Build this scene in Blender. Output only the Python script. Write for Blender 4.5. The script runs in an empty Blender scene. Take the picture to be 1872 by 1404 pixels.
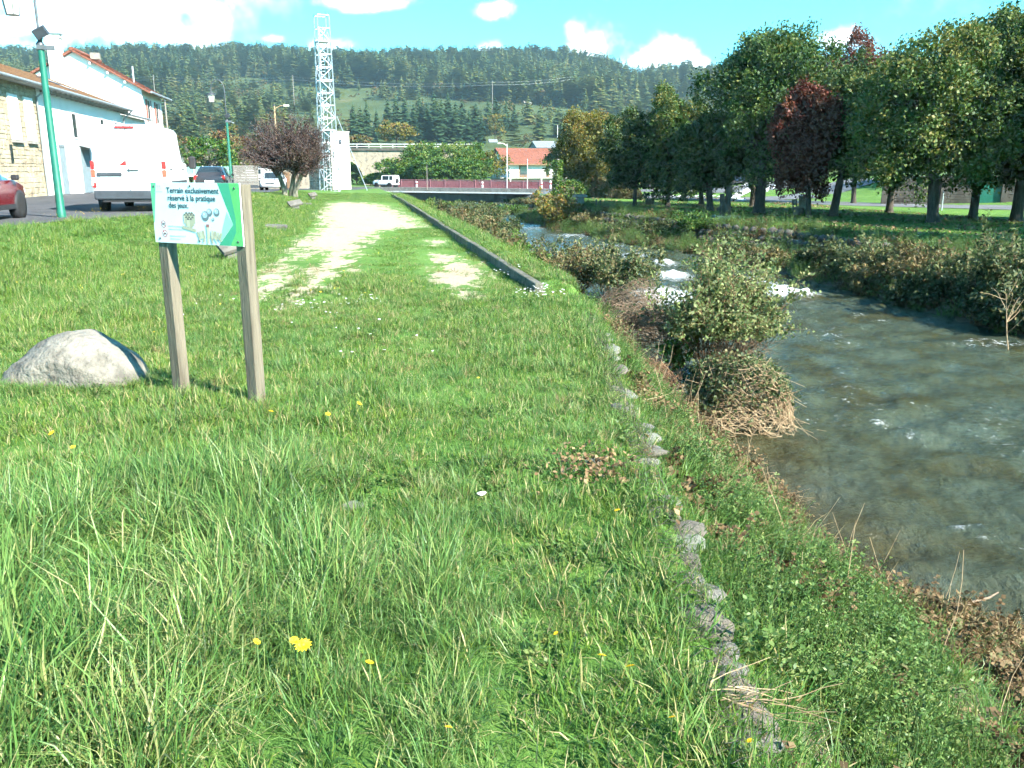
import bpy, bmesh, math, random
import numpy as np
from mathutils import Vector, Matrix, Euler

# ---------------------------------------------------------------- camera, sky, sun, exposure
sc = bpy.context.scene
C = sc.collection
R = math.radians
F_PX, PITCH, CAM_Z = 1567.0, R(14.0), 1.7
cam_d = bpy.data.cameras.new('camera')
cam = bpy.data.objects.new('camera', cam_d); C.objects.link(cam)
cam.location = (0, 0, CAM_Z); cam.rotation_euler = (R(90) - PITCH, 0, 0)
cam_d.sensor_width = 36; cam_d.lens = 36 * F_PX / 1872; cam_d.clip_start = 0.05; cam_d.clip_end = 6000
sc.camera = cam

SUN_H = Vector((0.78, -0.63)).normalized(); SUN_EL = R(34)
sun_d = bpy.data.lights.new('sun', 'SUN'); sun_d.energy = 5.0; sun_d.angle = R(0.53); sun_d.color = (1.0, 0.95, 0.86)
sun = bpy.data.objects.new('sun', sun_d); C.objects.link(sun)
to_sun = Vector((SUN_H.x * math.cos(SUN_EL), SUN_H.y * math.cos(SUN_EL), math.sin(SUN_EL)))
sun.rotation_euler = to_sun.to_track_quat('Z', 'Y').to_euler(); sun.location = to_sun * 60

def pdir(u, v):
    x = (u - 936) / F_PX; y = (702 - v) / F_PX; s, c = math.sin(PITCH), math.cos(PITCH)
    return Vector((x, c + y * s, -s + y * c))

def build_world():
    w = bpy.data.worlds.new('World'); sc.world = w; w.use_nodes = True
    nt = w.node_tree; N = nt.nodes; L = nt.links; N.clear()
    out = N.new('ShaderNodeOutputWorld'); bg = N.new('ShaderNodeBackground')
    sky = N.new('ShaderNodeTexSky'); sky.sky_type = 'NISHITA'; sky.sun_disc = False
    sky.sun_elevation = SUN_EL; sky.sun_rotation = math.atan2(SUN_H.x, SUN_H.y)
    sky.air_density = 1.0; sky.dust_density = 0.6; sky.ozone_density = 1.6; sky.altitude = 800
    tint = N.new('ShaderNodeMix'); tint.data_type = 'RGBA'; tint.blend_type = 'MULTIPLY'; tint.inputs[0].default_value = 1
    L.new(sky.outputs[0], tint.inputs[6]); tint.inputs[7].default_value = (0.25, .88, .97, 1)
    tc = N.new('ShaderNodeTexCoord')
    def math_(op, a, b=None, c=None):
        m = N.new('ShaderNodeMath'); m.operation = op
        for i, x in enumerate((a, b, c)):
            if x is None: continue
            if isinstance(x, (int, float)): m.inputs[i].default_value = x
            else: L.new(x, m.inputs[i])
        return m.outputs[0]
    noise = N.new('ShaderNodeTexNoise'); noise.inputs['Scale'].default_value = 9; noise.inputs['Detail'].default_value = 9
    noise.inputs['Roughness'].default_value = 0.58
    L.new(tc.outputs['Generated'], noise.inputs['Vector'])
    # cumulus heads, each a soft ellipsoid of directions
    blobs = [((210, 5), .130, .055), ((330, 65), .055, .026), ((110, -40), .12, .05), ((30, 45), .05, .012), ((1070, 98), .030, .026), ((1052, 62), .014, .014), ((1215, 96), .030, .018),
             ((1180, 112), .03, .012), ((885, 90), .020, .009), ((500, 70), .025, .008), ((640, 2), .05, .008), ((905, 18), .02, .010),
             ((1540, 75), .03, .012), ((600, 84), .03, .009), ((1270, 118), .02, .010)]
    acc = None
    for (uv, rx, rz) in blobs:
        d = pdir(*uv).normalized()
        sub = N.new('ShaderNodeVectorMath'); sub.operation = 'SUBTRACT'; L.new(tc.outputs['Generated'], sub.inputs[0]); sub.inputs[1].default_value = d
        mul = N.new('ShaderNodeVectorMath'); mul.operation = 'MULTIPLY'; L.new(sub.outputs[0], mul.inputs[0]); mul.inputs[1].default_value = (1 / rx, 1 / (rx * 1.5), 1 / rz)
        ln = N.new('ShaderNodeVectorMath'); ln.operation = 'LENGTH'; L.new(mul.outputs[0], ln.inputs[0])
        v = math_('SUBTRACT', 1.1, ln.outputs['Value'])
        acc = v if acc is None else math_('MAXIMUM', acc, v)
    acc = math_('MAXIMUM', acc, -1.0)
    n2 = N.new('ShaderNodeTexNoise'); n2.inputs['Scale'].default_value = 26; n2.inputs['Detail'].default_value = 6; n2.inputs['Roughness'].default_value = .62
    L.new(tc.outputs['Generated'], n2.inputs['Vector'])
    amp = math_('ADD', math_('MULTIPLY', math_('SUBTRACT', noise.outputs[0], .5), 2.2), math_('MULTIPLY', math_('SUBTRACT', n2.outputs[0], .5), 2.6))
    a1 = math_('ADD', acc, amp)
    mr = N.new('ShaderNodeMapRange'); mr.interpolation_type = 'SMOOTHSTEP'; L.new(a1, mr.inputs[0]); mr.inputs[1].default_value = .0; mr.inputs[2].default_value = 1.5
    # scattered fair-weather clouds over the rest of the sky
    n3 = N.new('ShaderNodeTexNoise'); n3.inputs['Scale'].default_value = 3.2; n3.inputs['Detail'].default_value = 9; n3.inputs['Roughness'].default_value = .6
    L.new(tc.outputs['Generated'], n3.inputs['Vector'])
    mr3 = N.new('ShaderNodeMapRange'); mr3.interpolation_type = 'SMOOTHSTEP'; L.new(n3.outputs[0], mr3.inputs[0]); mr3.inputs[1].default_value = .60; mr3.inputs[2].default_value = .80; mr3.inputs[4].default_value = .7
    cl = math_('MAXIMUM', mr.outputs[0], mr3.outputs[0])
    mix = N.new('ShaderNodeMix'); mix.data_type = 'RGBA'; L.new(cl, mix.inputs[0]); L.new(tint.outputs[2], mix.inputs[6])
    mix.inputs[7].default_value = (9.5, 10.0, 10.2, 1)
    L.new(mix.outputs[2], bg.inputs[0]); bg.inputs[1].default_value = 0.108
    L.new(bg.outputs[0], out.inputs[0])
    w.cycles.sampling_method = 'NONE'
build_world()
sc.view_settings.view_transform = 'Standard'; sc.view_settings.look = 'None'
sc.view_settings.exposure = 2.08; sc.view_settings.gamma = 1.0
sc.render.engine = 'CYCLES'
cy = sc.cycles
cy.use_denoising = True
try: cy.denoiser = 'OPENIMAGEDENOISE'
except Exception: pass
cy.max_bounces = 4; cy.diffuse_bounces = 2; cy.glossy_bounces = 2; cy.transmission_bounces = 3; cy.transparent_max_bounces = 4; cy.volume_bounces = 0
cy.caustics_reflective = False; cy.caustics_refractive = False; cy.sample_clamp_indirect = 6
cy.use_adaptive_sampling = True; cy.adaptive_threshold = 0.035; cy.adaptive_min_samples = 12

# ---------------------------------------------------------------- helpers
rng = np.random.default_rng(7)
random.seed(7)
def at(u, v, Y):
    d = pdir(u, v); t = Y / d.y
    return Vector((d.x * t, Y, CAM_Z + d.z * t))
def gp(u, v, z=0.0):
    d = pdir(u, v); t = (z - CAM_Z) / d.z
    return Vector((d.x * t, d.y * t, z))

def tag(o, label=None, cat=None, group=None, kind=None):
    if label: o['label'] = label
    if cat: o['category'] = cat
    if group: o['group'] = group
    if kind: o['kind'] = kind
    return o
def empty(name, loc, rz=0, label=None, cat=None, group=None):
    o = bpy.data.objects.new(name, None); C.objects.link(o); o.location = loc; o.rotation_euler = (0, 0, rz)
    o.empty_display_size = .2
    return tag(o, label, cat, group)
def add(name, me, mat=None, parent=None, loc=None, rz=0):
    o = bpy.data.objects.new(name, me); C.objects.link(o)
    if mat is not None and len(me.materials) == 0: me.materials.append(mat)
    if parent is not None: o.parent = parent
    if loc is not None: o.location = loc
    if rz: o.rotation_euler = (0, 0, rz)
    return o
def copy_tree(o, parent=None):
    c = o.copy(); C.objects.link(c); c.parent = parent
    for ch in list(o.children): copy_tree(ch, c)
    return c

def npmesh(name, V, F, smooth=False, attrs=None):
    """mesh from numpy arrays; F is (m,3) or (m,4)"""
    V = np.asarray(V, dtype=np.float32); F = np.asarray(F, dtype=np.int32)
    me = bpy.data.meshes.new(name); k = F.shape[1]; m = F.shape[0]
    me.vertices.add(len(V)); me.vertices.foreach_set('co', V.ravel())
    me.loops.add(m * k); me.loops.foreach_set('vertex_index', F.ravel())
    me.polygons.add(m); me.polygons.foreach_set('loop_start', np.arange(0, m * k, k, dtype=np.int32))
    try: me.polygons.foreach_set('loop_total', np.full(m, k, dtype=np.int32))
    except Exception: pass
    if smooth: me.polygons.foreach_set('use_smooth', np.ones(m, dtype=bool))
    for kx, val in (attrs or {}).items():
        a = me.attributes.new(kx, 'FLOAT', 'POINT'); a.data.foreach_set('value', np.asarray(val, dtype=np.float32))
    me.update(); me.validate()
    return me

class MB:
    """collects boxes, bars, tubes and plates into one mesh"""
    def __init__(s): s.v = []; s.f = []; s.sm = []
    def add(s, vs, fs, smooth=False):
        b = len(s.v); s.v += [tuple(p) for p in vs]; s.f += [tuple(i + b for i in f) for f in fs]; s.sm += [smooth] * len(fs); return s
    def box(s, c, size, rz=0, M=None, bev=0):
        x, y, z = (d / 2 for d in size); cr, sr = math.cos(rz), math.sin(rz)
        pts = [(-x, -y, -z), (x, -y, -z), (x, y, -z), (-x, y, -z), (-x, -y, z), (x, -y, z), (x, y, z), (-x, y, z)]
        out = []
        for p in pts:
            if M is not None: q = M @ Vector(p); out.append((q.x + c[0], q.y + c[1], q.z + c[2]))
            else: out.append((p[0] * cr - p[1] * sr + c[0], p[0] * sr + p[1] * cr + c[1], p[2] + c[2]))
        return s.add(out, [(0, 3, 2, 1), (4, 5, 6, 7), (0, 1, 5, 4), (1, 2, 6, 5), (2, 3, 7, 6), (3, 0, 4, 7)])
    def bar(s, a, b, w, h=None):
        a, b = Vector(a), Vector(b); h = h or w; d = (b - a); L = d.length
        if L < 1e-6: return s
        return s.box((a + b) / 2, (w, h, L), M=d.to_track_quat('Z', 'Y').to_matrix())
    def tube(s, pts, rad, n=8, cap=True):
        pts = [Vector(p) for p in pts]; m = len(pts)
        if isinstance(rad, (int, float)): rad = [rad] * m
        vs = []; up = None
        for i, p in enumerate(pts):
            d = (pts[min(i + 1, m - 1)] - pts[max(i - 1, 0)]).normalized()
            if up is None:
                up = Vector((1, 0, 0)) if abs(d.x) < .9 else Vector((0, 1, 0))
            x = d.cross(up).normalized(); y = d.cross(x).normalized(); up = y.cross(d).normalized() if False else up
            for k in range(n):
                a = 2 * math.pi * k / n; vs.append(p + (x * math.cos(a) + y * math.sin(a)) * rad[i])
        fs = [(i * n + k, i * n + (k + 1) % n, (i + 1) * n + (k + 1) % n, (i + 1) * n + k) for i in range(m - 1) for k in range(n)]
        s.add(vs, fs, True)
        if cap: s.add(vs[-n:], [tuple(range(n))]); s.add(vs[:n], [tuple(reversed(range(n)))])
        return s
    def prism(s, poly, depth, M):
        """poly of (x,y) in the plane, extruded by depth along local z, placed by matrix M"""
        n = len(poly); vs = [M @ Vector((x, y, 0)) for x, y in poly] + [M @ Vector((x, y, depth)) for x, y in poly]
        fs = [tuple(reversed(range(n))), tuple(range(n, 2 * n))] + [(k, (k + 1) % n, n + (k + 1) % n, n + k) for k in range(n)]
        return s.add(vs, fs)
    def lathe(s, prof, c, n=12):
        vs = []; m = len(prof)
        for r, z in prof:
            for k in range(n):
                a = 2 * math.pi * k / n; vs.append((c[0] + r * math.cos(a), c[1] + r * math.sin(a), c[2] + z))
        fs = [(i * n + k, i * n + (k + 1) % n, (i + 1) * n + (k + 1) % n, (i + 1) * n + k) for i in range(m - 1) for k in range(n)]
        fs += [tuple(reversed(range(n))), tuple(range((m - 1) * n, m * n))]
        return s.add(vs, fs, True)
    def mesh(s, name):
        me = bpy.data.meshes.new(name); me.from_pydata(s.v, [], s.f)
        me.polygons.foreach_set('use_smooth', s.sm); me.update(); return me
    def build(s, name, mat, parent=None, loc=None, rz=0, bevel=0, label=None):
        o = add(name, s.mesh(name), mat, parent, loc, rz)
        if bevel:
            b = o.modifiers.new('bevel', 'BEVEL'); b.width = bevel; b.segments = 2; b.limit_method = 'ANGLE'
        if label: o['label'] = label
        return o

# ---------------------------------------------------------------- materials
MATS = {}
def pm(name, c1, c2=None, scale=8.0, rough=.7, metal=0, bump=0, bscale=None, coord='Object', detail=6, spec=.3, stretch=None, stops=None, c3=None):
    m = bpy.data.materials.new(name); m.use_nodes = True; nt = m.node_tree; N = nt.nodes; L = nt.links
    b = N['Principled BSDF']; b.inputs['Roughness'].default_value = rough; b.inputs['Metallic'].default_value = metal
    b.inputs['Specular IOR Level'].default_value = spec
    tc = N.new('ShaderNodeTexCoord'); src = tc.outputs[coord]
    if stretch:
        mp = N.new('ShaderNodeMapping'); mp.inputs['Scale'].default_value = stretch; L.new(src, mp.inputs[0]); src = mp.outputs[0]
    if c2 is None: c2 = tuple(x * .78 for x in c1)
    nz = N.new('ShaderNodeTexNoise'); nz.inputs['Scale'].default_value = scale; nz.inputs['Detail'].default_value = detail; nz.inputs['Roughness'].default_value = .62
    L.new(src, nz.inputs['Vector'])
    cr = N.new('ShaderNodeValToRGB'); e = cr.color_ramp.elements
    lo, hi = stops or (.34, .66)
    e[0].position = lo; e[0].color = (*c1, 1); e[1].position = hi; e[1].color = (*c2, 1)
    if c3: x = e.new((lo + hi) / 2); x.color = (*c3, 1)
    L.new(nz.outputs[0], cr.inputs[0]); L.new(cr.outputs[0], b.inputs['Base Color'])
    if bump:
        bn = N.new('ShaderNodeTexNoise'); bn.inputs['Scale'].default_value = bscale or scale * 3; bn.inputs['Detail'].default_value = 5
        L.new(src, bn.inputs['Vector'])
        bp = N.new('ShaderNodeBump'); bp.inputs['Strength'].default_value = bump; bp.inputs['Distance'].default_value = .03
        L.new(bn.outputs[0], bp.inputs['Height']); L.new(bp.outputs[0], b.inputs['Normal'])
    MATS[name] = m; return m

def leafm(name, cols, transl=.35, rough=.55, scale=.5, spec=.25, big=.35):
    """foliage: per-leaf random tone from the 'rnd' attribute, drifting with position, some light let through"""
    m = bpy.data.materials.new(name); m.use_nodes = True; nt = m.node_tree; N = nt.nodes; L = nt.links
    b = N['Principled BSDF']; out = N['Material Output']; b.inputs['Roughness'].default_value = rough; b.inputs['Specular IOR Level'].default_value = spec
    at_ = N.new('ShaderNodeAttribute'); at_.attribute_name = 'rnd'
    oi = N.new('ShaderNodeObjectInfo'); g = N.new('ShaderNodeNewGeometry')
    nz = N.new('ShaderNodeTexNoise'); nz.inputs['Scale'].default_value = scale; nz.inputs['Detail'].default_value = 3; L.new(g.outputs['Position'], nz.inputs['Vector'])
    a = N.new('ShaderNodeMath'); a.operation = 'MULTIPLY_ADD'; L.new(nz.outputs[0], a.inputs[0]); a.inputs[1].default_value = big * 2.6; a.inputs[2].default_value = -big * 1.3
    r1 = N.new('ShaderNodeMath'); r1.operation = 'MULTIPLY_ADD'; L.new(oi.outputs['Random'], r1.inputs[0]); r1.inputs[1].default_value = .25; r1.inputs[2].default_value = -.125
    s1 = N.new('ShaderNodeMath'); s1.operation = 'ADD'; L.new(a.outputs[0], s1.inputs[0]); L.new(r1.outputs[0], s1.inputs[1])
    s2 = N.new('ShaderNodeMath'); s2.operation = 'ADD'; L.new(s1.outputs[0], s2.inputs[0]); L.new(at_.outputs['Fac'], s2.inputs[1])
    cr = N.new('ShaderNodeValToRGB'); e = cr.color_ramp.elements; n = len(cols)
    e[0].position = 0; e[0].color = (*cols[0], 1); e[1].position = 1; e[1].color = (*cols[-1], 1)
    for i in range(1, n - 1):
        x = e.new(i / (n - 1)); x.color = (*cols[i], 1)
    L.new(s2.outputs[0], cr.inputs[0]); L.new(cr.outputs[0], b.inputs['Base Color'])
    if transl:
        t = N.new('ShaderNodeBsdfTranslucent'); L.new(cr.outputs[0], t.inputs[0])
        mx = N.new('ShaderNodeMixShader'); mx.inputs[0].default_value = transl; L.new(b.outputs[0], mx.inputs[1]); L.new(t.outputs[0], mx.inputs[2]); L.new(mx.outputs[0], out.inputs[0])
    MATS[name] = m; return m

def glassm(name, c=(.02, .03, .035), rough=.06):
    m = bpy.data.materials.new(name); m.use_nodes = True; b = m.node_tree.nodes['Principled BSDF']
    b.inputs['Base Color'].default_value = (*c, 1); b.inputs['Roughness'].default_value = rough; b.inputs['Specular IOR Level'].default_value = .6
    return m
M = {}
M['conc'] = pm('concrete', (.15, .14, .12), (.08, .075, .065), 5, .9, bump=.5, bscale=30)
M['conc_l'] = pm('concrete_light', (.30, .285, .25), (.18, .17, .15), 3, .9, bump=.4, bscale=20)
M['asph'] = pm('asphalt', (.085, .085, .09), (.055, .055, .058), 1.2, .92, bump=.5, bscale=90)
M['asph_r'] = pm('asphalt_pale', (.14, .145, .15), (.10, .10, .105), .6, .92, bump=.4, bscale=60)
M['mark'] = pm('road_paint', (.75, .75, .74), (.55, .55, .54), 3, .7)
M['white'] = pm('white_render', (.80, .78, .74), (.72, .70, .66), 1.2, .9, bump=.15, bscale=40)
M['wpaint'] = pm('white_car_paint', (.80, .80, .80), (.76, .76, .76), 1.0, .25, spec=.5)
M['redpaint'] = pm('red_car_paint', (.11, .010, .014), (.09, .008, .012), 1.5, .22, spec=.6)
M['darkpaint'] = pm('dark_car_paint', (.035, .035, .04), (.028, .028, .03), 1.5, .22, spec=.6)
M['silverpaint'] = pm('silver_car_paint', (.50, .52, .54), (.44, .46, .48), 1.5, .28, metal=.3, spec=.5)
M['bluepaint'] = pm('blue_car_paint', (.03, .05, .10), (.025, .04, .085), 1.5, .22, spec=.6)
M['glass'] = glassm('dark_glass')
M['black'] = pm('black_plastic', (.025, .025, .027), (.018, .018, .02), 6, .6)
M['grey_pl'] = pm('grey_plastic', (.05, .06, .07), (.035, .042, .05), 4, .55)
M['tyre'] = pm('tyre_rubber', (.022, .022, .022), (.015, .015, .015), 12, .85)
M['rim'] = pm('alloy_rim', (.55, .55, .56), (.42, .42, .43), 5, .35, metal=.8)
M['redlamp'] = pm('red_lamp_lens', (.45, .02, .02), (.35, .015, .015), 8, .2, spec=.6)
M['orlamp'] = pm('orange_lamp_lens', (.5, .10, .06), (.4, .08, .05), 8, .25)
M['plate'] = pm('number_plate', (.75, .75, .72), (.6, .6, .58), 12, .5)
M['green'] = pm('green_pole_paint', (.012, .13, .085), (.01, .095, .06), 4, .4, spec=.5)
M['galv'] = pm('galvanised_steel', (.52, .55, .57), (.40, .43, .45), 6, .45, metal=.6)
M['dsteel'] = pm('dark_steel', (.10, .11, .12), (.07, .08, .085), 6, .5, metal=.5)
M['lglass'] = pm('lantern_glass', (.72, .70, .60), (.6, .58, .48), 5, .35)
M['redrail'] = pm('red_railing_paint', (.30, .055, .07), (.23, .04, .055), 2, .55)
M['redrail_l'] = pm('pale_red_railing_paint', (.46, .20, .21), (.38, .15, .16), 2, .55)
M['wood'] = pm('weathered_wood', (.165, .14, .10), (.085, .072, .05), 5, .85, bump=.4, bscale=18, stretch=(6, 6, .45), c3=(.125, .108, .078))
M['woodg'] = pm('grey_wood', (.25, .23, .20), (.15, .135, .115), 4, .9, bump=.5, bscale=14, stretch=(5, 5, .6))
M['tile_br'] = pm('brown_roof_tile', (.28, .17, .10), (.17, .10, .06), 3, .85, bump=.6, bscale=14, c3=(.24, .14, .075))
M['tile_rd'] = pm('red_roof_tile', (.21, .078, .05), (.145, .052, .034), 2, .85, bump=.4, bscale=10)
M['bark'] = pm('bark', (.085, .07, .055), (.035, .03, .025), 6, .95, bump=.9, bscale=14, stretch=(3, 3, .5))
M['bark_g'] = pm('bark_lichen', (.20, .20, .15), (.075, .065, .05), 5, .95, bump=.9, bscale=12, stretch=(2.5, 2.5, .6))
M['stem'] = pm('twig_brown', (.22, .13, .07), (.12, .075, .045), 6, .9)
M['stem_g'] = pm('twig_grey_brown', (.25, .18, .12), (.11, .078, .052), 7, .9)
M['stem_p'] = pm('twig_pale', (.40, .30, .18), (.24, .16, .09), 6, .9)
M['dead'] = pm('dead_wood', (.46, .38, .27), (.28, .22, .15), 5, .9, bump=.4)
M['twigp'] = pm('twig_purple_grey', (.115, .085, .08), (.06, .043, .042), 4, .95)
M['solar'] = pm('solar_panel', (.03, .05, .09), (.02, .035, .07), 3, .15, spec=.7)
M['zinc'] = pm('zinc', (.33, .36, .38), (.22, .25, .26), 4, .45, metal=.4)
M['shut'] = pm('shutter_red_brown', (.30, .10, .07), (.22, .075, .05), 5, .7)
M['doorgrey'] = pm('door_grey_blue', (.20, .25, .27), (.15, .19, .2), 4, .6)
M['rail_w'] = pm('white_metal', (.78, .78, .76), (.66, .66, .64), 4, .5)
M['dark_stone'] = pm('dark_wall_stone', (.10, .09, .075), (.05, .045, .038), 1.6, .95, bump=.8, bscale=6)  # dark grey-brown stone for walls, pier, parapet and revetment
# ---------------------------------------------------------------- terrain
WATER_Z = -2.2
def ip(x, xs, ys): return np.interp(x, xs, ys)
def sst(t): t = np.clip(t, 0, 1); return t * t * (3 - 2 * t)
def shear(Y): return .177 * np.maximum(0, np.asarray(Y, dtype=float) - 12)
def edge_s(Y): return ip(Y, [0, 3, 6, 9.5, 12, 200], [.66, .74, .84, .93, .95, 1.15])
def near_s(Y): return ip(Y, [0, 5.2, 6.6, 7.4, 9.5, 12.5, 14, 16, 26, 60, 110, 200], [9, 6.6, 4.5, 3.15, 3.35, 2.75, 2.15, 2.0, 2.4, 4.2, 5.5, 6])
def far_s(Y): return ip(Y, [0, 20, 30, 40, 47, 58, 70, 110, 200], [14, 13.8, 14.3, 14.4, 12.6, 10.9, 11, 17, 18])
def road_e(Y): return ip(Y, [0, 19, 24, 60, 75, 95, 120], [-9.9, -9.9, -7.3, -7.7, -8.5, -6, 0])
def road_z(Y): return ip(Y, [0, 45, 75, 112, 240], [.5, .5, .04, -.72, -.7])
def field_z(Y): return ip(Y, [0, 50, 80, 112, 240], [0, 0, -.25, -.72, -.6])
def wob(X, Y):
    return (np.sin(X * 1.3 + Y * .7) * np.sin(Y * 1.1 - X * .4) + .5 * np.sin(X * 3.1 + 1.3) * np.sin(Y * 2.7 + X)) 
def hill(X, Y):
    q = X / np.maximum(Y, 60)
    lat = ip(q, [-1.5, -.6, -.2, 0, .08, .13, .25, .5, 1.5], [1.08, 1.03, 1.0, .985, .95, .87, .89, .88, .95])
    h = ip(Y, [0, 170, 250, 360, 450, 600, 800, 900, 1000, 1600, 4000], [0, 0, 5, 17, 29, 51, 90, 99, 96, 80, 60]) * lat
    bumps = 2.2 * np.sin(X * .021 + 1) * np.sin(Y * .017) + 1.2 * np.sin(X * .047 + Y * .03)
    # tree line notch by the right-hand saddle
    return h + bumps * sst((Y - 230) / 200)
def H(X, Y):
    X = np.asarray(X, dtype=float); Y = np.asarray(Y, dtype=float)
    s = X + shear(Y)
    fz, rz = field_z(Y), road_z(Y); re = road_e(Y)
    top = fz + (rz - fz) * sst((re + 3.6 - s) / 3.4)
    amp = np.where(s > re, 1, 0.0) * ip(Y, [0, 10, 60, 100], [.035, .03, .02, .0])
    top = top + amp * wob(X, Y)
    # raised strip behind the kerb
    top = top + .16 * sst((s - .42) / .12) * sst((Y - 12.0) / .6) * sst((66 - Y) / 6)
    se, sn, sf = edge_s(Y), near_s(Y), far_s(Y)
    tt = np.clip((s - se) / (sn - se), 0, 1)
    pw = ip(Y, [0, 6, 8, 12, 15], [2.3, 2.1, 1.25, 1.2, 2.2])
    bank = top + (WATER_Z - top) * (1 - (1 - tt) ** pw) + .05 * wob(X * 2.1, Y * 2.3) * np.sin(np.pi * tt)
    bed = WATER_Z - .75 * sst((s - sn) / 1.2) * sst((sf - s) / 1.2)
    ft = np.clip((s - sf) / 4.6, 0, 1)
    ft = ip(ft, [0, .10, .42, .66, 1], [0, .13, .24, .86, 1])
    park = ip(Y, [0, 90, 112, 240], [-.9, -.9, -.72, -.6])
    farb = WATER_Z + (park - WATER_Z) * ft
    z = np.where(s < se, top, np.where(s < sn, bank, np.where(s < sf, bed, farb)))
    # ground behind the bridge closes the valley, then the hill
    t2 = sst((Y - 150) / 40)
    z = z * (1 - t2) + (-.6) * t2
    # slope behind the far road on the right
    z = z + 1.6 * sst((X - (34 - .25 * (Y - 60))) / 14) * sst((Y - 60) / 15) * (1 - t2)
    return z + hill(X, Y)
def Hs(x, y): return float(H(x, y))

# worn gravel patches on the playing ground (outlines on the ground, in metres)
GPOLY = [[(596, 371), (640, 369), (700, 375), (750, 398), (776, 414), (700, 419), (672, 440), (655, 456), (575, 452), (528, 463), (548, 440), (592, 415), (578, 392)],
         [(585, 450), (657, 448), (640, 482), (600, 517), (560, 547), (506, 563), (518, 545), (562, 510), (590, 480)],
         [(540, 443), (580, 443), (520, 490), (545, 500), (505, 540), (462, 548), (462, 512), (500, 485)],
         [(788, 458), (822, 463), (888, 500), (868, 530), (805, 528), (772, 503), (812, 492)],
         [(785, 440), (800, 438), (815, 446), (795, 449)], [(830, 535), (860, 535), (850, 548), (825, 545)]]
GW = [np.array([gp(u, v, 0)[:2] for u, v in pl]) for pl in GPOLY]
def poly_sd(P, poly):
    """signed distance, positive inside"""
    n = len(poly); d = np.full(len(P), 1e9); ins = np.zeros(len(P), bool)
    for i in range(n):
        a, b = poly[i], poly[(i + 1) % n]; ab = b - a
        t = np.clip(((P - a) @ ab) / (ab @ ab), 0, 1); q = a + t[:, None] * ab
        d = np.minimum(d, np.hypot(*(P - q).T))
        c = ((a[1] > P[:, 1]) != (b[1] > P[:, 1])) & (P[:, 0] < (b[0] - a[0]) * (P[:, 1] - a[1]) / (b[1] - a[1] + 1e-12) + a[0])
        ins ^= c
    return np.where(ins, d, -d)
def gravel(X, Y):
    P = np.stack([np.ravel(X), np.ravel(Y)], 1); g = np.full(len(P), -9.0)
    m = (P[:, 1] > 8) & (P[:, 1] < 70) & (P[:, 0] > -16) & (P[:, 0] < 2)
    if m.any():
        sd = np.max([poly_sd(P[m], pl) for pl in GW], axis=0)
        w = ip(P[m][:, 1], [10, 50], [.45, 1.5])
        g[m] = np.clip(.58 + .5 * sd / w, 0, 1)
    g[~m] = 0
    return g

def grid_s():
    a = np.concatenate([[-3000, -1800, -1100, -700, -450, -300, -210, -150, -110, -80, -60, -46, -36, -29, -24, -20, -17, -15],
                        np.arange(-13.5, -4, .4), np.arange(-4, .3, .2), np.arange(.3, 5, .09), np.arange(5, 13.5, .4), np.arange(13.5, 20, .25),
                        np.arange(20, 40, 1.3), [42, 46, 52, 60, 70, 85, 105, 135, 180, 240, 320, 450, 650, 950, 1500, 2500, 3500]])
    y = [-6, -3, -1, 0, .8]; v = 1.2
    while v < 4000: y.append(v); v += max(.10, min(v * .016, 24)) if v < 1100 else 120
    return a, np.array(y)
ga, gy = grid_s()
SS, YY = np.meshgrid(ga, gy, indexing='ij')
XX = SS - shear(np.minimum(YY, 160)); ZZ = H(XX, YY)
na, nb = len(ga), len(gy)
idx = np.arange(na * nb).reshape(na, nb)
Fq = np.stack([idx[:-1, :-1], idx[1:, :-1], idx[1:, 1:], idx[:-1, 1:]], -1).reshape(-1, 4)
gr = gravel(XX, YY)
sB = XX + shear(YY)
bankm = (sst((sB - edge_s(YY)) / .5) * sst((far_s(YY) + 3.4 - sB) / .8) * sst((150 - YY) / 10)).ravel()
ground_me = npmesh('ground', np.stack([XX.ravel(), YY.ravel(), ZZ.ravel()], 1), Fq, True, {'gravel': gr, 'bank': bankm})

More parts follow.
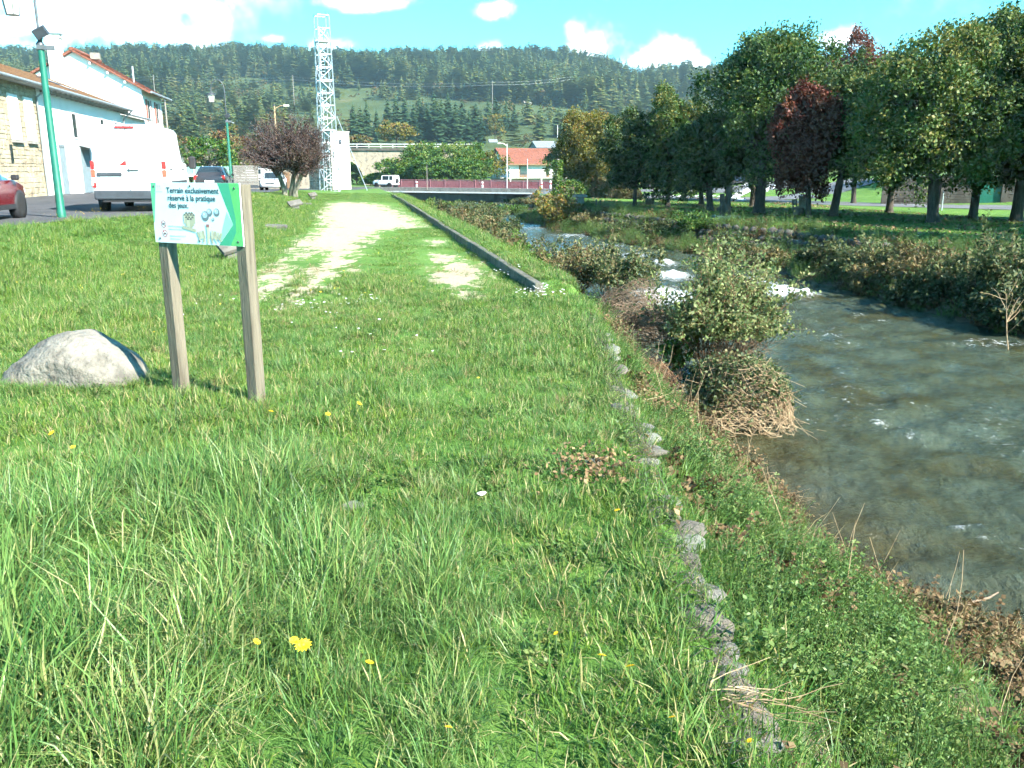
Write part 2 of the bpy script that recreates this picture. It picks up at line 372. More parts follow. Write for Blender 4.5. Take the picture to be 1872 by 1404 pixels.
def ground_mat():
    m = bpy.data.materials.new('ground_turf'); m.use_nodes = True; nt = m.node_tree; N = nt.nodes; L = nt.links
    b = N['Principled BSDF']; b.inputs['Roughness'].default_value = .95; b.inputs['Specular IOR Level'].default_value = .15
    g = N.new('ShaderNodeNewGeometry'); P = g.outputs['Position']
    def noise(scale, det=6, ro=.6, vec=None):
        n = N.new('ShaderNodeTexNoise'); n.inputs['Scale'].default_value = scale; n.inputs['Detail'].default_value = det; n.inputs['Roughness'].default_value = ro
        L.new(vec or P, n.inputs['Vector']); return n.outputs[0]
    def ramp(src, stops):
        r = N.new('ShaderNodeValToRGB'); e = r.color_ramp.elements
        e[0].position, e[0].color = stops[0][0], (*stops[0][1], 1); e[1].position, e[1].color = stops[-1][0], (*stops[-1][1], 1)
        for p, c in stops[1:-1]: x = e.new(p); x.color = (*c, 1)
        L.new(src, r.inputs[0]); return r.outputs[0]
    def mixc(f, a, c):
        x = N.new('ShaderNodeMix'); x.data_type = 'RGBA'; L.new(f, x.inputs[0]); L.new(a, x.inputs[6]); L.new(c, x.inputs[7]); return x.outputs[2]
    def ma(op, a, c=None, d=None):
        x = N.new('ShaderNodeMath'); x.operation = op
        for i, q in enumerate((a, c, d)):
            if q is None: continue
            if isinstance(q, (int, float)): x.inputs[i].default_value = q
            else: L.new(q, x.inputs[i])
        return x.outputs[0]
    def mr(src, a, c):
        x = N.new('ShaderNodeMapRange'); x.interpolation_type = 'SMOOTHSTEP'; L.new(src, x.inputs[0]); x.inputs[1].default_value = a; x.inputs[2].default_value = c; return x.outputs[0]
    fine = noise(26, 8, .7); mid = noise(1.6, 6, .6); big = noise(.22, 4, .5)
    grass = ramp(ma('ADD', ma('MULTIPLY', fine, .55), ma('MULTIPLY', mid, .45)), [(.30, (.035, .075, .016)), (.46, (.066, .145, .026)), (.58, (.10, .185, .036)), (.72, (.16, .195, .06))])
    grass2 = ramp(ma('ADD', ma('MULTIPLY', fine, .5), ma('MULTIPLY', mid, .5)), [(.3, (.05, .12, .02)), (.5, (.10, .20, .035)), (.7, (.19, .23, .08))])
    col = mixc(mr(big, .42, .6), grass, grass2)
    # gravel
    ga_ = N.new('ShaderNodeAttribute'); ga_.attribute_name = 'gravel'
    mp = N.new('ShaderNodeMapping'); L.new(P, mp.inputs[0]); mp.inputs['Scale'].default_value = (1.3, .6, 1)
    edge = noise(1.9, 10, .75, mp.outputs[0])
    edge2 = noise(7, 6, .7, mp.outputs[0])
    gsum = ma('ADD', ma('ADD', ma('MULTIPLY', ma('SUBTRACT', edge2, .5), 1.2), ma('MULTIPLY', ga_.outputs['Fac'], 1.0)), ma('MULTIPLY', ma('SUBTRACT', edge, .5), 2.6))
    gm = mr(gsum, .52, .72)
    gcol = ramp(noise(70, 4, .7), [(.3, (.22, .18, .115)), (.5, (.38, .32, .21)), (.7, (.52, .46, .34))])
    col = mixc(gm, col, gcol)
    # earthy bank and river bed
    ba = N.new('ShaderNodeAttribute'); ba.attribute_name = 'bank'
    soil = ramp(noise(9, 8, .7), [(.3, (.045, .035, .022)), (.5, (.09, .072, .045)), (.7, (.15, .12, .08))])
    sm = mr(ma('ADD', ba.outputs['Fac'], ma('MULTIPLY', ma('SUBTRACT', mid, .5), .9)), .35, .75)
    col = mixc(sm, col, soil)
    # pasture, scrub and forest floor far away
    sep = N.new('ShaderNodeSeparateXYZ'); L.new(P, sep.inputs[0])
    fz = mr(sep.outputs[1], 130, 240)
    past = ramp(ma('ADD', ma('MULTIPLY', noise(.018, 6, .62), .6), ma('MULTIPLY', noise(.11, 5, .7), .4)), [(.36, (.028, .042, .016)), (.46, (.043, .064, .021)), (.56, (.064, .085, .028)), (.66, (.12, .105, .05))])
    col = mixc(fz, col, past)
    L.new(col, b.inputs['Base Color'])
    bp = N.new('ShaderNodeBump'); bp.inputs['Strength'].default_value = .6; bp.inputs['Distance'].default_value = .04
    L.new(ma('ADD', fine, ma('MULTIPLY', noise(120, 3), .4)), bp.inputs['Height']); L.new(bp.outputs[0], b.inputs['Normal'])
    return m
ground = add('ground', ground_me, ground_mat()); tag(ground, kind='structure')
ground['label'] = 'grassy valley floor, worn playing ground and hillside'

# ---------------------------------------------------------------- river
def build_river():
    sg = np.concatenate([np.arange(1.4, 9, .085), np.arange(9, 19.5, .14)]); yg = [3.5]
    while yg[-1] < 152: yg.append(yg[-1] + max(.085, .009 * yg[-1]))
    yg = np.array(yg); S, Y = np.meshgrid(sg, yg, indexing='ij'); X = S - shear(Y)
    z = np.zeros_like(X)
    r = np.random.default_rng(3)
    for k in range(46):
        lam = r.uniform(.16, 1.3); ang = r.normal(1.45, 1.0); kx, ky = math.cos(ang) * 6.283 / lam, math.sin(ang) * 6.283 / lam
        z += .0068 * lam ** .85 * np.sin(kx * X + ky * Y + r.uniform(0, 6.28) + .6 * np.sin(X * .9 + k) + .5 * np.sin(Y * .6 + k * 2))
    foam = .16 + .10 * np.sin(X * .9 + Y * .35) * np.sin(Y * .5 - X * .3) + .06 * np.sin(X * 2.3 - Y * .8)
    foam = foam * sst((S - near_s(Y) - .6) / 1.2)
    def rapid(u, v, wx, wy, hgt, fo):
        p = gp(u, v, WATER_Z)
        d = ((X - p.x) / wx) ** 2 + ((Y - p.y) / wy) ** 2; g_ = np.exp(-d)
        nonlocal z, foam
        z = z + hgt * g_ * (1 + .6 * np.sin(X * 9 + Y * 4) * np.sin(Y * 7 - X * 3)); foam = np.maximum(foam, fo * np.exp(-d * .8))
    # standing waves and white water
    for a in [(1442, 537, .75, .6, .16, 2.0), (1468, 541, .35, .35, .12, 1.5), (1418, 531, .45, .4, .14, 1.5), (1395, 520, .6, .5, .12, 1.05), (1212, 540, .9, 1.9, .06, 1.5), (1228, 505, .7, 1.3, .14, 1.35), (1215, 482, .6, 1.2, .12, 1.1), (1180, 552, .8, .6, .03, 1.0), (1150, 468, .8, 1.2, .08, .8),
              (1385, 510, .5, .5, .1, .9), (1180, 470, .5, .8, .1, .75), (1110, 450, 1.2, 1.2, .08, .62), (1060, 432, 2.2, 1.6, .08, .66), (1000, 415, 2.4, 2.4, .08, .7), (970, 418, 1.5, 2, .06, .6),
              (1570, 578, .35, .25, .05, .6), (1620, 588, .4, .12, .04, .62), (1530, 612, .45, .12, .04, .6), (1850, 632, 1.5, .35, .05, .62), (1800, 625, .8, .25, .04, .58),
              (1610, 772, .18, .16, .05, .66), (1650, 790, .3, .08, .03, .55), (1560, 734, .12, .12, .03, .5), (1760, 965, .26, .045, .05, .75), (1810, 985, .2, .04, .04, .7), (1850, 1000, .2, .05, .04, .6), (1665, 800, .1, .2, .02, .5), (1480, 768, .15, .1, .02, .5)]:
        rapid(*a)
    Z = WATER_Z + z * sst((S - .5) / 1)
    n, m = S.shape; idx = np.arange(n * m).reshape(n, m)
    F = np.stack([idx[:-1, :-1], idx[1:, :-1], idx[1:, 1:], idx[:-1, 1:]], -1).reshape(-1, 4)
    shallow = np.exp(-np.clip(S - near_s(Y), 0, 9) / 1.1)
    me = npmesh('river', np.stack([X.ravel(), Y.ravel(), Z.ravel()], 1), F, True, {'foam': foam.ravel(), 'shallow': shallow.ravel()})
    mt = bpy.data.materials.new('river_water'); mt.use_nodes = True; nt = mt.node_tree; N = nt.nodes; L = nt.links
    b = N['Principled BSDF']; b.inputs['IOR'].default_value = 1.33; b.inputs['Specular IOR Level'].default_value = .5
    g = N.new('ShaderNodeNewGeometry'); P = g.outputs['Position']
    mp = N.new('ShaderNodeMapping'); L.new(P, mp.inputs[0]); mp.inputs['Scale'].default_value = (1.0, .62, 1); mp.inputs['Rotation'].default_value = (0, 0, R(-14))
    def noise(sc_, det, ro, vec):
        x = N.new('ShaderNodeTexNoise'); x.inputs['Scale'].default_value = sc_; x.inputs['Detail'].default_value = det; x.inputs['Roughness'].default_value = ro; x.inputs['Distortion'].default_value = .15; L.new(vec, x.inputs['Vector']); return x.outputs[0]
    n1 = noise(.9, 5, .55, mp.outputs[0]); n2 = noise(9, 9, .7, P); n3 = noise(5.5, 7, .62, mp.outputs[0])
    cr = N.new('ShaderNodeValToRGB'); e = cr.color_ramp.elements
    e[0].position = .36; e[0].color = (.040, .038, .012, 1); e[1].position = .66; e[1].color = (.052, .068, .046, 1); x = e.new(.48); x.color = (.045, .054, .029, 1)
    L.new(n1, cr.inputs[0])
    sh = N.new('ShaderNodeAttribute'); sh.attribute_name = 'shallow'
    mx = N.new('ShaderNodeMix'); mx.data_type = 'RGBA'; L.new(sh.outputs['Fac'], mx.inputs[0]); L.new(cr.outputs[0], mx.inputs[6]); mx.inputs[7].default_value = (.055, .048, .022, 1)
    fo = N.new('ShaderNodeAttribute'); fo.attribute_name = 'foam'
    m1 = N.new('ShaderNodeMath'); m1.operation = 'MULTIPLY_ADD'; L.new(n2, m1.inputs[0]); m1.inputs[1].default_value = 2.2; m1.inputs[2].default_value = -1.15
    m2 = N.new('ShaderNodeMath'); m2.operation = 'ADD'; L.new(m1.outputs[0], m2.inputs[0]); L.new(fo.outputs['Fac'], m2.inputs[1])
    r2 = N.new('ShaderNodeMapRange'); L.new(m2.outputs[0], r2.inputs[0]); r2.inputs[1].default_value = .40; r2.inputs[2].default_value = 1.35
    mf = N.new('ShaderNodeMix'); mf.data_type = 'RGBA'; L.new(r2.outputs[0], mf.inputs[0]); L.new(mx.outputs[2], mf.inputs[6]); mf.inputs[7].default_value = (.80, .83, .83, 1)
    L.new(mf.outputs[2], b.inputs['Base Color'])
    rr = N.new('ShaderNodeMapRange'); L.new(r2.outputs[0], rr.inputs[0]); rr.inputs[3].default_value = .11; rr.inputs[4].default_value = .8; L.new(rr.outputs[0], b.inputs['Roughness'])
    bp = N.new('ShaderNodeBump'); bp.inputs['Strength'].default_value = .85; bp.inputs['Distance'].default_value = .12
    ad = N.new('ShaderNodeMath'); ad.operation = 'MULTIPLY_ADD'; L.new(n2, ad.inputs[0]); ad.inputs[1].default_value = .35; L.new(n3, ad.inputs[2])
    L.new(ad.outputs[0], bp.inputs['Height']); L.new(bp.outputs[0], b.inputs['Normal'])
    o = add('river_water', me, mt); tag(o, kind='structure'); o['label'] = 'fast grey-green river with white rapids'
build_river()

# ---------------------------------------------------------------- roads
def sheet(name, rows, mat, dz, nsub=1):
    """rows: list of point lists across; drapes on the ground"""
    V = []; F = []; n = len(rows[0])
    for r_ in rows:
        for p in r_: V.append((p[0], p[1], Hs(p[0], p[1]) + dz if len(p) < 3 else p[2] + dz))
    for i in range(len(rows) - 1):
        for k in range(n - 1): F.append((i * n + k, i * n + k + 1, (i + 1) * n + k + 1, (i + 1) * n + k))
    me = bpy.data.meshes.new(name); me.from_pydata(V, [], F); me.polygons.foreach_set('use_smooth', [True] * len(F)); me.update()
    o = add(name, me, mat); tag(o, kind='structure'); return o
rows = []
for y in np.arange(6, 121, 1.0):
    e = float(road_e(y)) - .1 + .12 * math.sin(y * 1.7) * (1 if y < 60 else 0); l = -23.2 if y < 80 else -23.2 - (y - 80) * .6
    rows.append([(q - float(shear(y)), y) for q in np.linspace(l, e, 14)])
sheet('street_road', rows, M['asph'], .025)
# street across the bridge and the road behind the trees
BR0, BR1 = Vector((-22.0, 121.5, 0)), Vector((8.6, 105.5, 0))
bd = (BR1 - BR0).normalized(); bn = Vector((-bd.y, bd.x, 0))
RP = [Vector(p) for p in ((62, 52), (46, 56.5), (36, 61), (28, 68), (20, 79), (12, 92), (5, 103), (-2, 108))]
rows = []
def path_rows(P_, w, step=1.0, nn=7):
    out = []
    for i in range(len(P_) - 1):
        a, b_ = P_[i], P_[i + 1]; n_ = max(2, int((b_ - a).length / step))
        for k in range(n_ + (1 if i == len(P_) - 2 else 0)):
            p = a.lerp(b_, k / n_); t0 = (P_[min(i + 1, len(P_) - 1)] - P_[max(i - 1, 0)]).normalized(); t1 = (P_[min(i + 2, len(P_) - 1)] - P_[i]).normalized(); t = t0.lerp(t1, k / n_).normalized()
            q = Vector((-t.y, t.x)); out.append([tuple(p + q * (w * (j / (nn - 1) - .5))) for j in range(nn)])
    return out
sheet('park_road', path_rows(RP, 6.4), M['asph_r'], .03)
sheet('side_road', path_rows([Vector(p) for p in ((21, 80), (30, 88), (40, 96), (56, 106))], 6.0), M['asph_r'], .045)
sheet('car_park', path_rows([Vector(p) for p in ((33, 101), (22, 106), (10, 112), (2, 114))], 9.0), M['asph_r'], .04)
def marking(name, poly, label=None):
    me = bpy.data.meshes.new(name); me.from_pydata([(x, y, Hs(x, y) + .062) for x, y in poly], [], [tuple(range(len(poly)))]); me.update()
    o = add(name, me, M['mark']); tag(o, kind='structure'); return o
def on_road(u, v): p = gp(u, v, -.86); return (p.x, p.y)
for q in ([(1330, 360), (1368, 352), (1372, 354), (1350, 361), (1366, 366), (1358, 367)],):
    marking('road_arrow_marking', [on_road(*p) for p in q])
for i in range(6):
    u = 1378 + i * 17; marking('crossing_stripe', [on_road(u, 356 - i * .9), (on_road(u + 9, 352.5 - i * .9)), on_road(u + 16, 352.2 - i * .9), on_road(u + 8, 356 - i * .9)])
for i in range(8):
    u = 1205 + i * 15; marking('crossing_stripe', [on_road(u, 360), on_road(u + 9, 357.4), on_road(u + 15, 357.4), on_road(u + 6, 360)])
marking('road_edge_line', [on_road(1360, 350), on_road(1470, 346.2), on_road(1470, 347.2), on_road(1360, 351.4)])

# ---------------------------------------------------------------- kerb of the playing ground
def kerb():
    root = empty('concrete_kerb', (0, 0, 0), label='long straight mossy concrete kerb between the playing ground and the river strip', cat='kerb')
    y = 12.0; L_ = 2.4; k = 0
    while y < 62:
        y2 = min(y + L_, 62); mb = MB(); dz = random.uniform(-.012, .012); dx = random.uniform(-.012, .012)
        a, b_ = y + .008, y2 - .008
        def p(yy, s, z): return (s + dx - float(shear(yy)), yy, float(field_z(yy)) + z)
        vs = [p(a, .32, -.15), p(a, .46, -.15), p(b_, .46, -.15), p(b_, .32, -.15), p(a, .33, .165 + dz), p(a, .455, .165 + dz), p(b_, .455, .165 + dz), p(b_, .33, .165 + dz)]
        mb.add(vs, [(0, 3, 2, 1), (4, 5, 6, 7), (0, 1, 5, 4), (1, 2, 6, 5), (2, 3, 7, 6), (3, 0, 4, 7)])
        mb.build('kerb_section', M['kerb'], root, bevel=.02); y = y2; k += 1
M['kerb'] = pm('kerb_concrete_mossy', (.17, .155, .125), (.06, .065, .04), 3.5, .95, bump=.6, bscale=25, c3=(.12, .115, .085))
kerb()

# ---------------------------------------------------------------- gabion wall with its stones and wire
M['stone'] = pm('gabion_stone', (.27, .25, .20), (.11, .10, .08), 7, .9, bump=.7, bscale=30, c3=(.17, .165, .145))
M['stone2'] = pm('gabion_stone_lichen', (.29, .27, .21), (.12, .115, .09), 9, .9, bump=.7, bscale=34, c3=(.24, .25, .20))
M['stone3'] = pm('gabion_stone_brown', (.22, .19, .15), (.11, .10, .08), 8, .9, bump=.7, bscale=30)
M['wire'] = pm('rusty_wire', (.12, .10, .085), (.08, .065, .055), 20, .6, metal=.5)
def blob_mesh(name, seed, sub=2, amp=.16, flat=.7, ang=.35):
    bm = bmesh.new(); bmesh.ops.create_icosphere(bm, subdivisions=sub, radius=1); r = np.random.default_rng(seed)
    K = r.normal(size=(7, 3)); ph = r.uniform(0, 6.28, 7); pl = r.normal(size=(9, 3)); pl /= np.linalg.norm(pl, axis=1)[:, None]; of = r.uniform(.62, .95, 9)
    for v in bm.verts:
        n = np.array(v.co); d = 1 + amp * sum(math.sin(K[i] @ n * 1.7 + ph[i]) for i in range(7)) / 3
        p = n * d
        for i in range(9):
            e = p @ pl[i] - of[i] * .93
            if e > 0: p = p - pl[i] * e * .85
        v.co = Vector(p) * Vector((1, 1, flat)) if False else Vector((p[0], p[1], p[2] * flat))
    me = bpy.data.meshes.new(name); bm.to_mesh(me); bm.free()
    me.polygons.foreach_set('use_smooth', [True] * len(me.polygons)); return me
STONES = [blob_mesh('gabion_stone_%d' % i, 20 + i) for i in range(6)]
for i, me in enumerate(STONES): me.materials.append((M['stone'], M['stone2'], M['stone3'])[i % 3])
def gabion():
    root = empty('gabion_wall', (0, 0, 0), label='low wire gabion of grey stones along the top of the river bank', cat='gabion')
    y = 1.9
    while y < 10.2:
        for row in range(1):
            sx = float(edge_s(y)); a = random.uniform(.085, .135); me = random.choice(STONES)
            gap = math.sin(y * 2.3 + 1) + .6 * math.sin(y * 5.1)
            if gap < -.75 or (row == 1 and gap < -.2): continue
            x = sx + .02 + random.uniform(-.035, .035)
            yy = y + random.uniform(-.03, .03)
            o = add('stone', me, None, root, (x, yy, Hs(sx - .1, yy) + -.026 + random.uniform(-.014, .014)))
            o.rotation_euler = (random.uniform(-.3, .3), random.uniform(-.25, .35), random.uniform(0, 6.28)); o.scale = (a * random.uniform(.85, 1.15), a * random.uniform(.65, 1.0), a * .40)
        y += random.uniform(.10, .15)
    # wire netting: crossing strands laid over the stones
    mb = MB(); n = 0
    y = 1.9
    while y < 10.2:
        for sgn in (-1, 1):
            pts = []
            for k in range(7):
                t = k / 6; yy = y + sgn * (t - .5) * .16; sx = float(edge_s(yy))
                pts.append((sx - .10 + .24 * t, yy, Hs(sx - .1, yy) + .055 - .16 * max(0, t - .45) * 2 + .012 * math.sin(k * 2 + y * 9)))
            mb.tube(pts, .0014, 3, False)
        y += .085
    mb.build('wire_netting', M['wire'], root)
gabion()
# ---------------------------------------------------------------- buildings along the street
ST_A = math.atan2(1, -.19)
def stoneblocks(x0, x1, z0, z1, y, seed, mean=.42, depth=.05):
    """rows of uneven rubble blocks standing proud of a wall at local y (facing -y)"""
    r = random.Random(seed); mb = MB(); z = z0
    while z < z1 - .08:
        h = r.uniform(.13, .26); h = min(h, z1 - z); x = x0 - r.uniform(0, .2)
        while x < x1:
            w = r.uniform(.5, 1.5) * mean; a, b_ = max(x, x0), min(x + w, x1)
            if b_ - a > .06:
                d = depth * r.uniform(.4, 1.0); g = .018
                j = [r.uniform(-.025, .025) for _ in range(8)]
                f = [(a + g + j[0], y - d, z + g + j[1]), (b_ - g + j[2], y - d, z + g + j[3]), (b_ - g + j[4], y - d, z + h - g + j[5]), (a + g + j[6], y - d, z + h - g + j[7])]
                k = [(a + g * .3, y, z + g * .3), (b_ - g * .3, y, z + g * .3), (b_ - g * .3, y, z + h - g * .3), (a + g * .3, y, z + h - g * .3)]
                mb.add(f + k, [(0, 1, 2, 3), (4, 5, 1, 0), (5, 6, 2, 1), (6, 7, 3, 2), (7, 4, 0, 3)])
            x += w
        z += h
    return mb
M['rubble'] = pm('ochre_rubble_stone', (.40, .34, .235), (.19, .155, .11), 1.7, .95, bump=.5, bscale=9, c3=(.33, .28, .19), detail=8)
M['mortar'] = pm('lime_mortar', (.60, .55, .44), (.46, .41, .32), 3, .95, bump=.3)
M['soffit'] = pm('soffit_board', (.42, .44, .42), (.34, .36, .34), 4, .9)
def window(root, x0, x1, z0, z1, y, mat_frame, shutter=None):
    f = MB(); t = .06
    for (a, b_, c, d) in ((x0 - t, x0, z0 - t, z1 + t), (x1, x1 + t, z0 - t, z1 + t), (x0, x1, z0 - t, z0), (x0, x1, z1, z1 + t)):
        f.box(((a + b_) / 2, y - .02, (c + d) / 2), (b_ - a, .08, d - c))
    w = f.build('window', mat_frame, root); MB().box(((x0 + x1) / 2, y - .005, (z0 + z1) / 2), (x1 - x0, .02, z1 - z0)).build('pane', M['glass'], w)
    if shutter:
        for s_, (a, b_) in enumerate(((x0 - .42, x0 - .07), (x1 + .07, x1 + .42))):
            MB().box(((a + b_) / 2, y - .035, (z0 + z1) / 2), (b_ - a, .05, z1 - z0 + .08)).build('shutter', shutter, root)
    return w
def roof_tiles(root, x0, x1, y0, z0, y1, z1, mat, th=.1, step=.34, name='roof'):
    """sloping roof slab from eave (y0,z0) to ridge (y1,z1) with raised tile courses"""
    mb = MB(); sl = math.hypot(y1 - y0, z1 - z0); n = max(2, int(sl / step)); ty, tz = (y1 - y0) / sl, (z1 - z0) / sl; ny, nz = -tz, ty
    if nz < 0: ny, nz = -ny, -nz
    for k in range(n):
        a, b_ = k * sl / n, (k + 1) * sl / n + .03
        q = [(y0 + ty * a, z0 + tz * a, .045), (y0 + ty * b_, z0 + tz * b_, .01)]
        vs = []
        for x in (x0, x1):
            for (yy, zz, up) in q: vs += [(x, yy + ny * up, zz + nz * up), (x, yy - ny * th, zz - nz * th)]
        mb.add(vs, [(0, 4, 6, 2), (1, 3, 7, 5), (0, 1, 5, 4), (2, 6, 7, 3), (0, 2, 3, 1), (4, 5, 7, 6)])
    return mb.build(name, mat, root)
def stone_building():
    root = empty('stone_building', (-21.7, 39, .5), ST_A, 'old ochre rubble stone building with white shutters at the left edge', 'building')
    MB().box((-5.4, 3.5, 2.4), (17.4, 7, 5.4)).build('wall', M['mortar'], root)
    o = stoneblocks(-14, 3.28, -.25, 4.95, 0, 4).build('stonework', M['rubble'], root); o['kind'] = 'stuff'
    r = roof_tiles(root, -14.3, 3.28, -.6, 5.0, 3.9, 6.75, M['tile_br']); roof_tiles(root, -14.3, 3.28, 7.6, 5.3, 3.9, 6.75, M['tile_br'], name='rear_roof')
    MB().box((-5.4, -.33, 4.94), (17.2, .5, .05)).build('soffit', M['soffit'], root)
    MB().tube([(-14.3, -.68, 4.98), (3.3, -.68, 4.98)], .07, 8).build('gutter', M['zinc'], root)
    MB().tube([(3.0, -.66, 4.95), (3.0, -.12, 4.5), (3.0, -.1, 2.2), (3.0, -.1, 0)], .05, 6).build('downpipe', M['zinc'], root)
    for (a, b_, z0, z1) in ((-.6, .5, 2.5, 4.4), (1.35, 2.4, 2.5, 4.4)):
        s_ = MB().box(((a + b_) / 2, -.06, (z0 + z1) / 2), (b_ - a, .08, z1 - z0)); s_.build('shutter', M['rail_w'], root)
        MB().box(((a + b_) / 2, -.09, z0 - .08), (b_ - a + .2, .2, .1)).build('sill', M['conc_l'], root)
    MB().box((-.9, -.03, 1.9), (.22, .08, .75)).build('slit_window', M['glass'], root)
    for (a, b_) in ((-5, -2.2), (-1.4, 1.2)):
        MB().add([(a, -.2 + 1.3, 5.72), (b_, -.2 + 1.3, 5.72), (b_, 2.8, 6.5), (a, 2.8, 6.5), (a, 1.1, 5.6), (b_, 1.1, 5.6), (b_, 2.8, 6.4), (a, 2.8, 6.4)], [(0, 1, 2, 3), (4, 7, 6, 5), (0, 4, 5, 1), (1, 5, 6, 2), (2, 6, 7, 3), (3, 7, 4, 0)]).build('solar_panel', M['solar'], root)
stone_building()
def white_building():
    root = empty('white_building', (-21.7, 39, .5), ST_A, 'long low white rendered building with two grey doors behind the green lamp post', 'building')
    MB().box((11.3, 3.5, 2.4), (16, 7, 5.4)).build('wall', M['white'], root)
    roof_tiles(root, 3.3, 19.6, -.6, 5.0, 3.9, 6.75, M['tile_br']); roof_tiles(root, 3.3, 19.6, 7.6, 5.3, 3.9, 6.75, M['tile_br'], name='rear_roof')
    MB().box((11.4, -.33, 4.94), (16.2, .5, .05)).build('soffit', M['soffit'], root)
    for x in np.arange(3.8, 19.4, .8): MB().box((x, -.3, 4.84), (.1, .5, .12)).build('rafter_end', M['woodg'], root)
    MB().tube([(3.3, -.68, 4.98), (19.7, -.68, 4.98)], .07, 8).build('gutter', M['zinc'], root)
    MB().tube([(19.5, -.68, 4.95), (19.5, -.12, 4.4), (19.5, -.1, 0)], .05, 6).build('downpipe', M['zinc'], root)
    for (a, b_, h) in ((5.7, 6.45, 2.35), (9.3, 10.9, 2.3)):
        MB().box(((a + b_) / 2, -.01, h / 2), (b_ - a, .06, h)).build('door', M['doorgrey'], root)
        f = MB()
        f.box((a - .06, -.02, h / 2), (.1, .1, h)); f.box((b_ + .06, -.02, h / 2), (.1, .1, h)); f.box(((a + b_) / 2, -.02, h + .06), (b_ - a + .24, .1, .12)); f.build('door_frame', M['zinc'], root)
    MB().add([(9.2, -.9, 2.34), (11.3, -.9, 2.34), (11.3, -.0, 2.62), (9.2, 0, 2.62), (9.2, -.9, 2.28), (11.3, -.9, 2.28), (11.3, 0, 2.5), (9.2, 0, 2.5)], [(0, 1, 2, 3), (4, 7, 6, 5), (0, 4, 5, 1), (1, 5, 6, 2), (2, 6, 7, 3), (3, 7, 4, 0)]).build('canopy', M['zinc'], root)
    for x in (8.4, 14, 17.2): window(root, x, x + .9, 2.9, 4.1, 0, M['rail_w'])
    roof_tiles(root, 12.2, 13.6, .9, 5.62, 2.6, 6.3, M['solar'], th=.0, step=3, name='skylight')
    # lower lean-to up to the tall house
    MB().box((23, 3, 2.2), (7, 6, 5.0)).build('lean_to_wall', M['white'], root)
    roof_tiles(root, 19.65, 26.15, -.5, 4.75, 3.5, 5.7, M['zinc'], name='lean_to_roof'); MB().tube([(19.7, -.56, 4.72), (26.1, -.56, 4.72)], .06, 8).build('gutter', M['zinc'], root)
white_building()
def tall_house():
    root = empty('tall_white_house', (-21.7, 39, .5), ST_A, 'tall white gabled house with red tile roof, big white chimney and reddish shutters', 'house')
    x0, x1, w, e, rg = 26.3, 33.0, 8.6, 6.85, 9.25
    vs = [(x0, 0, -.3), (x0, w, -.3), (x0, w, e), (x0, w / 2, rg), (x0, 0, e), (x1, 0, -.3), (x1, w, -.3), (x1, w, e), (x1, w / 2, rg), (x1, 0, e)]
    MB().add(vs, [(0, 1, 2, 3, 4), (9, 8, 7, 6, 5), (0, 4, 9, 5), (1, 6, 7, 2), (4, 3, 8, 9), (3, 2, 7, 8)]).build('wall', M['white'], root)
    roof_tiles(root, x0 - .35, x1 + .4, -.65, e - .22, w / 2, rg + .14, M['tile_rd']); roof_tiles(root, x0 - .35, x1 + .4, w + .65, e - .22, w / 2, rg + .14, M['tile_rd'], name='rear_roof')
    MB().tube([(x0 - .4, w / 2, rg + .2), (x1 + .4, w / 2, rg + .2)], .14, 8).build('ridge_tile', M['tile_rd'], root)
    MB().tube([(x0 - .35, -.72, e - .22), (x1 + .4, -.72, e - .22)], .08, 8).build('gutter', M['zinc'], root)
    for y in (1.0, 2.1, 3.2): MB().box((x0 - .2, y, e + (rg - e) * y / (w / 2) - .12), (.34, .12, .14)).build('purlin_end', M['rail_w'], root)
    ch = MB().box((x0 - .3, 5.35, 4.9), (.62, .85, 10.9)); c = ch.build('chimney', M['white'], root)
    MB().box((x0 - .3, 5.35, 10.38), (.8, 1.05, .08)).build('chimney_slab', M['zinc'], c); MB().box((x0 - .3, 5.35, 10.1), (.72, .95, .07)).build('chimney_band', M['conc_l'], c)
    MB().box((29.3, 3.6, 9.35), (.45, .6, .45)).build('chimney_stub', M['conc_l'], root); MB().tube([(27.4, .7, 7.3), (27.4, .7, 8.5)], .07, 8).build('flue_pipe', M['galv'], root)
    for x in (27.6, 30.6): window(root, x, x + .95, 4.75, 6.2, 0, M['rail_w'], M['shut'])
    for x in (27.6, 30.6): window(root, x, x + .95, 1.5, 3.0, 0, M['rail_w'], M['shut'])
tall_house()

# ---------------------------------------------------------------- small white block tower and lattice mast
M['blockstone'] = pm('pale_rubble', (.40, .35, .26), (.22, .18, .125), 3.2, .95, bump=.6, bscale=6, c3=(.33, .29, .21))
def block_tower():
    p = at(609, 341, 93); root = empty('block_tower', (p.x, 93, -.3), R(52), 'square pale block tower beside the lattice mast', 'tower')
    MB().box((1.25, 1.9, 2.95), (2.5, 3.8, 5.9)).build('wall', M['white'], root)
    o = stoneblocks(0, 3.8, 0, 5.85, 0, 9, .55, .06); o2 = o.build('stonework', M['blockstone'], root); o2.rotation_euler = (0, 0, R(-90)); o2.location = (-.0, 3.8, 0); o2['kind'] = 'stuff'
    MB().box((1.25, 1.9, 5.96), (2.64, 3.94, .12)).build('parapet', M['conc_l'], root)
    MB().box((1.2, -.02, 4.9), (.35, .06, .45)).build('vent', M['grey_pl'], root)
block_tower()
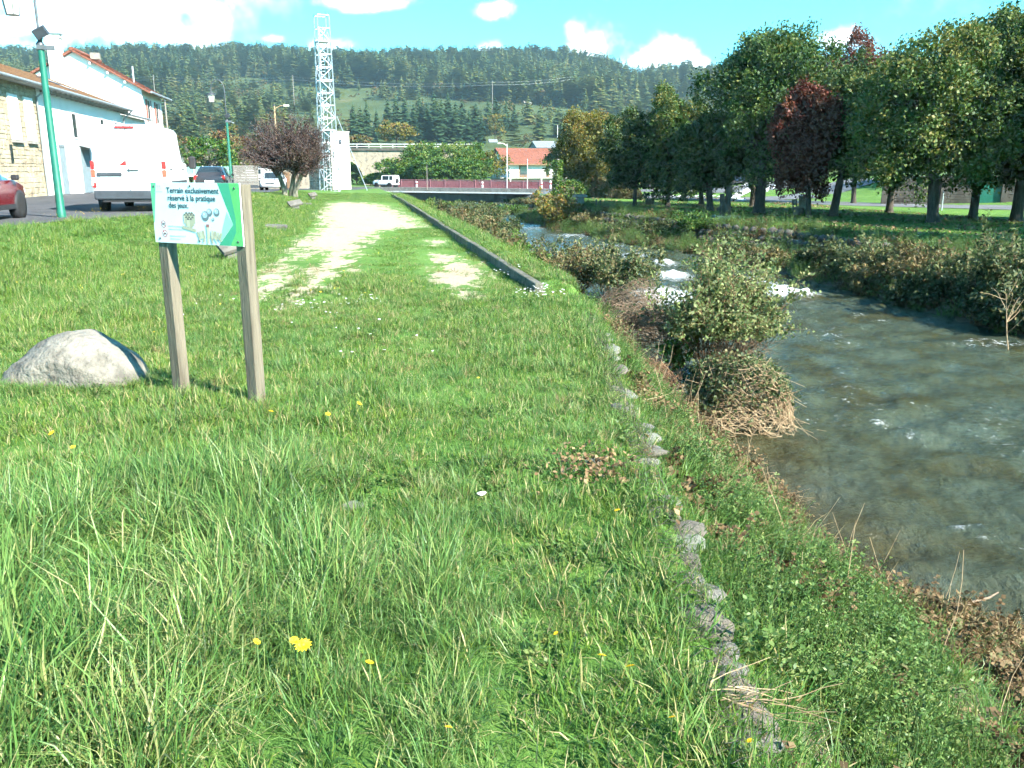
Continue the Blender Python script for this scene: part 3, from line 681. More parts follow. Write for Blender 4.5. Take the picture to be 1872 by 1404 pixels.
def mast():
    p = at(603, 340, 88); z0 = -.35; root = empty('lattice_mast', (p.x, 88, z0), R(28), 'tall galvanised steel lattice mast standing over the bare purple tree', 'mast')
    Ht = 16.4
    def corner(k, z):
        w = 1.12 - .32 * z / Ht; a = R(45 + 90 * k); return Vector((w * math.cos(a), w * math.sin(a), z))
    for k in range(4):
        MB().bar(corner(k, 0), corner(k, Ht), .085).build('leg', M['galv'], root)
    zs = np.linspace(0, Ht, 15)
    for i in range(len(zs)):
        mb = MB()
        for k in range(4): mb.bar(corner(k, zs[i]), corner((k + 1) % 4, zs[i]), .06)
        mb.build('ring_brace', M['galv'], root)
        if i < len(zs) - 2:
            mb = MB()
            for k in range(4):
                a, b_ = (k, (k + 1) % 4) if (i + k) % 2 else ((k + 1) % 4, k)
                mb.bar(corner(a, zs[i]), corner(b_, zs[i + 1]), .05)
            mb.build('diagonal_brace', M['galv'], root)
    mb = MB()
    for sx in (-.2, .2): mb.bar((sx, .32, 0), (sx, .32, Ht - 1.2), .05)
    for z in np.arange(.3, Ht - 1.2, .3): mb.bar((-.2, .32, z), (.2, .32, z), .03)
    mb.build('ladder', M['galv'], root)
    for z in (5.9, 10.4, 14.0): MB().box((0, .0, z), (1.15, 1.15, .05)).build('platform', M['galv'], root)
    for k in range(4): MB().tube([corner(k, Ht), corner(k, Ht) + Vector((0, 0, .5 if k == 0 else .2))], .03, 6).build('antenna', M['dsteel'], root)
    MB().bar((.9, -.5, 7.2), (3.0, -2.6, .1), .06).build('guy_strut', M['galv'], root)
mast()

# ---------------------------------------------------------------- stone railway viaduct
def viaduct():
    Y = 150; zt = 4.9; zb = -1.2; root = empty('stone_viaduct', (0, Y, 0), R(2), 'pale stone arched railway viaduct with white railing behind the bridge', 'viaduct')
    r = 3.5; pitch = 9.2; c0 = -28.6; mb = MB(); th = 4.5
    xs = [c0 + pitch * k for k in range(-5, 1)]
    for k, c in enumerate(xs):
        zs = 0.0; n = 14
        arc = [(c + r * math.cos(a), zs + r * math.sin(a)) for a in np.linspace(0, math.pi, n)]
        # two halves of the bay as strips from arch to deck
        L_, R_ = c - pitch / 2, c + pitch / 2
        pts = [(c + r, zb)] + arc + [(c - r, zb)]
        top = [(R_, zb)] + [(ip(i, [0, n - 1], [R_, L_]), zt) for i in range(n)] + [(L_, zb)]
        for y, rev in ((0, False), (th, True)):
            vs = [(x, y, z) for x, z in pts] + [(x, y, z) for x, z in top]; m = len(pts)
            fs = [(i, i + 1, m + i + 1, m + i) for i in range(m - 1)]
            if rev: fs = [tuple(reversed(f)) for f in fs]
            mb.add(vs, fs)
        vs = [(x, 0, z) for x, z in pts] + [(x, th, z) for x, z in pts]; m = len(pts)
        mb.add(vs, [(i, m + i, m + i + 1, i + 1) for i in range(m - 1)])
    mb.box((-16, th / 2, (zb + zt) / 2), (16.0, th, zt - zb))
    mb.build('wall', M['viastone'], root)
    for c in xs:
        ri = MB(); n = 15; 
        for i in range(n):
            a0, a1 = math.pi * i / n + .012, math.pi * (i + 1) / n - .012
            p = [(c + q * math.cos(a), q * math.sin(a)) for q, a in ((r - .02, a0), (r + .45, a0), (r + .45, a1), (r - .02, a1))]
            ri.add([(x, -.09, z) for x, z in p] + [(x, .05, z) for x, z in p], [(3, 2, 1, 0), (0, 1, 5, 4), (1, 2, 6, 5), (2, 3, 7, 6), (3, 0, 4, 7)])
        ri.build('arch_ring', M['blockstone'], root)
    MB().box((-38, th / 2, zt + .2), (64, th + .5, .4)).build('parapet', M['dark_stone'], root)
    mb = MB()
    for z in (.65, 1.05): mb.tube([(-70, -.15, zt + z), (-6, -.15, zt + z)], .05, 6)
    for x in np.arange(-70, -6, 2.0): mb.bar((x, -.15, zt + .3), (x, -.15, zt + 1.1), .06)
    mb.build('railing', M['rail_w'], root)
M['viastone'] = pm('viaduct_stone', (.27, .235, .175), (.12, .10, .075), 1.9, .95, bump=.7, bscale=4, c3=(.27, .23, .175), detail=9)
viaduct()

# ---------------------------------------------------------------- red-railed road bridge
def bridge():
    root = empty('road_bridge', (BR0.x, BR0.y, -.75), math.atan2(bd.y, bd.x), 'low concrete road bridge with red railing across the river', 'bridge')
    Lb = (BR1 - BR0).length; W = 7.5
    MB().box((Lb / 2, W / 2, -.06), (Lb, W, .22)).build('deck', M['asph_r'], root)
    MB().box((Lb / 2 - 1, -.25, -.02), (Lb - 2.5, .5, .56)).build('kerb_beam', M['conc_l'], root)
    MB().box((Lb / 2 - 1, -.42, -.32), (Lb - 6, .25, .16)).build('cornice', M['rail_w'], root)
    MB().box((15.8, .25, -.85), (16, .4, 1.0)).build('girder', M['gird'], root); MB().box((15.8, W - .4, -.85), (16, .4, 1.0)).build('girder', M['gird'], root)
    for (x, w, m_) in ((7.2, 1.3, 'conc_l'), (23.3, 1.9, 'dark_stone')):
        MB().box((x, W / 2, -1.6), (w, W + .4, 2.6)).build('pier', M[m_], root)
    MB().box((7.0, -.1, -.5), (1.9, .8, .35)).build('bearing_block', M['conc_l'], root)
    x = .6
    while x < Lb - .4:
        x2 = min(x + 2.45, Lb)
        mb = MB(); y = W - .15
        mb.bar((x, y, .1), (x2, y, .1), .06, .05); mb.bar((x, y, 1.15), (x2, y, 1.15), .08, .06)
        for q in np.arange(x + .12, x2, .12): mb.bar((q, y, .1), (q, y, 1.12), .035, .035)
        mb.bar((x, y, 0), (x, y, 1.2), .09)
        mb.build('railing_panel', M['redrail_l'], root)
        MB().box(((x + x2) / 2, y + .06, .55), (x2 - x - .05, .03, .85)).build('railing_sheet', M['redrail'], root); x = x2
    # stretch of grey guard rail at the near left end
    mb = MB(); mb.box((3.2, -.3, .5), (5.2, .08, .32))
    for q in (.9, 3.2, 5.5): mb.bar((q, -.25, 0), (q, -.25, .62), .1)
    return root
M['gird'] = pm('girder_grey_green', (.10, .12, .105), (.065, .08, .07), 2, .8)
bridge()
def on_bridge(u, off):
    """point on the bridge deck at image column u, off metres in from its near edge"""
    n = Vector((-bd.y, bd.x, 0)); o = BR0 + n * off; q = (u - 936) / F_PX / 1.024
    t = (q * o.y - o.x) / (bd.x - q * bd.y); return o + bd * t
MKP = MB().lathe([(.0, 0), (.11, 0), (.11, .32), (.115, .33), (.115, .5), (.11, .51), (.11, .85), (.06, .95), (0, .95)], (0, 0, 0), 10).mesh('marker_post')
MKB = MB().lathe([(.118, .55), (.118, .72)], (0, 0, 0), 10).mesh('marker_band')
for u, off, hs, lb in ((762, .35, 1.0, 'short white marker post with red band beside the white jeep on the bridge'), (882, .3, 1.0, 'white marker post in the middle of the bridge'),
                   (990, .3, 1.0, 'white and red marker post near the right end of the bridge'), (1006, .3, 1.15, 'white marker post by the ivy-covered post'), (1055, 1.0, 1.3, 'white marker post right of the ivy-covered post')):
    q = on_bridge(u, off); e = empty('marker_post', (q.x, q.y, -.64), 0, lb, 'bollard', 'white marker posts along the bridge'); e.scale = (1, 1, hs)
    add('post', MKP, M['rail_w'], e); add('band', MKB, M['redlamp'], e)
def pole(u, v0, v1, Y, r, mat, label, arm=None, cat='pole', name='pole'):
    a = at(u, v1, Y); b_ = at(u, v0, Y); root = empty(name, (a.x, Y, a.z), 0, label, cat); h = b_.z - a.z
    MB().tube([(0, 0, -.4), (0, 0, h)], [r, r * .7], 8).build('shaft', mat, root)
    MB().lathe([(r * 1.1, h - .02), (r * 1.1, h + .05), (.01, h + .1)], (0, 0, 0), 8).build('cap', M['dsteel'], root)
    if arm:
        MB().tube([(0, 0, h - .3), (arm * .6, 0, h - .02), (arm, 0, h)], .045, 6).build('arm', mat, root); MB().box((arm * 1.2, 0, h), (abs(arm) * .5, .25, .14)).build('lamp_head', M['lglass'], root)
    return root
pole(927, 262, 343, 112, .045, M['rail_w'], 'slim white flagpole in front of the red-roofed house gable', arm=-.8)
pole(964, 290, 343, 110, .045, M['rail_w'], 'short white pole in front of the house balcony')
pole(1018, 228, 340, 112, .04, M['rail_w'], 'tall thin white pole at the right end of the red-roofed house')
pole(781, 302, 341, 114, .05, M['woodg'], 'thin grey post in front of the green hedge')
pole(1013, 310, 344, 112, .06, M['galv'], 'thin grey post left of the ivy column')
pole(508, 193, 300, 80, .11, M['stem_p'], 'wooden street light pole rising behind the bare purple tree', arm=.9)
pole(312, 185, 300, 78, .10, M['woodg'], 'wooden utility pole right of the tall white house')

def chalet():
    Y = 165; p = at(926, 325, Y); root = empty('red_roofed_house', (p.x, Y, -.5), R(24), 'white house with red tiled roof and balcony beyond the bridge', 'house')
    Lx, W, e, rg, fl = 17, 7.6, 3.7, 6.15, .9
    vs = [(0, 0, -1.5), (0, W, -1.5), (0, W, e), (0, W / 2, rg), (0, 0, e), (Lx, 0, -1.5), (Lx, W, -1.5), (Lx, W, e), (Lx, W / 2, rg), (Lx, 0, e)]
    MB().add(vs, [(0, 4, 3, 2, 1), (5, 6, 7, 8, 9), (0, 5, 9, 4), (1, 2, 7, 6), (4, 9, 8, 3), (3, 8, 7, 2)]).build('wall', M['white'], root)
    roof_tiles(root, -.7, Lx + .6, -1.0, e - .35, W / 2, rg + .15, M['tile_rd'], step=.4); roof_tiles(root, -.7, Lx + .6, W + 1.0, e - .35, W / 2, rg + .15, M['tile_rd'], step=.4, name='rear_roof')
    MB().box((Lx / 2, -1.0, e - .45), (Lx + 1.2, .12, .22)).build('fascia', M['stem'], root)
    MB().box((Lx / 2, -.8, fl - .1), (Lx + 1.4, 1.7, .22)).build('balcony_floor', M['conc_l'], root); MB().box((-.8, W / 2, fl - .1), (1.4, W + 1, .22)).build('balcony_side', M['conc_l'], root)
    rl = MB()
    for z in (.35, .6, .85, 1.05): rl.bar((-1.4, -1.55, fl + z), (Lx + .6, -1.55, fl + z), .045); rl.bar((-1.4, -1.55, fl + z), (-1.4, W, fl + z), .045)
    for q in np.arange(-1.4, Lx + .6, 1.5): rl.bar((q, -1.55, fl), (q, -1.55, fl + 1.1), .06)
    for q in np.arange(-.5, W, 1.5): rl.bar((-1.4, q, fl), (-1.4, q, fl + 1.1), .06)
    rl.build('balcony_railing', M['dsteel'], root)
    for (a, b_) in ((2.6, 4.4), (8.2, 8.9), (12.1, 13.0)):
        f = MB().box(((a + b_) / 2, -.02, fl + 1.1), (b_ - a, .1, 2.2)).build('door', M['stem'], root); MB().box(((a + b_) / 2, -.08, fl + 1.25), (b_ - a - .3, .03, 1.5)).build('pane', M['glass'], f)
    for y, h in ((1.6, 1.3), (4.6, 2.1)): MB().box((-.02, y, fl + h / 2 + (.7 if h < 2 else 0)), (.08, .9, h)).build('gable_window', M['glass'], root)
    MB().box((.25, -.75, fl + .6), (.5, 1.2, 1.2)).build('balcony_panel', M['white'], root)
    for x in (.1, 6.5, 12.5): MB().box((x, -1.5, .0), (.22, .22, 1.8)).build('balcony_post', M['rail_w'], root)
chalet()
def gable_house(name, u, v, Y, w, l, h, rz, wallm, roofm, label):
    p = at(u, v, Y); root = empty(name, (p.x, Y, p.z), rz, label, 'house'); e = h * .62
    vs = [(0, -w / 2, -3), (0, w / 2, -3), (0, w / 2, e), (0, 0, h), (0, -w / 2, e), (l, -w / 2, -3), (l, w / 2, -3), (l, w / 2, e), (l, 0, h), (l, -w / 2, e)]
    MB().add(vs, [(0, 4, 3, 2, 1), (5, 6, 7, 8, 9), (0, 5, 9, 4), (1, 2, 7, 6), (4, 9, 8, 3), (3, 8, 7, 2)]).build('wall', wallm, root)
    roof_tiles(root, -.4, l + .4, -w / 2 - .4, e - .2, 0, h + .12, roofm, step=.6); roof_tiles(root, -.4, l + .4, w / 2 + .4, e - .2, 0, h + .12, roofm, step=.6, name='rear_roof')
    for x in (l * .25, l * .7): MB().box((x, -w / 2 - .03, e * .5), (1.1, .08, 1.3)).build('window', M['glass'], root)
    MB().box((-.03, 0, e * .55), (.08, 1.1, 1.3)).build('window', M['glass'], root)
gable_house('hillside_house', 320, 178, 600, 6, 7, 5.0, R(20), M['white'], M['tile_rd'], 'small white house with red roof on the hillside, upper of the two')
gable_house('hillside_house', 333, 186, 560, 5, 5, 4.6, R(60), M['white'], M['tile_br'], 'small white house on the hillside, lower of the two')
gable_house('hillside_house', 895, 266, 320, 2.2, 2.4, 2.0, R(10), M['white'], M['zinc'], 'tiny white shed roof among trees left of the red-roofed house')
gable_house('slate_roof_house', 975, 286, 260, 8, 8, 4.2, R(15), M['conc_l'], M['zinc'], 'pale grey roof showing behind the red-roofed house')
gable_house('hillside_chalet', 957, 196, 520, 3.4, 4, 3.6, R(30), M['conc_l'], M['woodg'], 'little grey hut on the pasture of the hill')

# ---------------------------------------------------------------- items at the far end of the street
def far_left():
    p = at(430, 308, 100); root = empty('mobile_home', (p.x, 100, -.2), R(8), 'low white mobile home behind the dark parked car', 'mobile home')
    MB().box((1.7, 0, 1.5), (4.2, 2.2, 1.4)).build('body', M['rail_w'], root, bevel=.06); MB().box((1.7, 0, 2.25), (4.4, 2.4, .1)).build('roof', M['zinc'], root)
    for x in (.6, 2.6): MB().box((x, -1.11, 1.75), (.7, .04, .5)).build('window', M['glass'], root)
    MB().box((1.7, 0, .4), (3.6, 1.8, .9)).build('base', M['grey_pl'], root)
    root = empty('green_mesh_barrier', (0, 0, 0), 0, 'pale green net barrier with white rail across the end of the street', 'barrier')
    a, b_ = at(338, 322, 92), at(424, 322, 92)
    MB().box(((a.x + b_.x) / 2, 92, a.z + .55), (b_.x - a.x, .05, .85)).build('net', M['netg'], root); MB().box(((a.x + b_.x) / 2, 91.9, a.z + .06), (b_.x - a.x, .08, .22)).build('rail', M['rail_w'], root)
    mb = MB()
    for x in np.linspace(a.x, b_.x, 6): MB().bar((x, 91.95, a.z - .9), (x, 91.95, a.z + 1.05), .08).build('post', M['rail_w'], root)
    root = empty('grey_plank_fence', (0, 0, 0), 0, 'grey horizontal plank fence beside the mobile home', 'fence')
    a, b_ = at(428, 338, 88), at(472, 338, 88)
    for k in range(8): MB().box(((a.x + b_.x) / 2, 88 + .012 * (k % 2), a.z + .1 + .24 * k), (b_.x - a.x, .05, .22)).build('plank', M['woodg'], root)
    for x in (a.x, (a.x + b_.x) / 2, b_.x): MB().box((x, 88.1, a.z + .9), (.12, .12, 2.0)).build('post', M['woodg'], root)
    root = empty('stone_cottage', (at(440, 330, 118).x, 118, -.6), R(4), 'stone cottage wall half hidden behind the bare purple tree', 'cottage')
    MB().box((4.5, 2, 1.7), (10, 4, 4.2)).build('wall', M['viastone'], root); roof_tiles(root, -.7, 9.7, -.4, 3.8, 2, 4.6, M['tile_br']); MB().box((2, -.02, 1.5), (.9, .06, 1.1)).build('window', M['glass'], root); MB().box((6, -.02, 1), (1, .06, 2.1)).build('door', M['stem'], root)
M['netg'] = pm('green_net', (.22, .46, .36), (.18, .38, .30), 3, .8)
far_left()

# ---------------------------------------------------------------- lamp posts
def lamp_post(loc, label, H_=4.1, top=6.12, off=.55, flood=True, rz=0, stick=False):
    root = empty('lamp_post', loc, rz, label, 'lamp post', 'green lamp posts along the street')
    MB().tube([(0, 0, -.2), (0, 0, .2), (0, 0, .25), (0, 0, H_)], [.115, .115, .10, .075], 12).build('post', M['green'], root)
    MB().lathe([(.075, H_), (.095, H_ + .02), (.095, H_ + .14), (.05, H_ + .2), (.04, H_ + .3)], (0, 0, 0), 12).build('collar', M['dsteel'], root)
    pts = [(0, 0, H_ + .2), (0, 0, top - off)]
    for k in range(1, 15):
        a = math.pi * k / 14; pts.append((-off / 2 + off / 2 * math.cos(a), 0, top - off + .78 * off * math.sin(a)))
    a0 = pts[-1]; MB().tube(pts, .032, 8).build('swan_neck', M['dsteel'], root)
    cx, cz = a0[0], a0[2]
    sc_ = []
    for k in range(18):
        a = k / 17 * 4.6; rr = .20 * (1 - k / 26); sc_.append((cx + .24 + rr * math.cos(a + 2.6), 0, cz - .02 + rr * math.sin(a + 2.6)))
    MB().tube(sc_, .014, 6).build('scroll', M['dsteel'], root)
    ln = MB(); n = 6
    def ring(r, z): return [(cx + r * math.cos(2 * math.pi * k / n), r * math.sin(2 * math.pi * k / n), cz + z) for k in range(n)]
    MB().lathe([(.02, 0), (.03, -.05), (.10, -.10), (.27, -.24), (.28, -.27), (.2, -.28)], (cx, 0, cz), 6).build('lamp_cap', M['dsteel'], root)
    ln.add(ring(.21, -.28) + ring(.15, -.68), [(k, (k + 1) % n, n + (k + 1) % n, n + k) for k in range(n)] + [tuple(range(n, 2 * n))]); ln.build('lamp_glass', M['lglass'], root)
    fr = MB(); t, b_ = ring(.215, -.28), ring(.155, -.68)
    for k in range(n): fr.bar(t[k], b_[k], .016); fr.bar(b_[k], b_[(k + 1) % n], .018)
    fr.build('lamp_frame', M['dsteel'], root)
    if flood:
        f = MB().box((.10, -.14, H_ + .38), (.30, .16, .22), M=Euler((R(25), R(-25), 0)).to_matrix()); f.build('floodlight', M['grey_pl'], root)
        MB().bar((0, 0, H_ + .12), (.1, -.1, H_ + .3), .05).build('floodlight_bracket', M['dsteel'], root); MB().tube([(.03, 0, H_ + .1), (.45, .05, H_ - .05)], .02, 6).build('side_arm', M['galv'], root); MB().box((.12, 0, H_ + .05), (.4, .12, .1), rz=.3).build('ballast_box', M['dsteel'], root)
    if stick:
        for z, h in ((2.0, .16), (1.35, .12)): MB().lathe([(.0985 - .0065 * z, z), (.0985 - .0065 * z, z + h)], (0, 0, 0), 12).build('sticker', M['rail_w'], root)
    return root
l1 = gp(113, 399, .5); lamp_post((l1.x, l1.y, .48), 'green lamp post with lantern and floodlight standing in the grass at the left', rz=R(5), stick=True)
lamp_post((at(424, 345, 57).x, 57, Hs(at(424, 345, 57).x, 57)), 'smaller green lamp post with swan neck lantern behind the sign', H_=4.35, top=7.1, off=.85, rz=R(5))

# ---------------------------------------------------------------- information sign
def text_mesh(body, size, name):
    c = bpy.data.curves.new(name, 'FONT'); c.body = body; c.size = size; c.extrude = .0002; c.offset = .0007 if size > .03 else .0; c.space_line = 1.28; c.resolution_u = 3
    o = bpy.data.objects.new(name, c); C.objects.link(o); dg = bpy.context.evaluated_depsgraph_get(); dg.update()
    me = bpy.data.meshes.new_from_object(o.evaluated_get(dg)); bpy.data.objects.remove(o); return me
def sign():
    pl = Vector((-2.57, 6.46, 0)); root = empty('information_sign', (pl.x, pl.y, 0), R(-27.5), 'white and green information board on two wooden posts beside the boulder', 'sign')
    D = .78
    for x, z1 in ((0, 1.60), (D, 1.605)):
        o = MB().box((x, 0, (z1 - .3) / 2), (.092, .092, z1 + .3)).build('post', M['wood'], root, bevel=.006)
    W, Hh, x0, zt = .875, .432, -.058, 1.615
    MB().box((x0 + W / 2, -.0515, zt - Hh / 2), (W, .009, Hh)).build('panel', M['sg_white'], root)
    lay = [0]
    def flat(name, poly, mat, dy=None, parent=root):
        lay[0] += 1; y = -.0564 - (dy if dy is not None else .00004 * lay[0])
        n = len(poly); me = bpy.data.meshes.new(name); me.from_pydata([(x0 + a * W, y, zt - b_ * Hh) for a, b_ in poly], [], [tuple(reversed(range(n)))]); me.update()
        # turn to face -y
        o = add(name, me, mat, parent)
        if me.polygons[0].normal.y > 0: me.flip_normals()
        return o
    flat('green_band', [(.765, .002), (.999, .002), (.999, .998), (.735, .998), (.905, .66)], M['sg_green'])
    flat('dark_green_band', [(.765, .002), (.885, .002), (.935, .55), (.93, .78), (.86, .998), (.735, .998), (.905, .66)], M['sg_dgreen'])
    flat('mint_triangle', [(.845, .455), (.905, .66), (.745, .97), (.79, .70)], M['sg_mint'])
    flat('left_band', [(.001, .002), (.068, .002), (.012, .66), (.001, .66)], M['sg_lgreen'])
    def text(body, size, a, b_, mat, name='lettering'):
        me = text_mesh(body, size, name); o = add(name, me, mat, root, (x0 + a * W, -.0576, zt - b_ * Hh)); o.rotation_euler = (R(90), 0, 0); return o
    text('Terrain exclusivement', .057, .187, .170, M['sg_text']); text('réservé à la pratique', .057, .192, .292, M['sg_text']); text('des jeux.', .057, .197, .412, M['sg_text'])
    text('Interdit aux animaux\nmême tenus en laisse', .0165, .175, .725, M['sg_grey']); text('Interdit aux deux roues\nmême à moteur', .0165, .185, .885, M['sg_grey'])
    # small emblem at the top left
    for a in (.075, .10): flat('emblem', [(a, .05), (a + .016, .045), (a + .016, .125), (a + .010, .125), (a + .010, .07), (a, .07)], M['sg_pink'])
    flat('emblem_line', [(.045, .152), (.135, .150), (.135, .160), (.045, .162)], M['sg_grey'])
    def disc(cx, cy, r, mat, name, n=20, sx=1.0): return flat(name, [(cx + r * sx * math.cos(2 * math.pi * k / n) * Hh / W, cy + r * math.sin(2 * math.pi * k / n)) for k in range(n)], mat)
    for (cx, cy) in ((.115, .69), (.123, .845)):
        disc(cx, cy, .062, M['sg_red'], 'prohibition_ring'); disc(cx, cy, .047, M['sg_white'], 'prohibition_field')
        flat('prohibition_bar', [(cx - .02, cy - .028), (cx - .014, cy - .036), (cx + .02, cy + .028), (cx + .014, cy + .036)], M['sg_red'])
    # the crossed-out dog and cycle as small dark marks
    flat('dog_mark', [(.100, .68), (.108, .675), (.122, .675), (.126, .66), (.132, .668), (.128, .69), (.126, .715), (.122, .715), (.120, .698), (.108, .698), (.106, .715), (.102, .715)], M['sg_text'])
    disc(.113, .856, .015, M['sg_text'], 'cycle_mark'); disc(.132, .850, .015, M['sg_text'], 'cycle_mark')
    # steel boules
    for (cx, cy, r) in ((.655, .475, .064), (.735, .47, .066), (.605, .535, .082), (.69, .585, .030)):
        disc(cx, cy, r, M['sg_steel'], 'boule_print'); disc(cx - .004, cy - r * .25, r * .62, M['sg_steel_l'], 'boule_print', sx=1.2); disc(cx - .01, cy - r * .4, r * .22, M['sg_white'], 'boule_print')
    # numbered throwing pins and their bar
    r = random.Random(2)
    for row, (cy, n) in enumerate(((.50, 3), (.53, 4), (.57, 3), (.60, 2))):
        for k in range(n):
            cx = .425 + (k - (n - 1) / 2) * .034 + r.uniform(-.003, .003)
            flat('pin_print', [(cx - .014, cy), (cx + .012, cy), (cx + .012, cy + .135), (cx - .014, cy + .135)], M['sg_wood'] if (k + row) % 2 else M['sg_wood2'])
            flat('pin_top_print', [(cx - .015, cy + .006), (cx - .008, cy - .022), (cx + .010, cy - .022), (cx + .015, cy + .006)], M['sg_wdark'])
    flat('throwing_bar_print', [(.335, .70), (.49, .755), (.49, .805), (.335, .75)], M['sg_wood2'])
    # wooden blocks fanned round a king
    for k, cx in enumerate((.53, .555, .578, .665, .69, .715, .742)):
        t = (cx - .63) * .25; flat('block_print', [(cx - .013 + t, .745 + abs(cx - .63) * .5), (cx + .013 + t, .745 + abs(cx - .63) * .5), (cx + .013, .905), (cx - .013, .905)], M['sg_wood'] if k % 2 else M['sg_wood2'])
    for k, cx in enumerate((.55, .585, .62, .655, .69, .72)):
        t = (cx - .63) * 1.2; flat('baton_print', [(cx - .008, .86), (cx + .008, .86), (cx + .012 + t * .4, .985 - abs(t) * .4), (cx - .008 + t * .4, .985 - abs(t) * .4)], M['sg_wood2'] if k % 2 else M['sg_wood'])
    flat('king_print', [(.612, .71), (.642, .71), (.642, .90), (.612, .90)], M['sg_wood']); flat('king_top_print', [(.610, .665), (.644, .665), (.644, .715), (.610, .715)], M['sg_kred'])
    for a, b_ in ((.04, .065), (.46, .055), (.945, .085), (.06, .93), (.52, .945), (.945, .93)):
        s_ = MB().lathe([(.0085, -.002), (.0085, .001), (.004, .003)], (0, 0, 0), 8); o = s_.build('screw', M['dsteel'], root); o.location = (x0 + a * W, -.0575, zt - b_ * Hh); o.rotation_euler = (R(90), 0, 0)
for n_, c_ in (('sg_white', (.74, .78, .80)), ('sg_green', (.14, .50, .16)), ('sg_dgreen', (.07, .38, .22)), ('sg_mint', (.34, .68, .46)), ('sg_lgreen', (.16, .58, .30)), ('sg_text', (.035, .05, .065)), ('sg_grey', (.40, .46, .48)),
               ('sg_pink', (.62, .36, .38)), ('sg_red', (.50, .09, .10)), ('sg_steel', (.16, .20, .22)), ('sg_steel_l', (.42, .52, .58)), ('sg_wood', (.60, .55, .40)), ('sg_wood2', (.46, .42, .30)), ('sg_wdark', (.16, .15, .13)), ('sg_kred', (.36, .14, .13))):
    M[n_] = pm(n_.replace('sg_', 'print_'), c_, tuple(x * .93 for x in c_), 6, .45)
sign()

# ---------------------------------------------------------------- boulder
def boulder():
    root_me = blob_mesh('boulder', 5, sub=5, amp=.10, flat=1.0)
    r = np.random.default_rng(8); K = r.normal(size=(10, 3)) * 5; ph = r.uniform(0, 6, 10)
    for v in root_me.vertices:
        x, y, z = v.co
        z2 = z * (1.0 - .55 * max(0, -x) ** 1.3 - .12 * max(0, x)); n = np.array((x, y, z)); w = sum(math.sin(K[i] @ n + ph[i]) for i in range(10)) * .010 + sum(math.sin(K[i] @ n * 3.1 + ph[i] * 2) for i in range(10)) * .0045
        v.co = (x * (1 + w) * .68 + .05, y * .46 * (1 + w), z2 * .455 * (1 + w) - .05)
    m = pm('boulder_granite', (.24, .22, .18), (.09, .082, .068), 4.5, .95, bump=1.0, bscale=22, c3=(.18, .165, .135), detail=10)
    nt = m.node_tree; N = nt.nodes; L = nt.links
    root = empty('boulder', (-3.66, 6.98, 0), R(-10), 'large pale granite boulder lying in the grass left of the sign', 'boulder')
    add('rock', root_me, m, root)
boulder()

# ---------------------------------------------------------------- tipped concrete slabs by the playing ground
for (u, v, z, sx, rx, ry, rz, lab) in ((424, 462, .12, .62, 32, -14, 40, 'tilted concrete slab on a stub just right behind the sign panel'), (505, 416, .1, .55, 4, 3, 10, 'flat grey concrete slab in the grass nearest the gravel track'),
                                 (540, 382, .12, .72, 30, -10, 35, 'tilted concrete slab below the bare purple tree'), (558, 376, .05, .5, 2, 2, 5, 'small flat slab on the grass edge right of the tilted slab'), (572, 362, .1, .6, 30, -8, 35, 'farthest tilted concrete slab right of the bare purple tree')):
    p = gp(u, v, z); p.z = Hs(p.x, p.y); root = empty('concrete_slab', (p.x, p.y, p.z), R(rz), lab, 'slab', 'concrete slabs beside the playing ground')
    if rx > 10:
        MB().box((0, 0, .10), (sx * .42, .16, .34)).build('stub', M['conc'], root, bevel=.012)
        MB().box((0, 0, .28), (sx * .8, .34, .09), M=Euler((R(rx), R(ry), 0)).to_matrix()).build('top', M['conc'], root, bevel=.012)
    else:
        MB().box((0, 0, .05), (sx * 1.1, .40, .13), M=Euler((R(rx), R(ry), 0)).to_matrix()).build('top', M['conc'], root, bevel=.012)
        MB().box((0, 0, -.05), (sx * .6, .3, .14)).build('stub', M['conc'], root)

# ---------------------------------------------------------------- vehicles
def wheel(root, x, y, z, r, w=.2, flip=1, nsp=5):
    e = empty('wheel', (x, y, z)); e.parent = root
    o = MB().lathe([(r * .62, -w / 2), (r * .93, -w / 2), (r, -w * .32), (r, w * .32), (r * .93, w / 2), (r * .62, w / 2)], (0, 0, 0), 24).build('tyre', M['tyre'], e); o.rotation_euler = (R(90), 0, 0)
    mb = MB(); mb.lathe([(r * .66, -w * .32), (r * .66, w * .40), (r * .58, w * .40), (r * .56, w * .10)], (0, 0, 0), 20)
    for k in range(nsp):
        a = 2 * math.pi * k / nsp; mb.bar((r * .12 * math.cos(a), r * .12 * math.sin(a), w * .34), (r * .60 * math.cos(a), r * .60 * math.sin(a), w * .36), r * .2, .03)
    mb.lathe([(r * .17, w * .2), (r * .17, w * .42), (r * .08, w * .46)], (0, 0, 0), 10)
    o = mb.build('rim', M['rim'], e); o.rotation_euler = (R(90 if flip < 0 else -90), 0, 0)
    MB().lathe([(r * .6, -w * .1), (r * .6, w * .05)], (0, 0, 0), 16).build('brake_disc', M['black'], e).rotation_euler = (R(90), 0, 0)
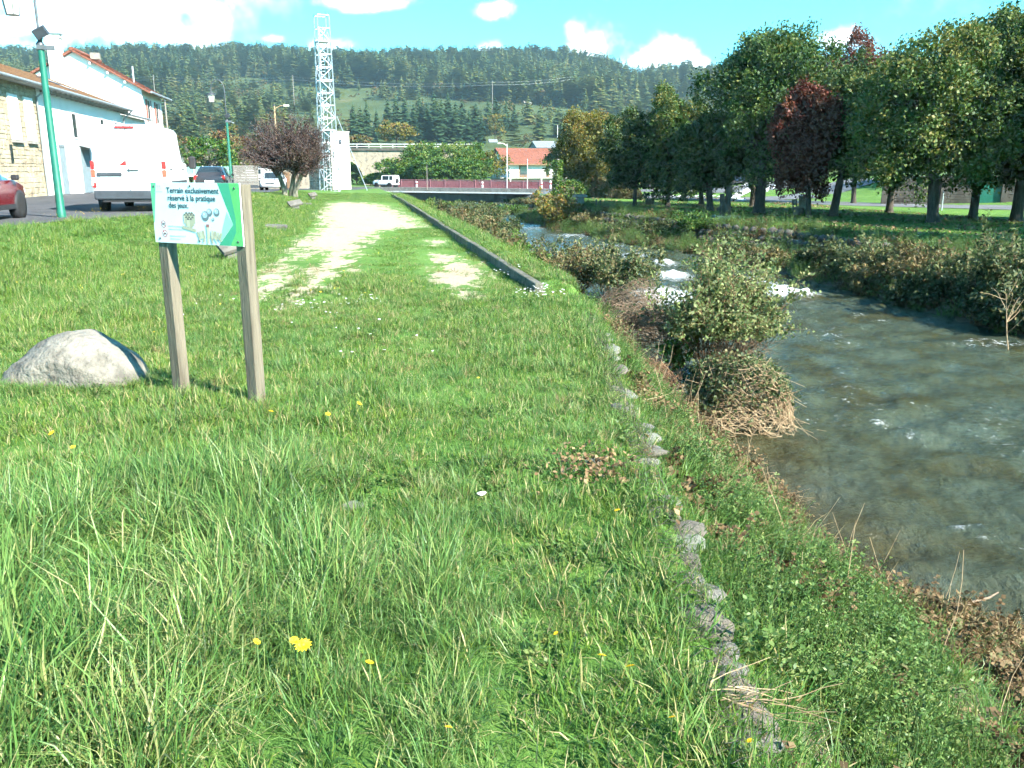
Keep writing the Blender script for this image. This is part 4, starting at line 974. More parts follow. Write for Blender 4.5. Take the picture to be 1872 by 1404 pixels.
def vehicle(name, loc, rz, label, cat, st, flags, paint, wheels, rw, rear, group=None, details=True):
    """st: stations rear to front (x, z_bottom, z_belt, z_roof, half_width, half_roof); flags per interval: s side glass, t top glass"""
    root = empty(name, loc, rz, label, cat, group)
    rings = []
    for (x, zb, zt, zr, w, wr) in st:
        zr2 = max(zr, zt + .02); mid = zb + (zt - zb) * .55
        half = [(w * .84, zb), (w * .97, zb + .08), (w, mid), (w * .975, zt - .02), (w * .955, zt), (wr + (w * .955 - wr) * .12, zt + (zr2 - zt) * .86), (wr * .92, zt + (zr2 - zt) * .965), (wr * .5, zr2 - .003)]
        rings.append([(x, -y, z) for y, z in half] + [(x, y, z) for y, z in reversed(half)])
    n = len(rings[0]); V = [p for r_ in rings for p in r_]; body = []; glass = []
    for i in range(len(rings) - 1):
        fl = flags[i]
        for k in range(n):
            k2 = (k + 1) % n; f = (i * n + k, (i + 1) * n + k, (i + 1) * n + k2, i * n + k2)
            side = k in (4, n - 6); top = k in (6, 7, 8) 
            (glass if (side and 's' in fl) or (top and 't' in fl) else body).append(f)
    body += [tuple(range(n)), tuple(reversed(range((len(rings) - 1) * n, len(rings) * n)))]
    for nm, fs, mt in (('body', body, paint), ('window', glass, M['glass'])):
        if not fs: continue
        used = sorted({i for f in fs for i in f}); mp = {o: i for i, o in enumerate(used)}
        me = bpy.data.meshes.new(nm); me.from_pydata([V[i] for i in used], [], [tuple(mp[i] for i in f) for f in fs]); me.polygons.foreach_set('use_smooth', [True] * len(me.polygons)); me.update()
        bmm = bmesh.new(); bmm.from_mesh(me); bmesh.ops.recalc_face_normals(bmm, faces=bmm.faces); bmm.to_mesh(me); bmm.free()
        try: me.set_sharp_from_angle(angle=R(38))
        except Exception: pass
        add(nm, me, mt, root)
    w = max(s_[4] for s_ in st)
    for x in wheels:
        for sg in (-1, 1):
            MB().lathe([(rw * 1.12, -.1), (rw * 1.12, .1)], (0, 0, 0), 22).build('wheel_arch', M['black'], root, (x, sg * (w - .085), rw)).rotation_euler = (R(90), 0, 0)
            wheel(root, x, sg * (w - .08), rw, rw, .2, sg)
    rear(root, w)
    for sg in (-1, 1):
        xm = next((s_[0] for i, s_ in enumerate(st) if i > len(st) * .55), 2); 
    return root
HATCH = [(0, .40, .84, .90, .66, .5), (.06, .32, .90, 1.0, .78, .60), (.22, .27, .95, 1.16, .85, .62), (.5, .24, .97, 1.40, .875, .60), (.8, .22, .96, 1.47, .885, .61), (1.0, .22, .96, 1.49, .885, .62), (1.75, .22, .94, 1.50, .885, .63), (1.85, .22, .94, 1.50, .885, .63), (2.55, .22, .93, 1.45, .885, .62), (3.05, .22, .94, 1.10, .88, .60), (3.25, .22, .93, .98, .875, .62), (3.95, .24, .80, .84, .83, .6), (4.18, .28, .66, .70, .74, .5), (4.25, .36, .58, .60, .66, .45)]
HF = ['', '', 't', 't', '', 's', '', 's', 'st', 't', '', '', '']
def rear_car(root, w, col=None):
    for sg in (-1, 1):
        MB().box((.12, sg * (w - .13), .86), (.16, .22, .26)).build('tail_light', M['redlamp'], root, bevel=.03)
        MB().box((3.05, sg * (w + .06), 1.0), (.16, .16, .13)).build('mirror', M['black'], root, bevel=.03)
        MB().box((2.1, sg * (w + .002), .84), (.18, .03, .03)).build('handle', M['black'], root)
        MB().box((4.08, sg * (w - .24), .66), (.2, .26, .13)).build('headlight', M['lglass'], root, bevel=.03)
        MB().box((2.2, sg * (w - .01), .30), (2.1, .04, .12)).build('sill_trim', M['black'], root)
    MB().box((.0, 0, .64), (.05, .52, .12)).build('number_plate', M['plate'], root); MB().box((.06, 0, .40), (.14, 1.30, .12)).build('bumper_strip', M['black'], root, bevel=.03)
    MB().box((4.27, 0, .46), (.05, .52, .11)).build('number_plate', M['plate'], root); MB().box((4.22, 0, .60), (.08, .7, .09)).build('grille', M['black'], root)
HEAD = math.atan2(1, -.19)
vehicle('red_car', (-12.72, 18.75, .53), HEAD, 'dark red hatchback parked at the left edge, rear towards us', 'car', HATCH, HF, M['redpaint'], (.78, 3.40), .325, rear_car)
VAN = [(0, .42, 1.45, 2.30, .94, .80), (.04, .38, 1.45, 2.40, 1.0, .86), (.25, .34, 1.45, 2.46, 1.02, .88), (3.5, .34, 1.45, 2.46, 1.02, .88), (3.6, .34, 1.42, 2.44, 1.02, .86), (4.45, .34, 1.38, 2.12, 1.01, .80), (4.9, .34, 1.30, 1.62, .98, .76), (5.15, .34, 1.15, 1.24, .95, .74), (5.5, .38, .92, .96, .86, .6), (5.58, .46, .72, .74, .76, .5)]
VF = ['', '', '', '', 's', 't', 't', '', '']
def rear_van(root, w):
    MB().box((-.03, 0, .48), (.22, 1.94, .26)).build('rear_bumper', M['grey_pl'], root, bevel=.04); MB().box((-.02, 0, .33), (.14, 1.5, .1)).build('bumper_step', M['black'], root)
    for sg in (-1, 1):
        for z, h, m_ in ((1.32, .22, 'redlamp'), (1.08, .2, 'orlamp'), (.90, .14, 'plate'), (.76, .14, 'redlamp')):
            MB().box((.02, sg * .955, z), (.09, .11, h)).build('tail_light', M[m_], root, bevel=.015)
        MB().box((4.5, sg * (w + .17), 1.42), (.2, .22, .42)).build('mirror', M['black'], root, bevel=.05)
        MB().bar((4.55, sg * (w - .05), 1.3), (4.5, sg * (w + .12), 1.35), .07).build('mirror_arm', M['black'], root)
        MB().box((2.4, sg * (w + .006), .78), (3.1, .03, .16)).build('side_moulding', M['grey_pl'], root)
        MB().box((5.25, sg * .72, .86), (.36, .26, .3)).build('headlight', M['lglass'], root, bevel=.05)
        for x in (.9, 3.4): MB().box((x, sg * (w + .003), 1.2), (.22, .02, .05)).build('handle', M['grey_pl'], root)
    MB().box((-.004, 0, 1.40), (.012, .018, 1.85)).build('door_gap', M['grey_pl'], root)
    MB().box((-.015, -.0, 2.36), (.05, .5, .06)).build('stop_light', M['redlamp'], root)
    MB().box((-.03, .52, 1.06), (.06, .66, .10)).build('handle_bar', M['grey_pl'], root, bevel=.02); MB().box((-.015, .52, .93), (.03, .52, .11)).build('number_plate', M['plate'], root)
    MB().box((-.02, -.12, 1.18), (.04, .30, .04)).build('door_handle', M['grey_pl'], root)
    MB().prism([(0, 0), (.22, 0), (0, .16)], .004, Matrix.Translation((-.008, .05, 1.30)) @ Matrix.Rotation(R(90), 4, 'Z') @ Matrix.Rotation(R(90), 4, 'X')).build('sticker', M['redlamp'], root)
    for z in (.8, 1.9):
        for sg in (-1, 1): MB().box((.02, sg * .99, z), (.1, .05, .12)).build('hinge', M['wpaint'], root)
vehicle('white_van', (-11.02, 25.4, .53), HEAD + R(2), 'white panel van parked on the street, rear doors towards us', 'van', VAN, VF, M['wpaint'], (.95, 4.5), .34, rear_van)
vehicle('dark_car', (-17.35, 50.5, .44), HEAD, 'dark estate car on the street, above the sign', 'car', HATCH, HF, M['darkpaint'], (.78, 3.40), .325, rear_car)
vehicle('silver_car', (-20.4, 76.5, .06), HEAD + R(176), 'pale silver hatchback facing us, left of the bare purple tree', 'car', HATCH, HF, M['silverpaint'], (.78, 3.40), .325, rear_car)
JEEP = [(0, .5, 1.0, 1.55, .74, .66), (.03, .42, 1.05, 1.66, .77, .68), (.15, .36, 1.05, 1.70, .79, .69), (.7, .34, 1.05, 1.71, .79, .69), (.78, .34, 1.05, 1.71, .79, .69), (1.85, .34, 1.04, 1.70, .79, .69), (2.0, .34, 1.04, 1.66, .79, .68), (2.35, .34, 1.04, 1.08, .79, .66), (3.15, .36, .98, 1.02, .78, .6), (3.45, .42, .86, .90, .74, .55), (3.5, .5, .8, .82, .7, .5)]
def rear_jeep(root, w):
    for sg in (-1, 1):
        MB().box((.03, sg * .68, .72), (.08, .12, .2)).build('tail_light', M['redlamp'], root); MB().box((3.42, sg * .55, .78), (.12, .2, .18)).build('headlight', M['lglass'], root, bevel=.03)
        MB().box((2.3, sg * (w + .08), 1.08), (.12, .14, .14)).build('mirror', M['black'], root); MB().box((1.75, sg * (w - .01), .42), (1.7, .05, .1)).build('sill_trim', M['grey_pl'], root)
    e = MB().lathe([(.12, -.1), (.3, -.1), (.32, 0), (.3, .1), (.12, .1)], (0, 0, 0), 18).build('spare_wheel', M['tyre'], root, (-.12, 0, .95)); e.rotation_euler = (0, R(90), 0)
    MB().box((3.5, 0, .46), (.14, 1.4, .18)).build('front_bumper', M['grey_pl'], root, bevel=.03)
jp = on_bridge(706, 3.0)
vehicle('white_jeep', (jp.x + bd.x * 1.8, jp.y + bd.y * 1.8, -.66), math.atan2(bd.y, bd.x) + math.pi, 'small boxy white off-road car driving over the bridge', 'car', JEEP, ['', '', 's', '', 's', '', 'st', '', '', ''], M['wpaint'], (.65, 2.85), .34, rear_jeep)
for (u, Y, m_, rz, lab) in ((1138, 112, 'bluepaint', 70, 'dark blue car parked behind the rounded orange shrubs'), (1168, 113, 'redpaint', 75, 'dark red car parked behind the trees next to the blue one'), (1205, 113, 'darkpaint', 30, 'black car parked in the shade left of the pale car'),
                        (1262, 112, 'silverpaint', 20, 'pale silver car parked in the shade under the trees across the road'), (1318, 110, 'darkpaint', 25, 'dark car parked in the shade right of the pale car'), (1350, 109, 'bluepaint', 25, 'dark blue car parked in the shade behind the big trunk')):
    p = at(u, 345, Y); vehicle('parked_car', (p.x - 2, Y, Hs(p.x, Y) + .05), R(rz), lab, 'car', HATCH, HF, M[m_], (.78, 3.40), .325, rear_car, 'cars parked behind the park trees')

# ---------------------------------------------------------------- park furniture and walls on the far bank
def park():
    def bench(u, v, rz, label):
        p = gp(u, v, -.9); root = empty('park_bench', (p.x, p.y, Hs(p.x, p.y)), R(rz), label, 'bench', 'benches in the riverside park')
        for k in range(3): MB().box((0, -.16 + .17 * k, .45), (1.5, .14, .045)).build('seat_slat', M['woodg'], root)
        for k in range(2): MB().box((0, .24 + .03 * k, .66 + .17 * k), (1.5, .035, .13)).build('back_slat', M['woodg'], root)
        for x in (-.6, .6): MB().add([], []).box((x, 0, .21), (.09, .42, .44)).bar((x, .2, .4), (x, .28, .92), .07).build('leg', M['conc'], root)
    bench(1459, 393, 62, 'dark slatted park bench beside the slim tree under the red crown'); bench(1188, 374, 70, 'park bench under the leaning trees on the left of the park')
    p = gp(1463, 386, -.9); root = empty('litter_bin', (p.x + .5, p.y + 1.0, Hs(p.x, p.y)), 0, 'grey round litter bin behind the dark park bench', 'bin')
    MB().lathe([(.28, 0), (.30, .05), (.31, .85), (.33, .88), (.33, .95), (.26, .95), (.26, .6)], (0, 0, 0), 14).build('body', M['conc_l'], root); MB().lathe([(.335, .93), (.335, .97), (.27, .97)], (0, 0, 0), 14).build('rim', M['galv'], root)
    p = gp(1060, 378, -.9); root = empty('stone_pedestal', (p.x, p.y, Hs(p.x, p.y)), R(10), 'small flared stone planter on the lawn below the yellow tree', 'planter')
    MB().add([], []).box((0, 0, .08), (.75, .75, .16)).box((0, 0, .5), (.5, .5, .7)).box((0, 0, .92), (.9, .9, .16)).build('pedestal', M['conc_l'], root, bevel=.02); MB().box((0, 0, 1.03), (.8, .8, .06)).build('rim', M['conc'], root)
    p = gp(1326, 402, -.95); root = empty('wooden_sculpture', (p.x, p.y, Hs(p.x, p.y)), R(5), 'dark carved two-pronged timber sculpture on a stone base at the bank edge', 'sculpture')
    MB().tube([(-.18, 0, .1), (-.2, 0, .8), (-.26, .02, 1.35)], [.17, .15, .13], 9).build('prong', M['bark'], root); MB().tube([(.1, 0, .1), (.08, 0, 1.0), (.12, 0, 1.72)], [.19, .16, .14], 9).build('prong', M['bark'], root)
    MB().tube([(-.5, .05, .5), (0, 0, .75), (.35, .1, .62)], .07, 7).build('crosspiece', M['bark'], root); MB().box((0, 0, .04), (1.5, .7, .28)).build('base', M['conc_l'], root, bevel=.04)
    p = gp(1093, 382, -.9); root = empty('bank_post', (p.x, p.y, Hs(p.x, p.y)), 0, 'pair of short dark posts on a concrete foot left of the park', 'post')
    for x in (-.12, .16): MB().tube([(x, 0, 0), (x, 0, .75)], .05, 6).build('post', M['dsteel'], root)
    MB().box((0, -.2, .03), (.8, .5, .16)).build('foot', M['conc_l'], root)
    # planked wall behind the road on the right
    A, B = Vector((29.5, 69.5)), Vector((66, 57.5)); d = (B - A); L_ = d.length; d.normalize(); ang = math.atan2(d.y, d.x)
    root = empty('garden_wall', (A.x, A.y, -.9), ang, 'long dark garden wall with posts behind the road on the right', 'wall')
    MB().box((L_ / 2, .2, .95), (L_, .25, 2.3)).build('wall', M['dark_stone'], root); MB().box((L_ / 2, .2, 2.14), (L_ + .2, .42, .09)).build('coping', M['conc'], root)
    o = stoneblocks(0, L_, .0, 2.05, .075, 12, .7, .05).build('stonework', M['dark_stone'], root); o['kind'] = 'stuff'
    for x in np.arange(0, L_, 4.2): MB().box((x, .0, 1.05), (.4, .45, 2.4)).build('pier', M['dark_stone'], root)
    MB().box((7.5, .02, 1.0), (1.6, .1, 2.1)).build('gate', M['green'], root)
    # old stone revetment at the foot of the park lawn
    root = empty('river_wall', (0, 0, 0), 0, 'dark old stone revetment along the far bank of the river', 'wall')
    ys = np.arange(27, 62, 1.1); r = random.Random(4); mb = MB(); STN = [blob_mesh('revetment_stone', 60 + i, 1, .12, .8) for i in range(3)]
    for me in STN: me.materials.append(M['dark_stone'])
    cnt = 0
    y = 30.0
    while y < 60:
        for k in range(3):
            s_ = float(far_s(y)) + 2.1 + .42 * k; x = s_ - float(shear(y)); o = add('stone', r.choice(STN), None, root, (x, y + r.uniform(-.1, .1), Hs(x, y) + .08)); a = r.uniform(.2, .32); o.scale = (a, a * 1.25, a * .9); o.rotation_euler = (r.uniform(-.2, .2), r.uniform(-.3, .3), r.uniform(0, 6)); cnt += 1
        y += .62
    p = gp(1524, 452, -1.5); root = empty('outfall_pipe', (p.x, p.y, -1.62), R(-20), 'white outfall pipe end sticking out of the far bank', 'pipe')
    o = MB().lathe([(.20, 0), (.24, 0), (.24, 1.1), (.20, 1.1), (.20, 0)], (0, 0, 0), 16).build('pipe', M['rail_w'], root); o.rotation_euler = (R(80), 0, R(-40)); MB().box((.2, .35, -.05), (.9, .5, .5), rz=-.6).build('headwall', M['conc_l'], root)
    pole(1378, 330, 362, 78, .05, M['rail_w'], 'slim white road sign post at the junction'); pole(1721, 352, 386, 58, .05, M['galv'], 'thin leaning grey post against the garden wall')
park()
# power line across the hillside
def wires():
    root = empty('power_line', (0, 0, 0), 0, 'pale overhead power line crossing the hillside', 'power line')
    P_ = [at(-40, 150, 430), at(280, 139, 420), at(535, 140, 410), at(900, 150, 420), at(1060, 138, 440)]
    pts = []
    for a, b_ in zip(P_[:-1], P_[1:]):
        for k in range(10):
            t = k / 10; q = a.lerp(b_, t); q.z -= 2.2 * 4 * t * (1 - t) * (a - b_).length / 110; pts.append(q)
    MB().tube(pts, .02, 4).build('wire', M['galv'], root); MB().tube([p + Vector((0, 0, -1.2)) for p in pts], .025, 4).build('wire', M['galv'], root)
    for p, v in ((P_[2], 182), (P_[1], 175), (P_[3], 190)):
        MB().tube([(p.x, p.y, Hs(p.x, p.y) - 1), (p.x, p.y, p.z + .6)], [.22, .15], 6).build('pylon', M['woodg'], root)
wires()
# ---------------------------------------------------------------- foliage helpers
def unit(a): return a / np.maximum(np.linalg.norm(a, axis=-1, keepdims=True), 1e-9)
def leaf_quads(P, L_, r, axis=None, up=.5, wid=.34, bend=.18, tone=None, droop=0.0):
    """four-point folded leaves at points P, length L_ (scalar or array)"""
    n = len(P); L_ = np.broadcast_to(np.asarray(L_, float), (n,))[:, None]
    d = r.normal(size=(n, 3)); 
    if axis is not None: d = unit(d) * .8 + axis
    d[:, 2] -= droop; d = unit(d)
    nn = r.normal(size=(n, 3)) * (1 - up); nn[:, 2] += up; nn = unit(nn - d * np.sum(nn * d, 1, keepdims=True)); s = np.cross(d, nn)
    a = P - d * L_ * .5; m = P + nn * L_ * bend * .5
    V = np.stack([a, m + s * L_ * wid, P + d * L_ * .5 - nn * L_ * bend * .3, m - s * L_ * wid], 1).reshape(-1, 3)
    F = np.arange(n * 4).reshape(n, 4)
    t = r.uniform(0, 1, n) if tone is None else tone
    return V, F, np.repeat(t, 4)
def leaf_mesh(name, P, L_, r, **k):
    V, F, t = leaf_quads(P, L_, r, **k); return npmesh(name, V, F, False, {'rnd': t})
def tubes_np(segs, n=4):
    """many straight tapered twigs at once: segs (m, 8) = a(3), b(3), ra, rb"""
    S = np.asarray(segs, float); m = len(S); a, b_ = S[:, :3], S[:, 3:6]; d = unit(b_ - a); ref = np.where(np.abs(d[:, 2:3]) < .9, [[0, 0, 1.0]], [[1.0, 0, 0]])
    x = unit(np.cross(d, ref)); y = np.cross(d, x); V = []
    for e, rr in ((a, S[:, 6]), (b_, S[:, 7])):
        for k in range(n):
            t = 2 * math.pi * k / n; V.append(e + (x * math.cos(t) + y * math.sin(t)) * rr[:, None])
    V = np.stack(V, 1); base = (np.arange(m) * 2 * n)[:, None]; F = []
    for k in range(n): F.append(base + np.array([[k, (k + 1) % n, n + (k + 1) % n, n + k]]))
    return V.reshape(-1, 3), np.stack(F, 1).reshape(-1, 4)
def curve_pts(a, d, L_, steps, r, wander, grav):
    pts = [np.array(a, float)]; d = np.array(d, float)
    for k in range(steps):
        d = d + r.normal(size=3) * wander; d[2] += grav; d /= np.linalg.norm(d); pts.append(pts[-1] + d * L_ / steps)
    return pts
def segs_of(pts, r0, r1):
    n = len(pts) - 1; return [(*pts[i], *pts[i + 1], r0 + (r1 - r0) * i / n, r0 + (r1 - r0) * (i + 1) / n) for i in range(n)]

LC = {
 'lime_dark': leafm('leaf_lime_dark', [(.014, .034, .012), (.024, .056, .016), (.040, .082, .020), (.070, .112, .026), (.12, .13, .035)], .28, scale=.35),
 'lime': leafm('leaf_lime', [(.018, .046, .013), (.036, .082, .020), (.064, .118, .026), (.11, .150, .034), (.18, .165, .045)], .30, scale=.4),
 'maple_red': leafm('leaf_red', [(.040, .014, .012), (.078, .023, .018), (.125, .036, .027), (.16, .055, .03), (.12, .055, .026)], .28, scale=.5),
 'yellow': leafm('leaf_yellow', [(.045, .062, .014), (.09, .105, .02), (.15, .145, .028), (.21, .165, .032), (.20, .11, .028)], .32, scale=.4),
 'hedge': leafm('leaf_hedge', [(.018, .055, .013), (.040, .105, .020), (.072, .150, .026), (.11, .180, .032), (.17, .20, .05)], .35, scale=.16, big=.5),
 'willow': leafm('leaf_willow', [(.028, .050, .018), (.055, .085, .028), (.09, .12, .042), (.14, .165, .07), (.18, .165, .07)], .35, scale=1.2),
 'willow_p': leafm('leaf_willow_pale', [(.075, .11, .032), (.13, .175, .055), (.20, .245, .09), (.28, .31, .14), (.30, .27, .11)], .42, scale=1.2),
 'willow_d': leafm('leaf_willow_dark', [(.016, .032, .012), (.030, .052, .018), (.05, .075, .026), (.08, .10, .036), (.11, .095, .04)], .3, scale=.8),
 'bright': leafm('leaf_bright', [(.03, .08, .012), (.06, .13, .02), (.10, .18, .03), (.16, .21, .04)], .38, scale=1),
 'rust': leafm('leaf_rust', [(.06, .07, .024), (.10, .10, .035), (.15, .12, .05), (.21, .15, .07), (.11, .13, .045)], .3, scale=1, big=.5),
 'purple': leafm('leaf_purple', [(.045, .028, .026), (.07, .04, .036), (.10, .065, .052), (.085, .072, .042)], .2, scale=.6),
 'conifer': leafm('needles', [(.022, .050, .020), (.050, .090, .032), (.092, .135, .042), (.145, .175, .054), (.19, .18, .06)], .18, scale=.03, big=.6),
 'conifer_n': leafm('needles_near', [(.013, .036, .021), (.027, .062, .032), (.046, .092, .040), (.072, .118, .046)], .12, scale=.05, big=.4),
 'wood_mix': leafm('leaf_mixed_wood', [(.035, .060, .018), (.065, .090, .026), (.11, .12, .036), (.17, .13, .045), (.15, .075, .04)], .25, scale=.03, big=.7),
 'dead': leafm('dead_leaf', [(.10, .06, .03), (.17, .105, .05), (.25, .16, .08), (.34, .24, .13)], .2, scale=3),
}
def crown_points(r, n, rx, ry, rz, nlobe, lobe, spread=.22, hollow=.45, clump=26, bottom=-.85):
    """points gathered in clumps on the skin of many lobes that fill an egg-shaped crown"""
    u = unit(r.normal(size=(nlobe * 3, 3))); u = u[u[:, 2] > bottom][:nlobe]; rad = r.uniform(hollow, .9, len(u))[:, None]
    taper = 1 - .25 * np.clip(u[:, 2:3], 0, 1)
    bx = np.sqrt(np.clip(1 - np.abs(u[:, 2:3]) ** 3.2, .05, 1)) / np.sqrt(np.clip(1 - u[:, 2:3] ** 2, .05, 1)); u = np.concatenate([u[:, :2] * np.minimum(bx, 1.8), u[:, 2:3]], 1)
    LcN = u * rad * taper; lr = lobe * r.uniform(.65, 1.25, len(u))
    nc = max(1, n // clump); li = r.integers(0, len(u), nc); v = unit(r.normal(size=(nc, 3)) + u[li] * .9 + [0, 0, .25])
    cc = LcN[li] + v * lr[li][:, None] * r.uniform(.75, 1.1, (nc, 1))
    P = np.repeat(cc, clump, 0) + r.normal(size=(nc * clump, 3)) * spread * lobe * np.array([1, 1, .7])
    ax = np.repeat(unit(cc + [0, 0, .2]), clump, 0); tone = np.clip(np.repeat(r.uniform(.15, .85, nc), clump) + r.normal(size=nc * clump) * .13, 0, 1)
    return P * [rx, ry, rz], ax, tone, LcN * [rx, ry, rz]
def tree(name, label, x, y, crown_w, z_top, z_low, trunk_r, mat, bark, seed, n=11000, leaf=.17, lean=(0, 0), group=None, nlobe=34, lobe=.30, zg=None, cat='tree', crown_d=None, core=0):
    r = np.random.default_rng(seed); z0 = (Hs(x, y) if zg is None else zg) - .08; root = empty(name, (x, y, z0), 0, label, cat, group)
    h = z_top - z0; lo = z_low - z0; cz = (h + lo) / 2; rz_ = (h - lo) / 2; rx = crown_w / 2; ry = (crown_d or crown_w) / 2
    c = np.array([lean[0], lean[1], cz])
    P, ax, tone, lobes = crown_points(r, n, rx, ry, rz_, nlobe, lobe); P = P + c
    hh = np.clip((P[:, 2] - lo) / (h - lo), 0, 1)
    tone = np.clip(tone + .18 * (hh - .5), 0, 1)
    if core:
        cp = unit(r.normal(size=(core, 3))) * (r.uniform(0, 1, (core, 1)) ** .5) * [rx * .72, ry * .72, rz_ * .78] + c; ca = unit(r.normal(size=(core, 3)))  # oversized inner leaves added to block light and darken the crown's middle
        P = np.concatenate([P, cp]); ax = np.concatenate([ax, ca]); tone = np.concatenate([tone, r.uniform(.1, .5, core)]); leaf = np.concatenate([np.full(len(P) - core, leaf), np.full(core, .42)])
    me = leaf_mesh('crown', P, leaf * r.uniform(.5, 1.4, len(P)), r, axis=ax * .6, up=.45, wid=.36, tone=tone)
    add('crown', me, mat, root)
    mb = MB(); tp = [(0, 0, -.3), (0, 0, 0), (.01 * lean[0], 0, .25), (lean[0] * .06, lean[1] * .06, lo * .8), (lean[0] * .3, lean[1] * .5, lo + .15 * (h - lo)), (lean[0] * .8, lean[1] * .8, lo + .45 * (h - lo)), (lean[0], lean[1], lo + .78 * (h - lo))]
    mb.tube(tp, [trunk_r * 1.75, trunk_r * 1.5, trunk_r * 1.08, trunk_r * .95, trunk_r * .8, trunk_r * .45, trunk_r * .12], 12)
    for k in range(len(lobes)):
        if k % 2 and n > 4000: continue
        b_ = Vector(lobes[k] + c); t = r.uniform(.35, .95); a = Vector(tp[3]).lerp(Vector(tp[5]), t); m_ = a.lerp(b_, .5) + Vector((0, 0, .12 * rz_))
        mb.tube([a, m_, b_], [trunk_r * .34, trunk_r * .2, trunk_r * .05], 5, False)
    mb.build('trunk', bark, root); return root

# ---------------------------------------------------------------- trees of the riverside park
def TP(u, v, z=-.9): return gp(u, v, z)
def zat(v, Y): return at(936, v, Y).z
PARK = [  # u, v base, crown left/right u, v top, v low, kind, trunk r, seed, label
 (1085, 359, 1018, 1136, 188, 345, 'yellow', .22, 101, 'yellow-orange lime tree at the left end of the park row'),
 (1163, 363, 1118, 1200, 196, 340, 'yellow', .18, 102, 'dull orange tree showing between the yellow tree and the green ones'),
 (1160, 378, 1108, 1228, 190, 350, 'lime_dark', .16, 103, 'dark green tree with thin trunk second in the park row'),
 (1220, 379, 1165, 1288, 143, 350, 'lime', .19, 104, 'green tree with rounded top right of the orange crowns'),
 (1282, 374, 1230, 1330, 205, 345, 'lime_dark', .20, 105, 'dark tree with pale slanting trunk in the second row'),
 (1298, 386, 1236, 1352, 190, 352, 'lime_dark', .23, 106, 'dark low crowned tree left of the tallest tree'),
 (1376, 378, 1330, 1440, 120, 345, 'lime_dark', .24, 107, 'shaded tree whose trunk leans behind the thickest trunk'),
 (1387, 390, 1292, 1516, 22, 350, 'lime', .36, 108, 'tallest broad green tree with the thickest trunk in the park'),
 (1478, 398, 1424, 1536, 126, 356, 'maple_red', .17, 109, 'dark red leaved tree in the middle of the park row'),
 (1560, 372, 1500, 1630, 38, 340, 'maple_red', .20, 110, 'tall red leaved tree peeping out behind the green crowns'),
 (1523, 396, 1486, 1640, 80, 356, 'lime_dark', .25, 111, 'dark green tree with black trunk right of the red tree'),
 (1625, 389, 1580, 1720, 60, 350, 'lime', .22, 112, 'green tree with slim sunlit trunk before the garden wall'),
 (1705, 407, 1572, 1838, 12, 356, 'lime', .30, 113, 'broad green tree with flared trunk nearest the river'),
 (1778, 399, 1715, 1900, -10, 350, 'lime', .24, 114, 'green and gold tree with ringed trunk on the right'),
 (1857, 405, 1790, 1985, -40, 345, 'lime', .30, 115, 'big tree at the right edge with low bright leaves'),
 (1990, 415, 1900, 2100, -60, 345, 'lime', .30, 116, 'tree just beyond the right edge of the park lawn'),
]
OFF = [(24.2, 29.0, 121, 'nearest'), (29.4, 34.5, 122, 'middle'), (35, 40.5, 123, 'farthest')]   # the row goes on past the right edge and shades the lawn and bank
for (x, y, sd, wh) in OFF: tree('park_tree', 'park tree of the row past the right edge of the view, %s one' % wh, x, y, 7.2, 9.6, .6, .28, LC['lime'], M['bark'], sd, n=7000, leaf=.34, group='trees of the riverside park', nlobe=46, lobe=.28, core=900)
for (u, v, ul, ur, vt, vl, kind, tr, sd, lab) in PARK:
    p = TP(u, v); Y = p.y; xl, xr = at(ul, 200, Y).x, at(ur, 200, Y).x; w = (xr - xl) * (1.2 if xr - xl > 5.5 and Y < 62 else 1.06); cx = (xl + xr) / 2
    big = w > 5.5
    tree('park_tree', lab, p.x, Y, w, zat(vt, Y), zat(vl, Y) - (.85 if Y < 50 else .6), tr, LC[kind], M['bark'], sd, n=42000 if big else 23000, leaf=.17 if big else .155, lean=(cx - p.x, 0), group='trees of the riverside park', nlobe=70 if big else 44, lobe=.25 if big else .28, core=1500)
# row of trees and hedges closing the view behind the car park and wall
for i, (x, y, w, zt, kind, lab) in enumerate(((9, 128, 9, 6.5, 'lime_dark', 'shaded tree behind the parked cars, leftmost'), (17, 126, 10, 7.5, 'lime_dark', 'shaded tree behind the parked cars, second from left'), (26, 122, 11, 8, 'lime_dark', 'shaded tree behind the parked cars, third from left'), (36, 116, 11, 8.5, 'lime_dark', 'shaded tree behind the parked cars at the road junction'),
                                 (46, 108, 12, 9, 'hedge', 'tree on the green slope behind the crossing'), (44, 84, 10, 8, 'lime_dark', 'dark tree behind the left end of the garden wall'), (52, 78, 10, 8.5, 'lime_dark', 'dark tree behind the middle of the garden wall'), (61, 72, 11, 9, 'lime_dark', 'dark tree behind the right end of the garden wall'))):
    tree('backdrop_tree', lab, x, y, w, zt, Hs(x, y) + .5, .25, LC[kind], M['bark'], 200 + i, n=5200, leaf=.34, group='trees behind the park road', nlobe=30, lobe=.3)

